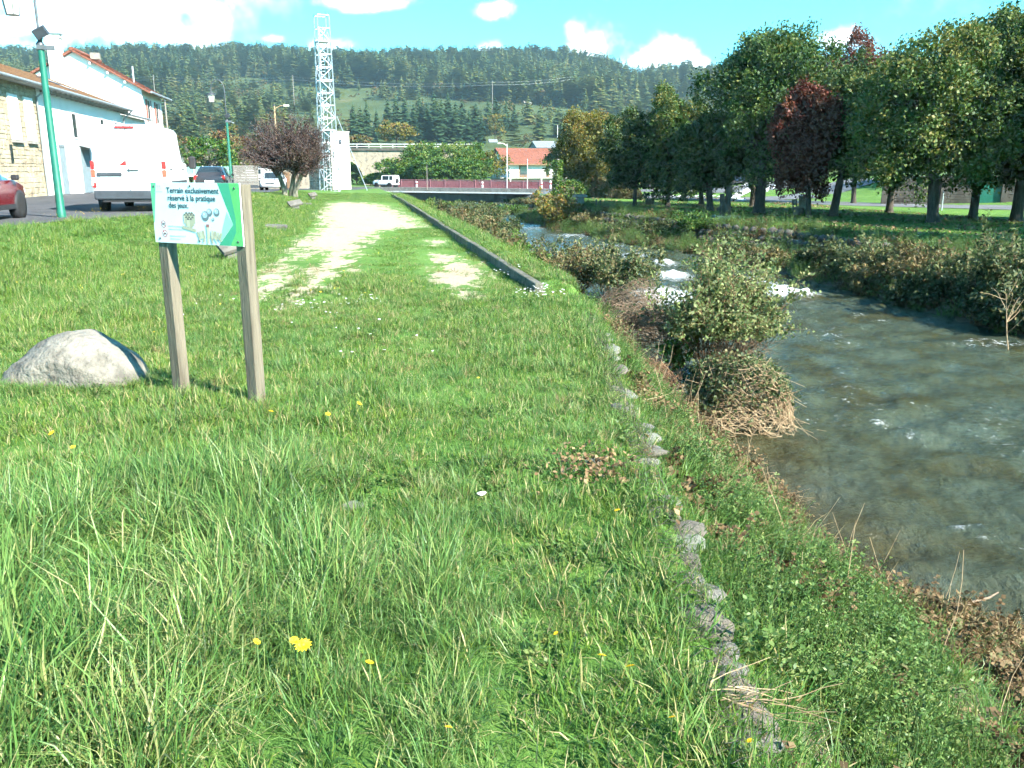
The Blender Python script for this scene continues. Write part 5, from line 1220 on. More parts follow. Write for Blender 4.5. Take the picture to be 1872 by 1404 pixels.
# ---------------------------------------------------------------- shrubs
def shrub(name, label, x, y, z, w, h, mat, seed, n=2600, leaf=.10, stems=26, stem_mat=None, group=None, lean=(0, 0), cat='shrub', wid=.34, low=.0, dome=.55, sr=.012, droop=0, leafy=(.35, 1.0), fan=.75):
    """several curved stems from one stool, with leaves set along their outer lengths"""
    r = np.random.default_rng(seed); root = empty(name, (x, y, z), 0, label, cat, group); segs = []; LP = []; AX = []
    for k in range(stems):
        a = r.uniform(0, 6.283); q = math.sqrt(r.uniform(0, 1)); d = np.array([math.cos(a) * q * fan + lean[0], math.sin(a) * q * fan + lean[1], 1.0]); Ls = h * (1.08 - dome * q * q * .6) * r.uniform(.75, 1.08)
        st = np.array([math.cos(a) * q * w * .12, math.sin(a) * q * w * .12, -.08]); pts = curve_pts(st, d / np.linalg.norm(d), Ls, 7, r, .10, -.02 - droop)
        P_ = np.array(pts); P_[:, :2] *= 1.0; segs += segs_of(list(P_), sr, sr * .3)
        for _ in range(max(1, n // stems // 12)):
            i = r.integers(2, 7); t = r.uniform(); b0 = P_[i] * (1 - t) + P_[i + 1] * t if i < 7 else P_[i]
            dd = r.normal(size=3); dd[2] += .35; dd /= np.linalg.norm(dd); ln = h * r.uniform(.06, .2); tw = curve_pts(b0, dd, ln, 3, r, .2, .05); segs += segs_of(tw, sr * .4, sr * .15)
            m = 12; tt = r.uniform(.1, 1.05, m); ii = np.minimum((tt * 3).astype(int), 2); T = np.array(tw); f = (tt * 3 - ii)[:, None]
            LP.append(T[ii] * (1 - f) + T[ii + 1] * f + r.normal(size=(m, 3)) * leaf * .45); AX.append(np.repeat(dd[None], m, 0))
    LP = np.concatenate(LP); AX = np.concatenate(AX); keep = LP[:, 2] > low * h; LP, AX = LP[keep], AX[keep]
    ex = max(np.percentile(np.abs(LP[:, 0] - lean[0] * LP[:, 2]), 97), .05); sc_ = (w / 2) / ex
    LP[:, :2] *= sc_; V, F = tubes_np(segs, 3); V[:, :2] *= sc_
    add('stems', npmesh('stems', V, F, True), stem_mat or M['stem'], root)
    add('foliage', leaf_mesh('foliage', LP, leaf * r.uniform(.65, 1.3, len(LP)), r, axis=AX * .8, up=.4, wid=wid, droop=droop), mat, root); return root
def tangle(name, label, x, y, z, w, h, seed, n=260, mat=None, leaf_mat=None, nl=0, leaf=.07, direction=(.6, -.5), group=None, cat='flood debris', sr=.007):
    """flattened, combed-over mound of dead stems left by floods"""
    r = np.random.default_rng(seed); root = empty(name, (x, y, z), 0, label, cat, group); segs = []; D = np.array([*direction, 0.0]); D /= np.linalg.norm(D); LP = []
    for k in range(n):
        p0 = unit(r.normal(size=(1, 3)))[0]; p0[2] = abs(p0[2]) * .9 + .05; p0 = p0 - D * .35; p0 /= np.linalg.norm(p0); d = D + r.normal(size=3) * .5; d = d - p0 * (d @ p0); d /= np.linalg.norm(d)
        L_ = r.uniform(.5, 1.35); rad = r.uniform(.82, 1.06); pts = []
        for j in range(8):
            t = L_ * j / 7; q = p0 * math.cos(t) + d * math.sin(t); q = q * (rad + .13 * math.sin(q[0] * 3.1 + seed) * math.sin(q[1] * 3.7 + q[2] * 2 + seed) + .08 * math.sin(q[1] * 6 + q[2] * 7)) + r.normal(size=3) * .035
            if q[2] < 0: q[2] = q[2] * .25
            pts.append(np.array([q[0] * w / 2, q[1] * w / 2, q[2] * h]))
        if r.uniform() < .3: pts[-1] = pts[-1] + (pts[-1] - pts[-2]) * r.uniform(.3, 2.2) + [0, 0, .06] + (pts[-1] * [.12, .12, .1])
        segs += segs_of(pts, sr * r.uniform(.6, 1.5), sr * .4)
        if nl: LP += [pts[r.integers(0, 6)] * 1.07 + r.normal(size=3) * .05 for _ in range(max(1, nl // n))]
    V, F = tubes_np(segs, 3); add('stems', npmesh('stems', V, F, True), mat or M['stem_p'], root)
    if nl: LP = np.array(LP); LP = LP[(LP[:, 2] + .25 * (LP[:, :2] @ -D[:2]) * h / w + r.normal(size=len(LP)) * .18 * h) > .42 * h]; add('foliage', leaf_mesh('foliage', LP, leaf * r.uniform(.6, 1.3, len(LP)), r, up=.6), leaf_mat or LC['willow_d'], root)
    return root
W0 = WATER_Z
def wp(u, v, z=W0): return gp(u, v, z)
# the big leafy bush standing in the water and its neighbours
p = wp(1312, 695); shrub('willow_bush', 'tall pale-leaved bush standing in the river, centre right', p.x, p.y, W0 + .05, 2.15, 2.5, LC['willow_p'], 301, n=24000, leaf=.072, stems=80, stem_mat=M['stem'], low=.36, sr=.010, fan=.5, dome=.8)
p = wp(1245, 700); shrub('young_bush', 'small bright-leaved plant at the left foot of the tall pale bush', p.x, p.y, W0 + .15, .8, 1.2, LC['bright'], 302, n=700, leaf=.09, stems=12, stem_mat=M['stem'], sr=.008, low=.1)
p = wp(1345, 765); tangle('stem_mound', 'rounded mound of combed-over brown stems and leaves at the water edge', p.x, p.y - .1, W0, 1.75, .95, 303, n=620, nl=9000, leaf=.065, leaf_mat=LC['willow'], direction=(.75, -.55), mat=M['stem_p'], sr=.008)
p = wp(1170, 668); tangle('stem_mound', 'dark brown tangle of flattened stems left of the tall pale bush', p.x, p.y, W0 + .2, 1.9, .9, 304, n=380, mat=M['stem'], nl=160, direction=(.8, -.4))
p = wp(1140, 620); tangle('stem_mound', 'pale brown heap of flood-bent stems behind the dark tangle', p.x, p.y, W0 + .1, 1.9, 1.0, 305, n=340, mat=M['stem_g'], nl=300, direction=(.8, -.4))
p = wp(1205, 730); tangle('stem_mound', 'low dark tangle of twigs between the bank and the tall bush', p.x - .3, p.y, W0 + .1, 1.3, .6, 315, n=260, mat=M['stem'], nl=300, direction=(.6, -.5))
p = wp(1118, 548); shrub('willow_bush', 'bushy green willow with brown stems upstream of the tall bush', p.x, p.y, W0 + .05, 2.2, 1.6, LC['willow'], 306, n=8000, leaf=.10, stems=50, stem_mat=M['stem_p'], low=.3, lean=(.12, 0))
p = wp(1160, 556); tangle('stem_mound', 'combed brown stems at the downstream foot of the willow', p.x, p.y - .3, W0, 1.5, .8, 307, n=260, mat=M['stem_g'], nl=300, direction=(.9, -.3))
p = wp(1040, 538); shrub('willow_bush', 'reddish-brown thicket at the end of the concrete kerb', p.x, p.y, W0 + .1, 2.6, 1.5, LC['rust'], 308, n=6000, leaf=.085, stems=70, stem_mat=M['stem'], low=.2)
p = wp(1010, 520); shrub('willow_bush', 'grey-green willow thicket left of the reddish one', p.x, p.y, W0 + .1, 2.4, 1.5, LC['willow'], 309, n=6500, leaf=.09, stems=50, stem_mat=M['stem'], low=.2)
p = wp(1198, 520); shrub('willow_sapling', 'single thin upright willow standing in the rapids', p.x, p.y, W0, .75, 1.55, LC['willow'], 310, n=420, leaf=.11, stems=7, sr=.01, stem_mat=M['stem'], fan=.3)
p = wp(1100, 505); shrub('willow_sapling', 'leggy pale willow between the thicket and the rapids', p.x, p.y, W0, 1.3, 1.6, LC['willow'], 316, n=900, leaf=.10, stems=14, sr=.01, stem_mat=M['stem_p'], fan=.5)
p = gp(930, 462, -.9); shrub('leafy_shrub', 'bright green shrub beside the concrete kerb', p.x, p.y, Hs(p.x, p.y), 2.2, 1.9, LC['bright'], 311, n=3000, leaf=.12, stems=34)
p = gp(832, 402, -.6); shrub('leafy_shrub', 'small dark green shrub on the strip far along the kerb', p.x, p.y, Hs(p.x, p.y), 1.7, 1.3, LC['hedge'], 312, n=1500, leaf=.12, stems=24)
VT = [402, 418, 388, 386, 376, 371, 368, 367, 369, 362, 374, 366, 369]
for i, (u, Y, w, h, k, lab) in enumerate(((882, 36, 2.3, 2.6, 'rust', 'rust-coloured bramble thicket nearest the bright green shrub'), (915, 41, 2.4, 2.6, 'willow', 'olive shrub at the river edge left of the rapids'), (868, 44, 3.0, 2.5, 'willow', 'grey-green shrub among the rust-coloured brambles'),
                              (900, 50, 3.0, 2.6, 'willow', 'pale leafy shrub in the thicket left of the far rapids'), (850, 55, 4.2, 2.3, 'rust', 'rust-coloured shrub below the bridge girder, left'), (876, 62, 3.8, 2.6, 'willow', 'olive-green shrub below the middle of the bridge'),
                              (820, 66, 4.0, 2.2, 'willow_d', 'green shrub at the foot of the left bridge pier'), (850, 78, 5.2, 2.3, 'willow', 'mixed thicket under the bridge, left half'), (905, 82, 5.5, 2.2, 'hedge', 'green thicket under the bridge, right half'), (800, 84, 4.5, 2.4, 'hedge', 'dark shrub tucked against the left pier'),
                              (985, 88, 5, 2.5, 'willow_d', 'shrub on the far bank below the right bridge pier'), (1005, 78, 4, 2.4, 'rust', 'brown thicket on the far bank right of the pier'), (965, 98, 5, 2.8, 'willow_d', 'dark shrub in the shade of the bridge end'))):
    q = at(u, 400, Y); zz = max(Hs(q.x, Y), W0); shrub('bank_shrub', lab, q.x, Y, zz - .05, w, max(.7, (zat(VT[i], Y) - zz) / 1.02), LC[k], 330 + i, n=6500, leaf=.075 + Y * .0011, stems=40, group='thicket between kerb and bridge', sr=.016)
# far bank willows
FB = [(1490, 505, 2.2, 1.5, 'willow_d', (-.3, 0), 'dark willow leaning left below the sculpture'), (1560, 520, 2.6, 2.1, 'willow', (-.55, 0), 'pale willow leaning left beside the white outfall pipe'), (1615, 530, 2.6, 2.4, 'willow', (-.5, 0), 'tall pale willow bent to the left on the far bank'),
      (1670, 548, 2.6, 1.9, 'rust', (-.2, 0), 'brown shrub in the middle of the far bank'), (1725, 565, 2.6, 2.0, 'willow', (-.25, 0), 'light-topped willow below the broad green tree'), (1775, 580, 2.4, 1.8, 'willow_d', (-.2, 0), 'dark willow right of the light-topped one'),
      (1830, 585, 2.6, 2.3, 'willow', (-.1, 0), 'silvery willow near the right edge'), (1880, 590, 2.8, 2.6, 'willow', (-.1, 0), 'silvery willow cut by the right edge of the view'), (1790, 602, 1.8, 1.2, 'willow_d', (-.4, 0), 'low dark willow hanging over the water at right'), (1860, 610, 2.0, 1.3, 'willow_d', (-.3, 0), 'low shaded willow at the right water edge'),
      (1430, 490, 2.2, .7, 'rust', (-.2, 0), 'low tawny grass shrub at the far waterline'), (1380, 478, 2.2, .8, 'willow_d', (0, 0), 'dark shrub under the bank below the thickest trunk'), (1310, 464, 2.6, .8, 'willow_d', (0, 0), 'dark shrub on the bank left of the sculpture'), (1240, 450, 3.0, 1.0, 'hedge', (0, 0), 'dark green shrub on the shaded bank below the park'),
      (1180, 444, 2.8, .8, 'willow_d', (0, 0), 'shaded shrub on the far bank mid-left'), (1120, 436, 2.8, .8, 'willow_d', (0, 0), 'shaded shrub on the far bank below the planter'), (1060, 424, 3.0, 1.0, 'rust', (0, 0), 'brownish shrub on the far bank below the yellow bush'), (1650, 560, 2.0, 1.1, 'willow_d', (-.3, 0), 'low dark shrub drooping to the water in mid bank'), (1545, 538, 2.0, 1.0, 'rust', (-.5, 0), 'low brown shrub below the pale leaning willow')]
for i, (u, v, w, h, k, ln, lab) in enumerate(FB):
    q = wp(u, v); s_ = float(far_s(q.y)) + (.45 if h < 1.4 else 1.25); x = s_ - float(shear(q.y)) if v > 470 else q.x + .9
    shrub('far_bank_shrub', lab, x, q.y, max(Hs(x, q.y), W0) - .05, w * .78, h * (.72 if v > 495 and i % 3 else 1), LC[k], 360 + i, n=4600, leaf=.14, stems=30, stem_mat=M['stem'], group='willows on the far bank', lean=ln, droop=.02, wid=.24)
p = gp(1018, 385, -1.0); shrub('yellow_bush', 'round golden-leaved bush at the foot of the ivy column', p.x, p.y, Hs(p.x, p.y) - .1, 3.0, 3.0, LC['yellow'], 320, n=2400, leaf=.2, stems=26, sr=.02)
p = at(1019, 360, 82); root = empty('ivy_column', (p.x, 82, Hs(p.x, 82)), 0, 'post overgrown with green ivy right of the bridge', 'ivy column'); r_ = np.random.default_rng(5)
zz = r_.uniform(0, 3.6, 1500); aa = r_.uniform(0, 6.283, 1500); rr_ = r_.uniform(.25, .5, 1500) * (1 + .5 * (zz < .8)); add('ivy', leaf_mesh('ivy', np.stack([rr_ * np.cos(aa), rr_ * np.sin(aa), zz], 1), .2, r_), LC['bright'], root); MB().tube([(0, 0, -.2), (0, 0, 3.7)], [.2, .14], 8).build('post', M['woodg'], root)
for i, (u, v, w, h, k, lab) in enumerate(((1128, 362, 3.8, 2.1, 'rust', 'large rounded orange-green shrub in the park bed'), (1098, 360, 2.6, 2.0, 'rust', 'rounded straw-coloured shrub left of the large one'), (1150, 363, 2.6, 1.3, 'rust', 'low reddish shrub right of the large rounded one'), (1075, 358, 2.6, 2.4, 'hedge', 'dark green shrub beside the yellow tree trunk'), (1045, 362, 3.6, 1.8, 'hedge', 'dark green shrub right of the ivy column'))):
    q = gp(u, v, -.9); r = np.random.default_rng(500 + i); root = empty('rounded_shrub', (q.x, q.y, Hs(q.x, q.y)), 0, lab, 'shrub', 'shrubs in the park bed'); d = unit(r.normal(size=(1800, 3))); d[:, 2] = np.abs(d[:, 2]); P_ = d * r.uniform(.8, 1, (1800, 1)) * [w / 2, w / 2, h]
    add('foliage', leaf_mesh('foliage', P_, .2, r), LC[k], root); V, F = tubes_np([(0, 0, 0, *(P_[j] * .9), .03, .01) for j in range(0, 1800, 45)]); add('stems', npmesh('stems', V, F), M['stem'], root)
# hedge of tall bushes behind the bridge
for i, (u, Y, w, vt, k, lab) in enumerate(((705, 142, 6, 312, 'hedge', 'bushy tree at the left end of the green thicket behind the bridge'), (738, 138, 6, 284, 'hedge', 'bushy tree in front of the viaduct end'), (775, 140, 7.5, 258, 'hedge', 'tall bushy tree in the green thicket behind the bridge, left of centre'), (812, 138, 7.5, 256, 'hedge', 'tall bushy tree in the middle of the green thicket'),
                                 (848, 141, 7, 258, 'hedge', 'yellowish bushy tree in the thicket, right of centre'), (880, 145, 6.5, 262, 'yellow', 'yellow-green bushy tree left of the red-roofed house'), (795, 133, 6.5, 285, 'hedge', 'lower green bush leaning over the red railing, left'), (840, 133, 6.5, 288, 'hedge', 'lower green bush leaning over the red railing, right'),
                                 (652, 160, 7, 290, 'hedge', 'dark green tree seen through the viaduct arch'), (760, 152, 6, 248, 'yellow', 'orange-tinted tree top behind the thicket'), (1035, 190, 9, 270, 'hedge', 'tree behind the right end of the red-roofed house'), (960, 200, 9, 268, 'hedge', 'tree top above the red roof'), (910, 195, 8, 262, 'hedge', 'light green tree behind the house gable'))):
    q = at(u, 340, Y); tree('thicket_tree', lab, q.x, Y, w * 1.3, zat(vt, Y), -1.0, .12, LC[k], M['bark'], 400 + i, n=7500, leaf=.3, group='green thicket behind the bridge', nlobe=30, lobe=.34, zg=-1.0)
# evergreen and brown shrubs left of the purple tree
for i, (u, Y, w, vt, k, lab) in enumerate(((385, 96, 6.0, 240, 'hedge', 'dark evergreen bush behind the far lamp post'), (350, 98, 5.0, 262, 'hedge', 'evergreen bush right of the white van'), (425, 104, 5.5, 228, 'wood_mix', 'brownish bare-branched tree right of the far lamp post'), (330, 110, 6, 232, 'wood_mix', 'olive tree behind the white van roof'), (455, 108, 5, 250, 'wood_mix', 'brown tree left of the bare purple tree'))):
    q = at(u, 330, Y); tree('street_end_tree', lab, q.x, Y, w, zat(vt, Y), Hs(q.x, Y) + .4, .14, LC[k], M['bark'], 440 + i, n=3600, leaf=.26, group='trees at the end of the street', nlobe=26, lobe=.34)

# ---------------------------------------------------------------- the nearly bare purple tree
def purple_tree():
    r = np.random.default_rng(77); x, y = -12.7, 50.0; z = Hs(x, y); root = empty('purple_plum_tree', (x, y, z), 0, 'low wide-crowned purple-brown almost bare tree with forked trunk', 'tree')
    mb = MB(); tops = []
    for k, (dx, dy) in enumerate(((-.22, 0), (.12, .1), (.34, -.05))):
        mb.tube([(dx, dy, -.2), (dx * 1.1, dy, .3), (dx * 2.2, dy * 2, 1.1), (dx * 3.2, dy * 3, 1.6)], [.2, .15, .12, .09], 9); tops.append(np.array([dx * 3, dy * 3, 1.4]))
    mb.build('trunk', M['bark_g'], root); segs = []; P = []
    for k in range(120):
        a = r.uniform(0, 6.283); q = math.sqrt(r.uniform(.02, 1)); t = tops[r.integers(0, 3)] * np.array([1, 1, r.uniform(.75, 1.1)])
        tgt = np.array([math.cos(a) * q * 2.45, math.sin(a) * q * 2.3, 1.5 + r.uniform(-.1, .5) + 2.75 * math.sqrt(max(0, 1 - q * q)) * r.uniform(.45, 1.0)]); d = tgt - t; L_ = np.linalg.norm(d)
        pts = curve_pts(t, d / L_ + [0, 0, .12], L_, 6, r, .07, -.01); segs += segs_of(pts, .045, .012)
        for j in range(26):
            i = r.integers(1, 6); b0 = pts[i] + (pts[i + 1] - pts[i]) * r.uniform(); dd = unit((b0 - [0, 0, 1.6])[None])[0] + r.normal(size=3) * .45; dd[2] += .25; dd /= np.linalg.norm(dd); tw = curve_pts(b0, dd, r.uniform(.35, .95), 3, r, .12, .02); segs += segs_of(tw, .012, .005)
            P += [tw[1] * (1 - f) + tw[3] * f + r.normal(size=3) * .06 for f in r.uniform(0, 1, 7)]
    V, F = tubes_np(segs, 3); add('branches', npmesh('branches', V, F), M['twigp'], root)
    add('foliage', leaf_mesh('foliage', np.array(P), .085, r), LC['purple'], root)
purple_tree()

# ---------------------------------------------------------------- hillside forest
def conifer_mesh(name, seed, h=1.0, w=.21, tiers=20, bare=.10, pine=False):
    r = np.random.default_rng(seed); P = []; Vs = []; Fs = []; T = []; b0 = 0
    for k in range(tiers):
        t = k / (tiers - 1); z = bare + (1 - bare) * t; rad = w * ((1 - t) ** (.5 if pine else .68)) * (.72 + .28 * min(1, t * 5)) * r.uniform(.75, 1.15) + .008; nb = max(5, int(13 * (1 - t * .5)))
        for j in range(nb):
            a = r.uniform(0, 6.283); L_ = rad * r.uniform(.65, 1.2); dr = -.30 if not pine else .05; c, s = math.cos(a), math.sin(a); px, py = -s, c; wd = L_ * r.uniform(.28, .42) + .006; tone = np.clip(r.normal(.45, .2) + .15 * t, 0, 1)
            z1 = z + r.normal() * .012
            vs = [(0, 0, z1 + .012), (c * L_ * .55 + px * wd, s * L_ * .55 + py * wd, z1 + dr * L_ * .45), (c * L_, s * L_, z1 + dr * L_), (c * L_ * .55 - px * wd, s * L_ * .55 - py * wd, z1 + dr * L_ * .45)]
            Vs += vs; Fs.append((b0, b0 + 1, b0 + 2)); Fs.append((b0, b0 + 2, b0 + 3)); T += [tone] * 4; b0 += 4
    V = np.array(Vs) * h; V[-4:, 2] += .0; return npmesh(name, V, np.array(Fs), False, {'rnd': np.array(T)})
def broad_mesh(name, seed, n=420):
    r = np.random.default_rng(seed); P, ax, tone, _ = crown_points(r, n, .34, .34, .40, 16, .36, clump=14); P[:, 2] += .55; return leaf_mesh(name, P, .085, r, axis=ax * .5, tone=tone, wid=.42)
CON = [conifer_mesh('conifer_crown', 600 + i, w=(.19, .25, .31, .30, .34, .23)[i], tiers=(22, 20, 18, 15, 13, 19)[i], pine=i in (3, 4), bare=(.1, .1, .08, .28, .38, .15)[i]) for i in range(6)]
BRO = [broad_mesh('broadleaf_crown', 620 + i) for i in range(3)]
TRK = MB().tube([(0, 0, -.1), (0, 0, .5), (0, 0, .98)], [.022, .015, .003], 6).mesh('conifer_trunk')
for me in CON: me.materials.append(LC['conifer'])
for me in BRO: me.materials.append(LC['wood_mix'])
TRK.materials.append(M['bark'])
CON_N = []
for i in range(3):
    me = conifer_mesh('grove_conifer_crown', 640 + i, w=(.24, .28, .22)[i], tiers=30); me.materials.append(LC['conifer_n']); CON_N.append(me)
# individually standing conifers of the grove above the viaduct and thicket
rg = np.random.default_rng(11)
GROVE = [(648, 265, 190, 300), (660, 262, 196, 290), (672, 264, 185, 305), (690, 262, 200, 310), (742, 262, 178, 320), (757, 262, 190, 300), (768, 258, 172, 330), (782, 262, 185, 310), (795, 258, 170, 325), (808, 262, 180, 305), (820, 256, 168, 335), (834, 262, 186, 310), (846, 258, 178, 325), (858, 262, 200, 300), (870, 252, 188, 330), (880, 262, 205, 300), (892, 240, 182, 360), (905, 238, 176, 365), (925, 232, 185, 370), (940, 225, 190, 380), (710, 255, 182, 330), (725, 250, 172, 340)]
ORD = ('leftmost', 'second', 'third', 'fourth', 'fifth', 'sixth', 'seventh', 'eighth', 'ninth', 'tenth', 'eleventh', 'twelfth', 'thirteenth', 'fourteenth', 'fifteenth', 'sixteenth', 'seventeenth', 'eighteenth', 'nineteenth', 'twentieth', 'twenty-first', 'rightmost')
GROVE.sort(); GL = ['dark conifer of the grove above the viaduct and thicket, %s from the left' % o if o not in ('leftmost', 'rightmost') else '%s dark conifer of the grove above the viaduct and thicket' % o for o in ORD]
for i, (u, vb, vt, Y) in enumerate(GROVE):
    q = at(u, vb, Y); zb = Hs(q.x, Y); h = zat(vt, Y) - zb
    root = empty('conifer_tree', (q.x, Y, zb), rg.uniform(0, 6), GL[i], 'conifer', 'conifer grove above the viaduct'); root.scale = (h * 1.1, h * 1.1, h)
    add('crown', CON_N[i % 3], None, root); add('trunk', TRK, None, root)
for (u, Y, w, vt, vb, k, lab) in ((725, 235, 10.5, 220, 262, 'yellow', 'golden rounded poplar pair above the viaduct railing'), (652, 225, 7, 246, 266, 'wood_mix', 'dull orange bush at the foot of the grove'), (905, 330, 8, 205, 250, 'yellow', 'yellowish birch right of the grove')):
    q = at(u, vb, Y); tree('autumn_tree', lab, q.x, Y, w, zat(vt, Y), zat(vb, Y), .2, LC[k], M['bark'], 470 + u, n=3000, leaf=.5, nlobe=24, lobe=.36, zg=Hs(q.x, Y))

# scatter by points: instances of a few prototype meshes
def bake(name, P, rot, scl, idx, protos, label):
    """the same layout written out as one real mesh"""
    VS, FS, TS = [], [], []; off = 0; r = np.random.default_rng(len(P))
    for k, me in enumerate(protos):
        sel = np.where(np.asarray(idx) == k)[0]
        if not len(sel): continue
        nv = len(me.vertices); v = np.empty(nv * 3, np.float32); me.vertices.foreach_get('co', v); v = v.reshape(-1, 3)
        nf = len(me.polygons); kk = len(me.loops) // nf; f = np.empty(len(me.loops), np.int32); me.loops.foreach_get('vertex_index', f); f = f.reshape(nf, kk); t = np.empty(nv, np.float32); me.attributes['rnd'].data.foreach_get('value', t)
        A = rot[sel]; cx, sx, cy_, sy, cz, sz = np.cos(A[:, 0]), np.sin(A[:, 0]), np.cos(A[:, 1]), np.sin(A[:, 1]), np.cos(A[:, 2]), np.sin(A[:, 2])
        Rm = np.stack([np.stack([cy_ * cz, sx * sy * cz - cx * sz, cx * sy * cz + sx * sz], 1), np.stack([cy_ * sz, sx * sy * sz + cx * cz, cx * sy * sz - sx * cz], 1), np.stack([-sy, sx * cy_, cx * cy_], 1)], 1)
        W = np.einsum('nij,nvj->nvi', Rm, v[None] * scl[sel][:, None, :]) + P[sel][:, None, :]
        VS.append(W.reshape(-1, 3)); FS.append((f[None] + (np.arange(len(sel)) * nv)[:, None, None]).reshape(-1, kk) + off); TS.append((t[None] + r.normal(size=(len(sel), 1)) * .15).ravel()); off += len(sel) * nv
    me = npmesh(name, np.concatenate(VS), np.concatenate(FS), False, {'rnd': np.concatenate(TS)}); me.materials.append(protos[0].materials[0]); print('BAKED', name, len(P), len(me.polygons))
    o = add(name, me); tag(o, kind='stuff'); o['label'] = label; return o
def scatter(name, P, rot, scl, idx, protos, label, kind='stuff', sink=None):
    print('SCATTER', name, len(P))
    me = bpy.data.meshes.new(name); P = np.asarray(P, np.float32); me.vertices.add(len(P)); me.vertices.foreach_set('co', P.ravel())
    a = me.attributes.new('rot', 'FLOAT_VECTOR', 'POINT'); a.data.foreach_set('vector', np.asarray(rot, np.float32).ravel())
    a = me.attributes.new('scl', 'FLOAT_VECTOR', 'POINT'); a.data.foreach_set('vector', np.asarray(scl, np.float32).ravel())
    a = me.attributes.new('idx', 'INT', 'POINT'); a.data.foreach_set('value', np.asarray(idx, np.int32))
    o = add(name, me); tag(o, kind=kind); o['label'] = label
    col = bpy.data.collections.new(name + '_kinds')
    for i, pmx in enumerate(protos):
        po = bpy.data.objects.new('%s_kind_%02d' % (name, i), pmx); col.objects.link(po)
    nt = bpy.data.node_groups.new(name + '_scatter', 'GeometryNodeTree'); nt.interface.new_socket('Geometry', in_out='INPUT', socket_type='NodeSocketGeometry'); nt.interface.new_socket('Geometry', in_out='OUTPUT', socket_type='NodeSocketGeometry')
    N = nt.nodes; L = nt.links; gi = N.new('NodeGroupInput'); go = N.new('NodeGroupOutput'); ci = N.new('GeometryNodeCollectionInfo'); ci.inputs[0].default_value = col; ci.inputs['Separate Children'].default_value = True; ci.inputs['Reset Children'].default_value = True
    ins = N.new('GeometryNodeInstanceOnPoints'); ins.inputs['Pick Instance'].default_value = True
    def na(nm, ty):
        x = N.new('GeometryNodeInputNamedAttribute'); x.data_type = ty; x.inputs[0].default_value = nm; return x.outputs[0]
    L.new(gi.outputs[0], ins.inputs['Points']); L.new(ci.outputs[0], ins.inputs['Instance']); L.new(na('idx', 'INT'), ins.inputs['Instance Index'])
    er = N.new('FunctionNodeEulerToRotation'); L.new(na('rot', 'FLOAT_VECTOR'), er.inputs[0]); L.new(er.outputs[0], ins.inputs['Rotation']); L.new(na('scl', 'FLOAT_VECTOR'), ins.inputs['Scale']); L.new(ins.outputs[0], go.inputs[0])
    md = o.modifiers.new('scatter', 'NODES'); md.node_group = nt; return o
def forest():
    r = np.random.default_rng(21); n = 60000
    Y = np.sqrt(r.uniform(215 ** 2, 1050 ** 2, n)); q = r.uniform(-.78, .70, n); X = q * Y; 
    Z = H(X, Y); tan = (Z - 1.7) / Y; u = q * F_PX * 1.045 + 936
    X = X
    nz = .5 + .25 * (np.sin(X * .018 + 2) * np.sin(Y * .012 + X * .004) + np.sin(X * .041 + Y * .02) * np.sin(Y * .033 - 1)) 
    nz2 = .5 + .5 * np.sin(X * .09 + Y * .05) * np.sin(Y * .08 - X * .06)
    # woods along the ridge, scattered trees over the pasture, denser copses lower down
    line = ip(u, [-300, 0, 300, 470, 560, 700, 760, 930, 1000, 1060, 1150, 1300, 2000], [.05, .055, .070, .092, .088, .088, .078, .070, .066, .056, .060, .07, .05])
    dens = sst((tan - line + (nz - .5) * .02) / .008) * .95
    gapr = ((u > 1130) & (u < 1320) & (tan > .088) & (tan < .104)); dens = np.where(gapr, dens * .12, dens)
    sca = .045 + .18 * sst((nz - .57) / .12)
    low_l = (u < 520) & (tan > .028) & (tan < .066); sca = np.where(low_l, .62 * (nz2 > .25), sca)
    low_c = (u > 520) & (u < 640) & (tan > .02) & (tan < .045); sca = np.where(low_c, .25 * (nz2 > .4), sca)
    low_r = (u > 1000) & (tan < .07); sca = np.where(low_r, .05 + .12 * (nz2 > .6), sca)
    dens = np.maximum(dens, sca)
    dens *= ip(Y, [215, 400, 700, 1050], [.22, .36, .5, .62])
    # the grove of single trees is built one by one
    keep = (r.uniform(size=n) < dens) & ~((u > 640) & (u < 935) & (Y < 400)) & (Y > 230)
    X, Y, Z, u, tan, nz2, line = X[keep], Y[keep], Z[keep], u[keep], tan[keep], nz2[keep], line[keep]; m = len(X)
    broad = r.uniform(size=m) < np.where(tan > line, .10 + .22 * (nz2 > .72), .45)
    idx = np.where(broad, 6 + r.integers(0, 3, m), r.integers(0, 6, m)); h = np.where(broad, r.uniform(6, 12, m), r.uniform(9, 21, m)) * np.where(tan > line, 1, .72)
    h = np.where((Y > 840) & (~broad), h * r.uniform(.8, 1.15, m), h)
    wd = r.uniform(.85, 1.3, m) * np.where(broad, 1.1, 1.15)
    scatter('hill_forest', np.stack([X, Y, Z - .3], 1), np.stack([r.normal(size=m) * .03, r.normal(size=m) * .03, r.uniform(0, 6.28, m)], 1), np.stack([h * wd, h * wd, h], 1), idx, CON + BRO, 'dense conifer forest covering the hillside')
    # low scrub on the pasture
    n = 5200; Y = np.sqrt(r.uniform(235 ** 2, 760 ** 2, n)); q = r.uniform(-.7, .6, n); X = q * Y; Z = H(X, Y); k = (np.sin(X * .05 + Y * .021) * np.sin(Y * .045 - X * .013) + .35 * np.sin(X * .2) > r.uniform(-.2, .7, n)); X, Y, Z = X[k], Y[k], Z[k]; m = len(X); h = r.uniform(1.0, 3.2, m)
    scatter('pasture_scrub', np.stack([X, Y, Z - .35 * h], 1), np.stack([np.zeros(m), np.zeros(m), r.uniform(0, 6.28, m)], 1), np.stack([h * 1.6, h * 1.6, h], 1), r.integers(0, 3, m), BRO, 'low scrub dotted over the hillside pasture')
forest()
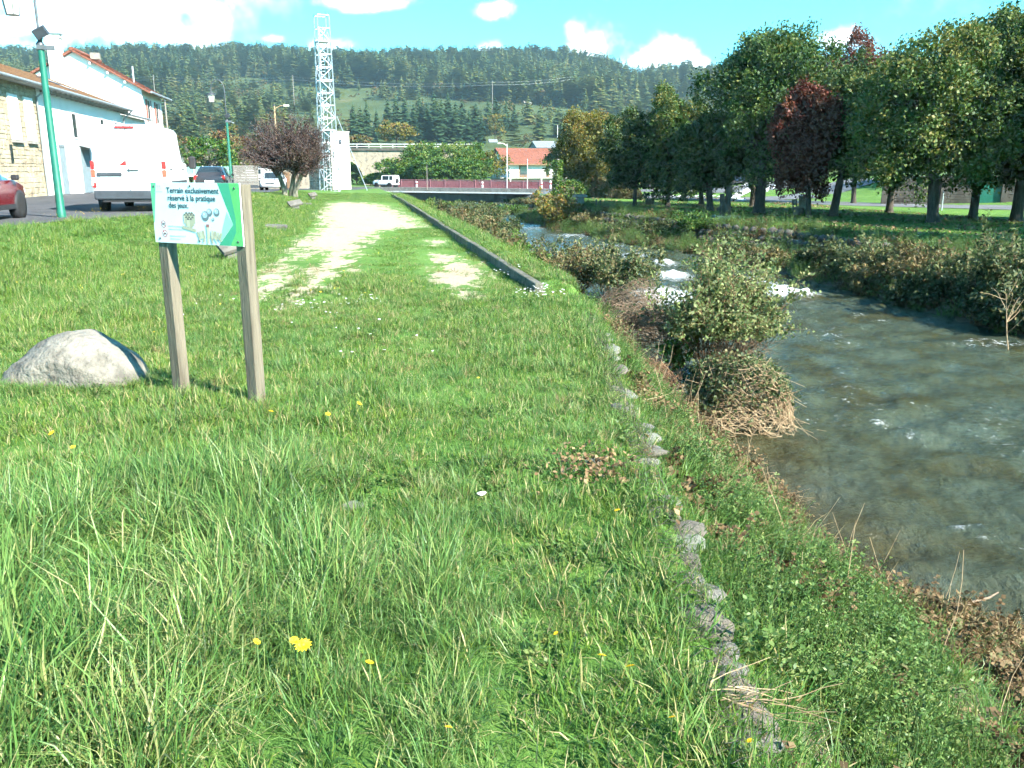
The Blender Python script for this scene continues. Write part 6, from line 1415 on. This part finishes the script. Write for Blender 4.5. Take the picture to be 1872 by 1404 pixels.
# ---------------------------------------------------------------- grass and herbs
def tuft_mesh(name, seed, n, l0, l1, spread, width, bend, mat, straw=.1, lean=.35, full=False):
    """one tuft of bent tapering blades"""
    r = np.random.default_rng(seed); a = r.uniform(0, 6.283, n); q = np.sqrt(r.uniform(0, 1, n)) * spread; base = np.stack([np.cos(a) * q, np.sin(a) * q, np.full(n, -.01)], 1)
    L_ = r.uniform(l0, l1, n); hd = a + r.normal(size=n) * .9; ph = np.abs(r.normal(size=n)) * lean + .05; bd_ = np.abs(r.normal(size=n)) * bend; w = width * r.uniform(.6, 1.3, n)
    h = np.stack([np.cos(hd), np.sin(hd), np.zeros(n)], 1); tw = hd + r.normal(size=n) * .7; side = np.stack([-np.sin(tw), np.cos(tw), np.zeros(n)], 1); ts = (.0, .38, .72, 1.0); ws = (.8, 1.0, .7, 0)
    pts = [base]
    for k in range(1, 4):
        ang = ph + bd_ * (ts[k] + ts[k - 1]) / 2 * 1.6; pts.append(pts[-1] + (h * np.sin(ang)[:, None] + np.array([0, 0, 1.0]) * np.cos(ang)[:, None]) * (L_ * (ts[k] - ts[k - 1]))[:, None])
    if full:
        V = []
        for k in range(3): V += [pts[k] - side * (w * ws[k] / 2)[:, None], pts[k] + side * (w * ws[k] / 2)[:, None]]
        V.append(pts[3]); nv = 7; tri = ([0, 1, 3], [0, 3, 2], [2, 3, 5], [2, 5, 4], [4, 5, 6])
    else:
        m_ = (pts[1] + pts[2]) / 2; V = [pts[0] - side * (w / 2)[:, None], pts[0] + side * (w / 2)[:, None], m_ - side * (w * .45)[:, None], m_ + side * (w * .45)[:, None], pts[3]]; nv = 5; tri = ([0, 1, 3], [0, 3, 2], [2, 3, 4])
    V = np.stack(V, 1).reshape(-1, 3); b0 = (np.arange(n) * nv)[:, None]; F = np.concatenate([b0 + np.array([t_]) for t_ in tri], 0)
    t = np.where(r.uniform(size=n) < straw, r.uniform(.88, 1.0, n), r.uniform(.05, .68, n)); me = npmesh(name, V, F, False, {'rnd': np.repeat(t, nv)}); me.materials.append(mat); return me
def weed_mesh(name, seed, stems, h, leaf, mat, wid=.36, spread=.10):
    r = np.random.default_rng(seed); LP = []; AX = []; segs = []
    for k in range(stems):
        a = r.uniform(0, 6.283); q = r.uniform(0, spread); st = np.array([math.cos(a) * q, math.sin(a) * q, -.02]); d = np.array([math.cos(a) * .35, math.sin(a) * .35, 1.0]) + r.normal(size=3) * .2; pts = curve_pts(st, d / np.linalg.norm(d), h * r.uniform(.5, 1.1), 5, r, .12, 0); segs += segs_of(pts, .0035, .0015)
        for i in range(1, 6):
            for s_ in range(3):
                b_ = r.uniform(0, 6.283); ax = np.array([math.cos(b_), math.sin(b_), .25]); LP.append(pts[i] + ax * leaf * .5); AX.append(ax * 1.6)
    V1, F1, t = leaf_quads(np.array(LP), leaf * r.uniform(.6, 1.25, len(LP)), r, axis=np.array(AX), up=.75, wid=wid); V2, F2 = tubes_np(segs, 3)
    me = npmesh(name, np.concatenate([V1, V2]), np.concatenate([F1, F2 + len(V1)]), False, {'rnd': np.concatenate([t, np.full(len(V2), .3)])}); me.materials.append(mat); return me
GT = leafm('grass_tall', [(.046, .108, .028), (.086, .195, .044), (.130, .250, .060), (.180, .275, .075), (.25, .29, .09), (.42, .39, .19)], .40, rough=.42, scale=1.1, big=.34, spec=.4)
GS = leafm('grass_short', [(.030, .080, .016), (.058, .142, .026), (.090, .195, .038), (.125, .220, .048), (.19, .24, .07), (.40, .34, .17)], .36, rough=.5, scale=.5, big=.25, spec=.3)
GY = leafm('grass_yellowish', [(.045, .10, .014), (.082, .165, .022), (.125, .215, .030), (.165, .235, .04), (.22, .24, .06), (.40, .34, .15)], .36, rough=.5, scale=.4, big=.25, spec=.3)  # yellower grass tone mixed in among the greener tufts
WD = leafm('weed_leaf', [(.045, .095, .022), (.080, .155, .034), (.125, .200, .048), (.19, .235, .07)], .38, rough=.5, scale=1.2, big=.3, spec=.35)
DW = leafm('wilted_leaf', [(.06, .042, .02), (.11, .07, .032), (.17, .105, .05), (.24, .165, .085), (.09, .10, .035)], .3, rough=.7, scale=2, big=.4)
DG = leafm('dry_grass', [(.12, .09, .04), (.20, .15, .07), (.30, .23, .11), (.38, .31, .17)], .3, rough=.7, scale=2, big=.3)
TALL = [tuft_mesh('tall_tuft', 700 + i, 72, .06, (.25, .30, .27, .22)[i % 4], .10, .0040, (1.6, 2.1, 1.3, 2.5)[i % 4], GT, (.05, .09, .04, .12)[i % 4], .5) for i in range(7)]
SHORT = [tuft_mesh('short_tuft', 720 + i, 52, .035, .10, .10, .0042, .9, (GS, GS, GY)[i % 3], (.17, .25, .13)[i % 3], .5) for i in range(6)]
MIDT = [tuft_mesh('mid_tuft', 740 + i, 44, .06, .2, .12, .0055, .8, (GS, GY)[i % 2], (.12, .10)[i % 2], .45) for i in range(5)]
FART = [tuft_mesh('far_tuft', 760 + i, 60, .04, .10, .30, .011, .8, (GS, GY)[i % 2], .10, .5) for i in range(4)]
DRY = [tuft_mesh('dry_tuft', 780 + i, 30, .08, .26, .10, .0045, 1.2, DG, .2, .6) for i in range(3)]
WEED = [weed_mesh('leafy_weed', 800 + i, 24, (.16, .22, .28, .34)[i % 4], (.014, .017, .020, .024)[i % 4], WD, .27) for i in range(6)]
CLOV = [weed_mesh('low_herb', 820 + i, 12, .055, .018, WD, .36, .12) for i in range(3)]
WILT = [weed_mesh('wilted_weed', 840 + i, 9, (.12, .2, .26)[i % 3], .036, DW, .42) for i in range(4)]
def plan(n, y0, y1, side=(-.70, .70), pad=.9, pw=1.0, seed=0):
    r = np.random.default_rng(seed); t = r.uniform(size=n); Y = y0 * (y1 / y0) ** t if pw == 0 else np.sqrt(y0 ** 2 + t * (y1 ** 2 - y0 ** 2)); X = r.uniform(size=n) * ((side[1] - side[0]) * Y + 2 * pad) + side[0] * Y - pad; return r, X, Y
def put(name, r, X, Y, protos, smin, smax, label, tilt=.12, zadd=0.0, sz=None, real=False):
    m = len(X); s = r.uniform(smin, smax, m); Z = H(X, Y) + zadd
    return (bake if real else scatter)(name, np.stack([X, Y, Z], 1), np.stack([r.normal(size=m) * tilt, r.normal(size=m) * tilt, r.uniform(0, 6.283, m)], 1), np.stack([s, s, s * (1 if sz is None else sz)], 1), r.integers(0, len(protos), m), protos, label)
def nz_(X, Y, f, ph=0): return .5 + .25 * (np.sin(X * f + ph) * np.sin(Y * f * .83 + ph * 1.7) + np.sin((X + Y) * f * 1.9 + ph * .6) * np.sin((X - .6 * Y) * f * 2.3 + 1))
def clear(X, Y):
    """keep the boulder and sign post feet free"""
    return (((X + 3.66) / .66) ** 2 + ((Y - 6.99) / .40) ** 2 > 1)
def field(X, Y): s = X + shear(Y); return (s < edge_s(Y) + .12) & (s > road_e(Y) - .05)
def grass():
    # tall foreground grass, clumped
    r, X, Y = plan(15000, 1.35, 6.6, seed=1); s = X
    T = sst((6.1 - Y + 1.8 * (nz_(X, Y, 1.3) - .5)) / 3.0) * sst((.0 - X + 1.4 * (nz_(X, Y, 1.7, 2) - .5)) / 1.1); cl = nz_(X, Y, 3.3, 1)
    p_ = T * sst((cl - .33) / .22) * .95
    k = (r.uniform(size=len(X)) < p_) & field(X, Y) & clear(X, Y); put('tall_grass', r, X[k], Y[k], TALL, .6 * (.35 + .65 * T[k] ** 1.5) * (.75 + .6 * cl[k]), (.35 + .65 * T[k] ** 1.5) * (.75 + 1.1 * cl[k]) * (1 + .3 * sst((-.6 - X[k]) / 1.2)), 'long lush grass in the foreground', .2, real=True)
    # tufts round the boulder, posts and slope
    r, X, Y = plan(9000, 5.0, 22, seed=2); cl = nz_(X, Y, 1.9, 4); near = np.exp(-(((X + 3.7) / .9) ** 2 + ((Y - 6.75) / .55) ** 2)) + .9 * np.exp(-(((X + 2.0) / .5) ** 2 + ((Y - 5.9) / .4) ** 2)) + .7 * np.exp(-(((X + 2.6) / .3) ** 2 + ((Y - 6.3) / .3) ** 2)); sl = sst((-3.2 - X) / 2.0) * .55
    k = (r.uniform(size=len(X)) < np.maximum(near, np.maximum(sst((cl - .66) / .1) * .5, sl) * np.where(Y > 7, 1, .4))) & field(X, Y) & clear(X, Y) & (gravel(X, Y) < .3); put('grass_tufts', r, X[k], Y[k], TALL[:4], .35, .75, 'scattered taller grass tufts on the verge', .2)
    # short turf
    r, X, Y = plan(26000, 1.35, 14.5, seed=3); k = field(X, Y) & clear(X, Y) & (r.uniform(size=len(X)) < 1 - 1.5 * gravel(X, Y)); put('short_turf', r, X[k], Y[k], SHORT, .45 + .5 * nz_(X[k], Y[k], 1.1, 7), .8 + .9 * nz_(X[k], Y[k], 1.1, 7), 'short turf of the verge', .15)
    r, X, Y = plan(30000, 13, 34, side=(-.70, .12), seed=4); s = X + shear(Y); k = field(X, Y) & (s > road_e(Y) + .3) & (r.uniform(size=len(X)) < 1 - 1.7 * gravel(X, Y) - .35 * sst((s + 4) / 1)); put('field_turf', r, X[k], Y[k], FART, .45, .8, 'mown turf of the playing ground', .1)
    r, X, Y = plan(14000, 32, 74, side=(-.42, .06), seed=5); s = X + shear(Y); k = field(X, Y) & (s > road_e(Y) + .3) & (r.uniform(size=len(X)) < 1 - 1.7 * gravel(X, Y) - .35 * sst((s + 4) / 1)); put('distant_turf', r, X[k], Y[k], FART, .8, 1.3, 'turf at the far end of the playing ground', .1, sz=.6)
    # meadow slope below the street
    r, X, Y = plan(17000, 8, 46, side=(-.70, -.1), seed=6); s = X + shear(Y); k = (s < -3.6) & (s > road_e(Y) + .05) & (r.uniform(size=len(X)) < sst((-3.2 - s) / 1.5)); put('slope_meadow', r, X[k], Y[k], MIDT, .7, 1.35, 'rough meadow grass on the slope below the street', .2)
    # dry straw patches
    r, X, Y = plan(5200, 1.6, 16, seed=7); cl = nz_(X, Y, 2.1, 6); k = field(X, Y) & clear(X, Y) & (cl > .50) & (X + shear(Y) > -5); put('dry_grass_patches', r, X[k], Y[k], DRY, .35, .75, 'straw-coloured dry grass patches', .4, sz=.6)
    # low herbs among the turf
    r, X, Y = plan(5200, 1.5, 13, seed=8); cl = nz_(X, Y, 1.4, 9); k = field(X, Y) & clear(X, Y) & ((cl > .62) | ((X > .1) & (Y < 7) & (cl > .45))); put('low_herbs', r, X[k], Y[k], CLOV, .6, 1.2, 'low leafy herbs among the grass', .2)
    # river-side strip behind the kerb
    r, X, Y = plan(16000, 12, 62, side=(-.35, .16), seed=9); s = X + shear(Y); k = (s > .5) & (s < edge_s(Y) + .55); put('strip_grass', r, X[k], Y[k], MIDT, .7, 1.3, 'rough grass strip between kerb and river', .25)
    r, X, Y = plan(9000, 11.6, 60, side=(-.35, .10), seed=10); s = X + shear(Y); k = (s > .02) & (s < .30); put('kerb_foot_grass', r, X[k], Y[k], MIDT, .5, .95, 'grass growing against the foot of the kerb', .2)
def bank():
    r, X, Y = plan(30000, 1.5, 15, side=(-.05, .78), seed=20); s = X + shear(Y); se, sn = edge_s(Y), near_s(Y); t = (s - se) / (sn - se); ok = (s > se + .16) & (t < .98)
    cl = nz_(X, Y, 1.8, 3); wet = sst((t - .62) / .25)
    brown = (sst((X - 2.35 + .5 * (cl - .5) * 2 - .12 * (Y - 4)) / .35) * sst((7.6 - Y) / .6)) + sst((nz_(X, Y, 2.6, 8) - .60) / .1) * .7 + .8 * sst((Y - 8.2) / 1.5) * sst((t - .25) / .25)
    brown = np.clip(brown, 0, 1); d = ip(Y, [1.5, 4, 8, 15], [.9, .8, .7, .55]); u_ = r.uniform(size=len(X)); v_ = r.uniform(size=len(X))
    k = ok & (u_ < d * (1 - .35 * wet)) & (v_ > brown) & (cl > .34) & (v_ < .62); put('bank_weeds', r, X[k], Y[k], WEED, .55, 1.15, 'leafy green weeds covering the river bank', .3)
    k = ok & (u_ < d * .75) & (v_ < brown * .85); put('wilted_weeds', r, X[k], Y[k], WILT, .6, 1.2, 'brown wilted weeds on the river bank', .5)
    k = ok & (u_ > .15) & (v_ > brown * .8) & (v_ > .5); put('bank_grass', r, X[k], Y[k], MIDT + TALL[:2], .5, 1.1, 'grass tufts on the river bank', .4)
    k = ok & (u_ > .78) & (Y > 5) & (nz_(X, Y, 2.2, 5) > .46); put('bank_straw', r, X[k], Y[k], DRY, .7, 1.5, 'dry straw lying on the river bank', .6)
    # fallen leaves and flood litter
    n = 9000; Yl = r.uniform(1.8, 15, n); Xl = r.uniform(.2, 5.6, n); s = Xl + shear(Yl); t = (s - edge_s(Yl)) / (near_s(Yl) - edge_s(Yl)); k = (t > .0) & (t < 1.0) & (nz_(Xl, Yl, 2.6, 8) > .42) ; P = np.stack([Xl[k], Yl[k], H(Xl[k], Yl[k]) + r.uniform(.01, .07, k.sum())], 1)
    o = add('fallen_leaves', leaf_mesh('fallen_leaves', P, .05 * r.uniform(.5, 1.4, len(P)), r, up=.75), LC['dead']); tag(o, kind='stuff'); o['label'] = 'brown fallen leaves strewn over the river bank'
    n = 7000; u_ = r.uniform(size=n); Yl = 34 + 50 * u_; sl = r.uniform(17, 33, n); Xl = sl - shear(Yl); k = nz_(Xl, Yl, .35, 2) > .45; P = np.stack([Xl[k], Yl[k], H(Xl[k], Yl[k]) + .05], 1)
    o = add('park_leaf_litter', leaf_mesh('park_leaf_litter', P, .16 * r.uniform(.5, 1.3, len(P)), r, up=.9), LC['dead']); tag(o, kind='stuff'); o['label'] = 'autumn leaves scattered on the park lawn'
    # rough growth down the far bank
    r, X, Y = plan(26000, 16, 75, side=(.0, .75), seed=24); s = X + shear(Y); q = s - far_s(Y); k = (q > -.15) & (q < 5.0) & (r.uniform(size=len(X)) < ip(q, [-.2, 3, 5], [1, .8, .25])); put('far_bank_growth', r, X[k], Y[k], [WILT[1], WEED[2], MIDT[0], DRY[0], WEED[3], MIDT[1]], 1.3, 2.6, 'rough weeds and dead grass on the far bank', .4)
    r, X, Y = plan(16000, 30, 75, side=(.0, .75), seed=25); s = X + shear(Y); q = s - far_s(Y); k = (q > 4.2) & (q < 22); put('park_lawn_grass', r, X[k], Y[k], FART, .8, 1.4, 'lawn of the riverside park', .1, sz=.6)
    # growth along the near shore upstream
    r, X, Y = plan(22000, 13, 100, side=(-.3, .22), seed=26); s = X + shear(Y); t = (s - edge_s(Y)) / (near_s(Y) - edge_s(Y)); k = (t > .1) & (t < .9); put('shore_growth', r, X[k], Y[k], [WILT[0], WEED[3], DRY[1], WILT[2], WEED[1], MIDT[2]], 1.0, 1.9, 'mixed weeds and dead stalks along the near shore', .4)
def extra_tufts():
    r = np.random.default_rng(61); X = []; Y = []
    for k in range(300):
        a = r.uniform(3.3, 6.2); q = 1.0 + abs(r.normal()) * .14; X.append(-3.66 + .70 * q * math.cos(a)); Y.append(7.12 + .44 * q * math.sin(a))
    for (px, py) in ((-2.57, 6.46), (-1.88, 6.1)):
        for k in range(26): a = r.uniform(0, 6.283); q = .07 + abs(r.normal()) * .12; X.append(px + q * math.cos(a)); Y.append(py + q * math.sin(a))
    X, Y = np.array(X), np.array(Y) - .1; put('boulder_grass', r, X, Y, TALL, .22, .55, 'grass grown up round the boulder and sign posts', .25)
    X = []; Y = []
    for k in range(60):
        cy_ = r.uniform(2.4, 11); cx = r.uniform(-.5 * cy_, .5); m = r.integers(5, 16); sp = r.uniform(.06, .2); X += list(cx + r.normal(size=m) * sp); Y += list(cy_ + r.normal(size=m) * sp)
    X, Y = np.array(X), np.array(Y); k = field(X, Y) & clear(X, Y); put('coarse_tussocks', r, X[k], Y[k], TALL, .35, .85, 'coarse tussocks dotted over the verge', .3)
    # blades and moss creeping over the gabion stones
    n = 900; Y = r.uniform(1.9, 10.4, n); X = edge_s(Y) + r.normal(size=n) * .13 + .02; k = (np.sin(Y * 3.7) + np.sin(Y * 8.3 + 1) > -.4) | (np.abs(X - edge_s(Y) - .02) > .11); put('gabion_overgrowth', r, X[k], Y[k], SHORT + [MIDT[0], CLOV[0]], .5, 1.1, 'grass growing over the gabion edge', .3)
grass(); bank(); extra_tufts()
# tall single dry stalks on the bank
segs = []; r_ = np.random.default_rng(31)
for k in range(90):
    y = r_.uniform(3, 13); t = r_.uniform(.12, .95); s = float(edge_s(y)) + t * float(near_s(y) - edge_s(y)); x = s - float(shear(y))
    segs += segs_of(curve_pts((x, y, Hs(x, y)), (r_.normal() * .25, r_.normal() * .2, 1), r_.uniform(.25, .7), 4, r_, .12, -.03), .003, .0015)
V, F = tubes_np(segs, 3); o = add('dry_stalks', npmesh('dry_stalks', V, F), M['stem_p']); tag(o, kind='stuff'); o['label'] = 'thin dry stalks standing on the river bank'

# ---------------------------------------------------------------- flowers
M['petal'] = pm('yellow_petal', (.80, .55, .02), (.70, .45, .015), 20, .6); M['wpetal'] = pm('white_petal', (.75, .75, .72), (.65, .65, .62), 20, .7); M['fstem'] = pm('flower_stem', (.10, .16, .05), (.07, .12, .04), 12, .7)
def dandelion_meshes():
    bm = MB(); n = 13
    for k in range(n):
        for (rr, z, w) in ((1.0, 0, .22), (.68, .12, .17)):
            a = 2 * math.pi * (k + (.5 if rr < 1 else 0)) / n; c, s = math.cos(a), math.sin(a); bm.add([(0, 0, .05), (c * rr * .6 - s * w, s * rr * .6 + c * w, .16 + z), (c * rr, s * rr, .10 + z), (c * rr * .6 + s * w, s * rr * .6 - c * w, .16 + z)], [(0, 1, 2, 3)])
    bm.lathe([(.01, .0), (.26, .10), (.24, .24), (.01, .3)], (0, 0, 0), 8); return bm.mesh('flower_head')
DH = dandelion_meshes()
DS = MB().tube([(0, 0, 0), (.02, .01, .5), (0, 0, 1)], .02, 5).mesh('stem')
DAN = [(555, 1190, 'large open yellow dandelion in the foreground grass', .030), (539, 1181, 'yellow dandelion touching the large one on its left', .018), (470, 1183, 'small yellow dandelion left of the large one', .014), (676, 1221, 'yellow dandelion right of the large one in the tall grass', .015), (1100, 1208, 'yellow dandelion in the bright turf, lower right', .018), (1152, 1228, 'yellow dandelion close to the gabion stones', .019), (1128, 940, 'lone yellow dandelion in the bright patch by the bank', .018), (1016, 1167, 'tiny yellow dandelion in the lower middle turf', .011),
       (95, 797, 'yellow dandelion near the left edge below the boulder', .022), (134, 823, 'orange-yellow dandelion near the left edge, lower one', .018), (600, 762, 'yellow dandelion right of the right sign post', .020), (657, 743, 'pale yellow dandelion in the middle of the verge', .022), (496, 757, 'yellow dandelion at the foot of the right sign post', .020), (820, 1340, 'small yellow dandelion at the bottom centre', .013), (1228, 1322, 'yellow-orange dandelion beside the lowest gabion stones', .014), (1370, 1365, 'yellow dandelion among the bank weeds at the bottom', .013)]
for i, (u, v, lab, r0) in enumerate(DAN):
    q = gp(u, v, .16 if v > 900 and u < 800 else .08); g0 = Hs(q.x, q.y); root = empty('dandelion', (q.x, q.y, g0), i * .7, lab, 'flower', 'dandelions in the grass'); h = max(q.z - g0, .05) + .02
    o = add('flower_head', DH, M['petal'], root, (0, 0, h)); o.scale = (r0, r0, r0); o.rotation_euler = (R(18 + 7 * (i % 3)), 0, 0); o = add('stem', DS, M['fstem'], root); o.scale = (.12, .12, h + r0 * .05)
def flower_patch(name, spots, mat, size, label, seed):
    r = np.random.default_rng(seed); V = []; F = []; S_ = []
    for (x, y, n, rad, h) in spots:
        for k in range(n):
            a = r.uniform(0, 6.283); q = rad * math.sqrt(r.uniform()); px, py = x + q * math.cos(a), y + q * math.sin(a) * 1.6; z = Hs(px, py) + h * r.uniform(.6, 1.15); b0 = len(V); m = 7; s = size * r.uniform(.6, 1.3)
            V.append((px, py, z + s * .25)); V += [(px + s * math.cos(2 * math.pi * j / m) * (1 if j % 2 else .75), py + s * math.sin(2 * math.pi * j / m) * (1 if j % 2 else .75), z + r.normal() * s * .15) for j in range(m)]; F += [(b0, b0 + 1 + j, b0 + 1 + (j + 1) % m) for j in range(m)]
    o = add(name, npmesh(name, np.array(V), np.array(F)), mat); tag(o, kind='stuff'); o['label'] = label
sp = [(*gp(u, v, 0)[:2], n, rad, h) for (u, v, n, rad, h) in ((968, 547, 26, .22, .12), (985, 545, 12, .15, .16), (925, 508, 14, .25, .14), (640, 548, 16, .35, .05), (560, 560, 14, .4, .05), (690, 545, 8, .4, .05), (700, 640, 8, .5, .04), (850, 470, 9, .6, .04), (1020, 545, 6, .1, .12), (600, 600, 8, .6, .04), (420, 560, 10, .8, .05))]
flower_patch('white_wildflowers', sp, M['wpetal'], .018, 'small white wildflowers in the turf', 41)
r_ = np.random.default_rng(43); sp = []
for k in range(60):
    y = r_.uniform(7, 24); s = r_.uniform(-9, -2.2) if k % 3 else r_.uniform(-3, .2); x = s - float(shear(y)); sp.append((x, y, 1 if k % 4 else 3, .12, .08))
for (u, v) in ((150, 391), (180, 388), (196, 389), (190, 386), (270, 384), (110, 398), (163, 392)): q = gp(u, v, .6); sp.append((q.x, q.y - .4, 5, .14, .2))
flower_patch('yellow_wildflowers', sp, M['petal'], .016, 'small yellow wildflowers on the grassy slope', 44)

# ---------------------------------------------------------------- driftwood, sapling in the river, small stones
def log(name, a, b_, r0, label, mat='dead'):
    a, b_ = Vector(a), Vector(b_); root = empty(name, a, 0, label, 'driftwood'); d = b_ - a; mb = MB(); r = random.Random(hash(label) % 999); pts = [d * t + Vector((r.uniform(-1, 1), r.uniform(-1, 1), r.uniform(-.5, .5))) * d.length * .025 for t in (0, .25, .5, .75, 1)]
    mb.tube(pts, [r0, r0 * 1.05, r0 * .9, r0 * .75, r0 * .45], 8); mb.build('trunk', M[mat], root); MB().tube([pts[2], pts[2] + Vector((.12, .05, .16)) * d.length * .5], [r0 * .4, r0 * .15], 5).build('branch_stub', M[mat], root)
q1, q2 = gp(1100, 624, -1.2), gp(1142, 608, -1.35); log('driftwood_log', q1, q2, .05, 'pale driftwood stick lying across the brown tangle')
q1, q2 = gp(1118, 648, -1.35), gp(1158, 628, -1.45); log('driftwood_log', q1, q2, .025, 'thin grey stick below the pale driftwood')
q1, q2 = gp(1740, 1118, -1.95), gp(1830, 1085, -2.1); log('driftwood_log', q1, q2, .014, 'dark bent stick at the water edge on the right', 'stem_g')
q1, q2 = gp(1250, 955, -.5), gp(1300, 905, -.75); log('driftwood_log', q1, q2, .012, 'thin pale stick lying on the bank weeds')
def sapling():
    r = np.random.default_rng(90); q = wp(1845, 640); root = empty('bare_sapling', (q.x, q.y, W0 - .1), 0, 'thin leaning sapling with few leaves standing in the river at right', 'sapling'); segs = []; P = []
    tr = curve_pts((0, 0, 0), (-.35, 0, 1), 1.5, 6, r, .05, 0); segs += segs_of(tr, .018, .007)
    for k in range(13):
        i = r.integers(2, 6); d = r.normal(size=3); d[1] *= .5; d[2] = abs(d[2]) * .6 + .25; d /= np.linalg.norm(d); b_ = curve_pts(tr[i], d, r.uniform(.35, .8), 4, r, .15, .02); segs += segs_of(b_, .008, .003); P += [b_[j] + r.normal(size=3) * .04 for j in (2, 3, 4, 4)]
    V, F = tubes_np(segs, 5); add('stems', npmesh('stems', V, F, True), M['stem_p'], root); add('foliage', leaf_mesh('foliage', np.array(P), .09, r), LC['rust'], root)
sapling()
def straw(u, v, z, wx, wy, n, seed, label, ang=.2):
    q = gp(u, v, z); r = np.random.default_rng(seed); root = empty('straw_heap', (q.x, q.y, Hs(q.x, q.y)), 0, label, 'flood debris'); segs = []
    for k in range(n):
        x, y = r.normal() * wx, r.normal() * wy; a = r.normal(ang, .5); L_ = r.uniform(.08, .3); zz = Hs(q.x + x, q.y + y) - Hs(q.x, q.y) + r.uniform(.02, .10)
        segs += segs_of(curve_pts((x, y, zz), (math.cos(a), math.sin(a), r.normal() * .12), L_, 4, r, .12, -.02), .0022, .001)
    V, F = tubes_np(segs, 4); add('straw', npmesh('straw', V, F), M['stem_p'], root)
straw(1385, 822, -2.0, .28, .12, 120, 350, 'heap of pale straw and reeds washed up at the water edge')
straw(1420, 885, -2.0, .22, .12, 80, 351, 'second line of washed-up straw below the bank weeds', -.4)
straw(1290, 905, -.7, .12, .2, 45, 352, 'thin scatter of straw on the middle of the bank', .9)
straw(1330, 1365, -.15, .05, .03, 16, 353, 'bunch of dry straw lying across the lowest gabion stones', .1)
for (u, v, z, a, lab) in ((645, 925, .0, .07, 'small pale stone lying in the verge'), (1083, 862, -.02, .06, 'small stone in the patch of brown litter by the bank')):
    q = gp(u, v, z); root = empty('small_stone', (q.x, q.y, Hs(q.x, q.y) + .02), 0, lab, 'stone'); o = add('rock', STONES[1], None, root); o.scale = (a, a * .7, a * .5)
q = gp(880, 905, .02); root = empty('paper_scrap', (q.x, q.y, Hs(q.x, q.y) + .05), .4, 'crumpled white paper scrap in the grass', 'litter')
o = add('paper', blob_mesh('paper', 71, 2, .5, .6), M['wpetal'], root); o.scale = (.035, .022, .02)
# brown litter patch by the bank edge
r_ = np.random.default_rng(47); q = gp(1085, 868, 0); n = 320; P = np.stack([q.x + r_.normal(size=n) * .14, q.y + r_.normal(size=n) * .16, np.zeros(n)], 1); P[:, 2] = H(P[:, 0], P[:, 1]) + r_.uniform(.02, .07, n)
o = add('brown_litter', leaf_mesh('brown_litter', P, .035, r_, up=.8), LC['dead']); tag(o, kind='stuff'); o['label'] = 'patch of brown dead leaves in the turf near the bank'

# ---------------------------------------------------------------- hazy valley air
def haze():
    m = bpy.data.materials.new('valley_haze'); m.use_nodes = True; nt = m.node_tree; N = nt.nodes; N.clear(); out = N.new('ShaderNodeOutputMaterial'); v = N.new('ShaderNodeVolumePrincipled')
    v.inputs['Color'].default_value = (.62, .92, 1.0, 1); v.inputs['Density'].default_value = HAZE_DENSITY; v.inputs['Anisotropy'].default_value = .2; nt.links.new(v.outputs[0], out.inputs['Volume'])
    o = MB().box((0, 2040, 66), (7400, 4160, 142)).build('haze', m); tag(o, kind='stuff'); o['label'] = 'thin bluish haze in the valley air'
HAZE_DENSITY = .0002
haze()
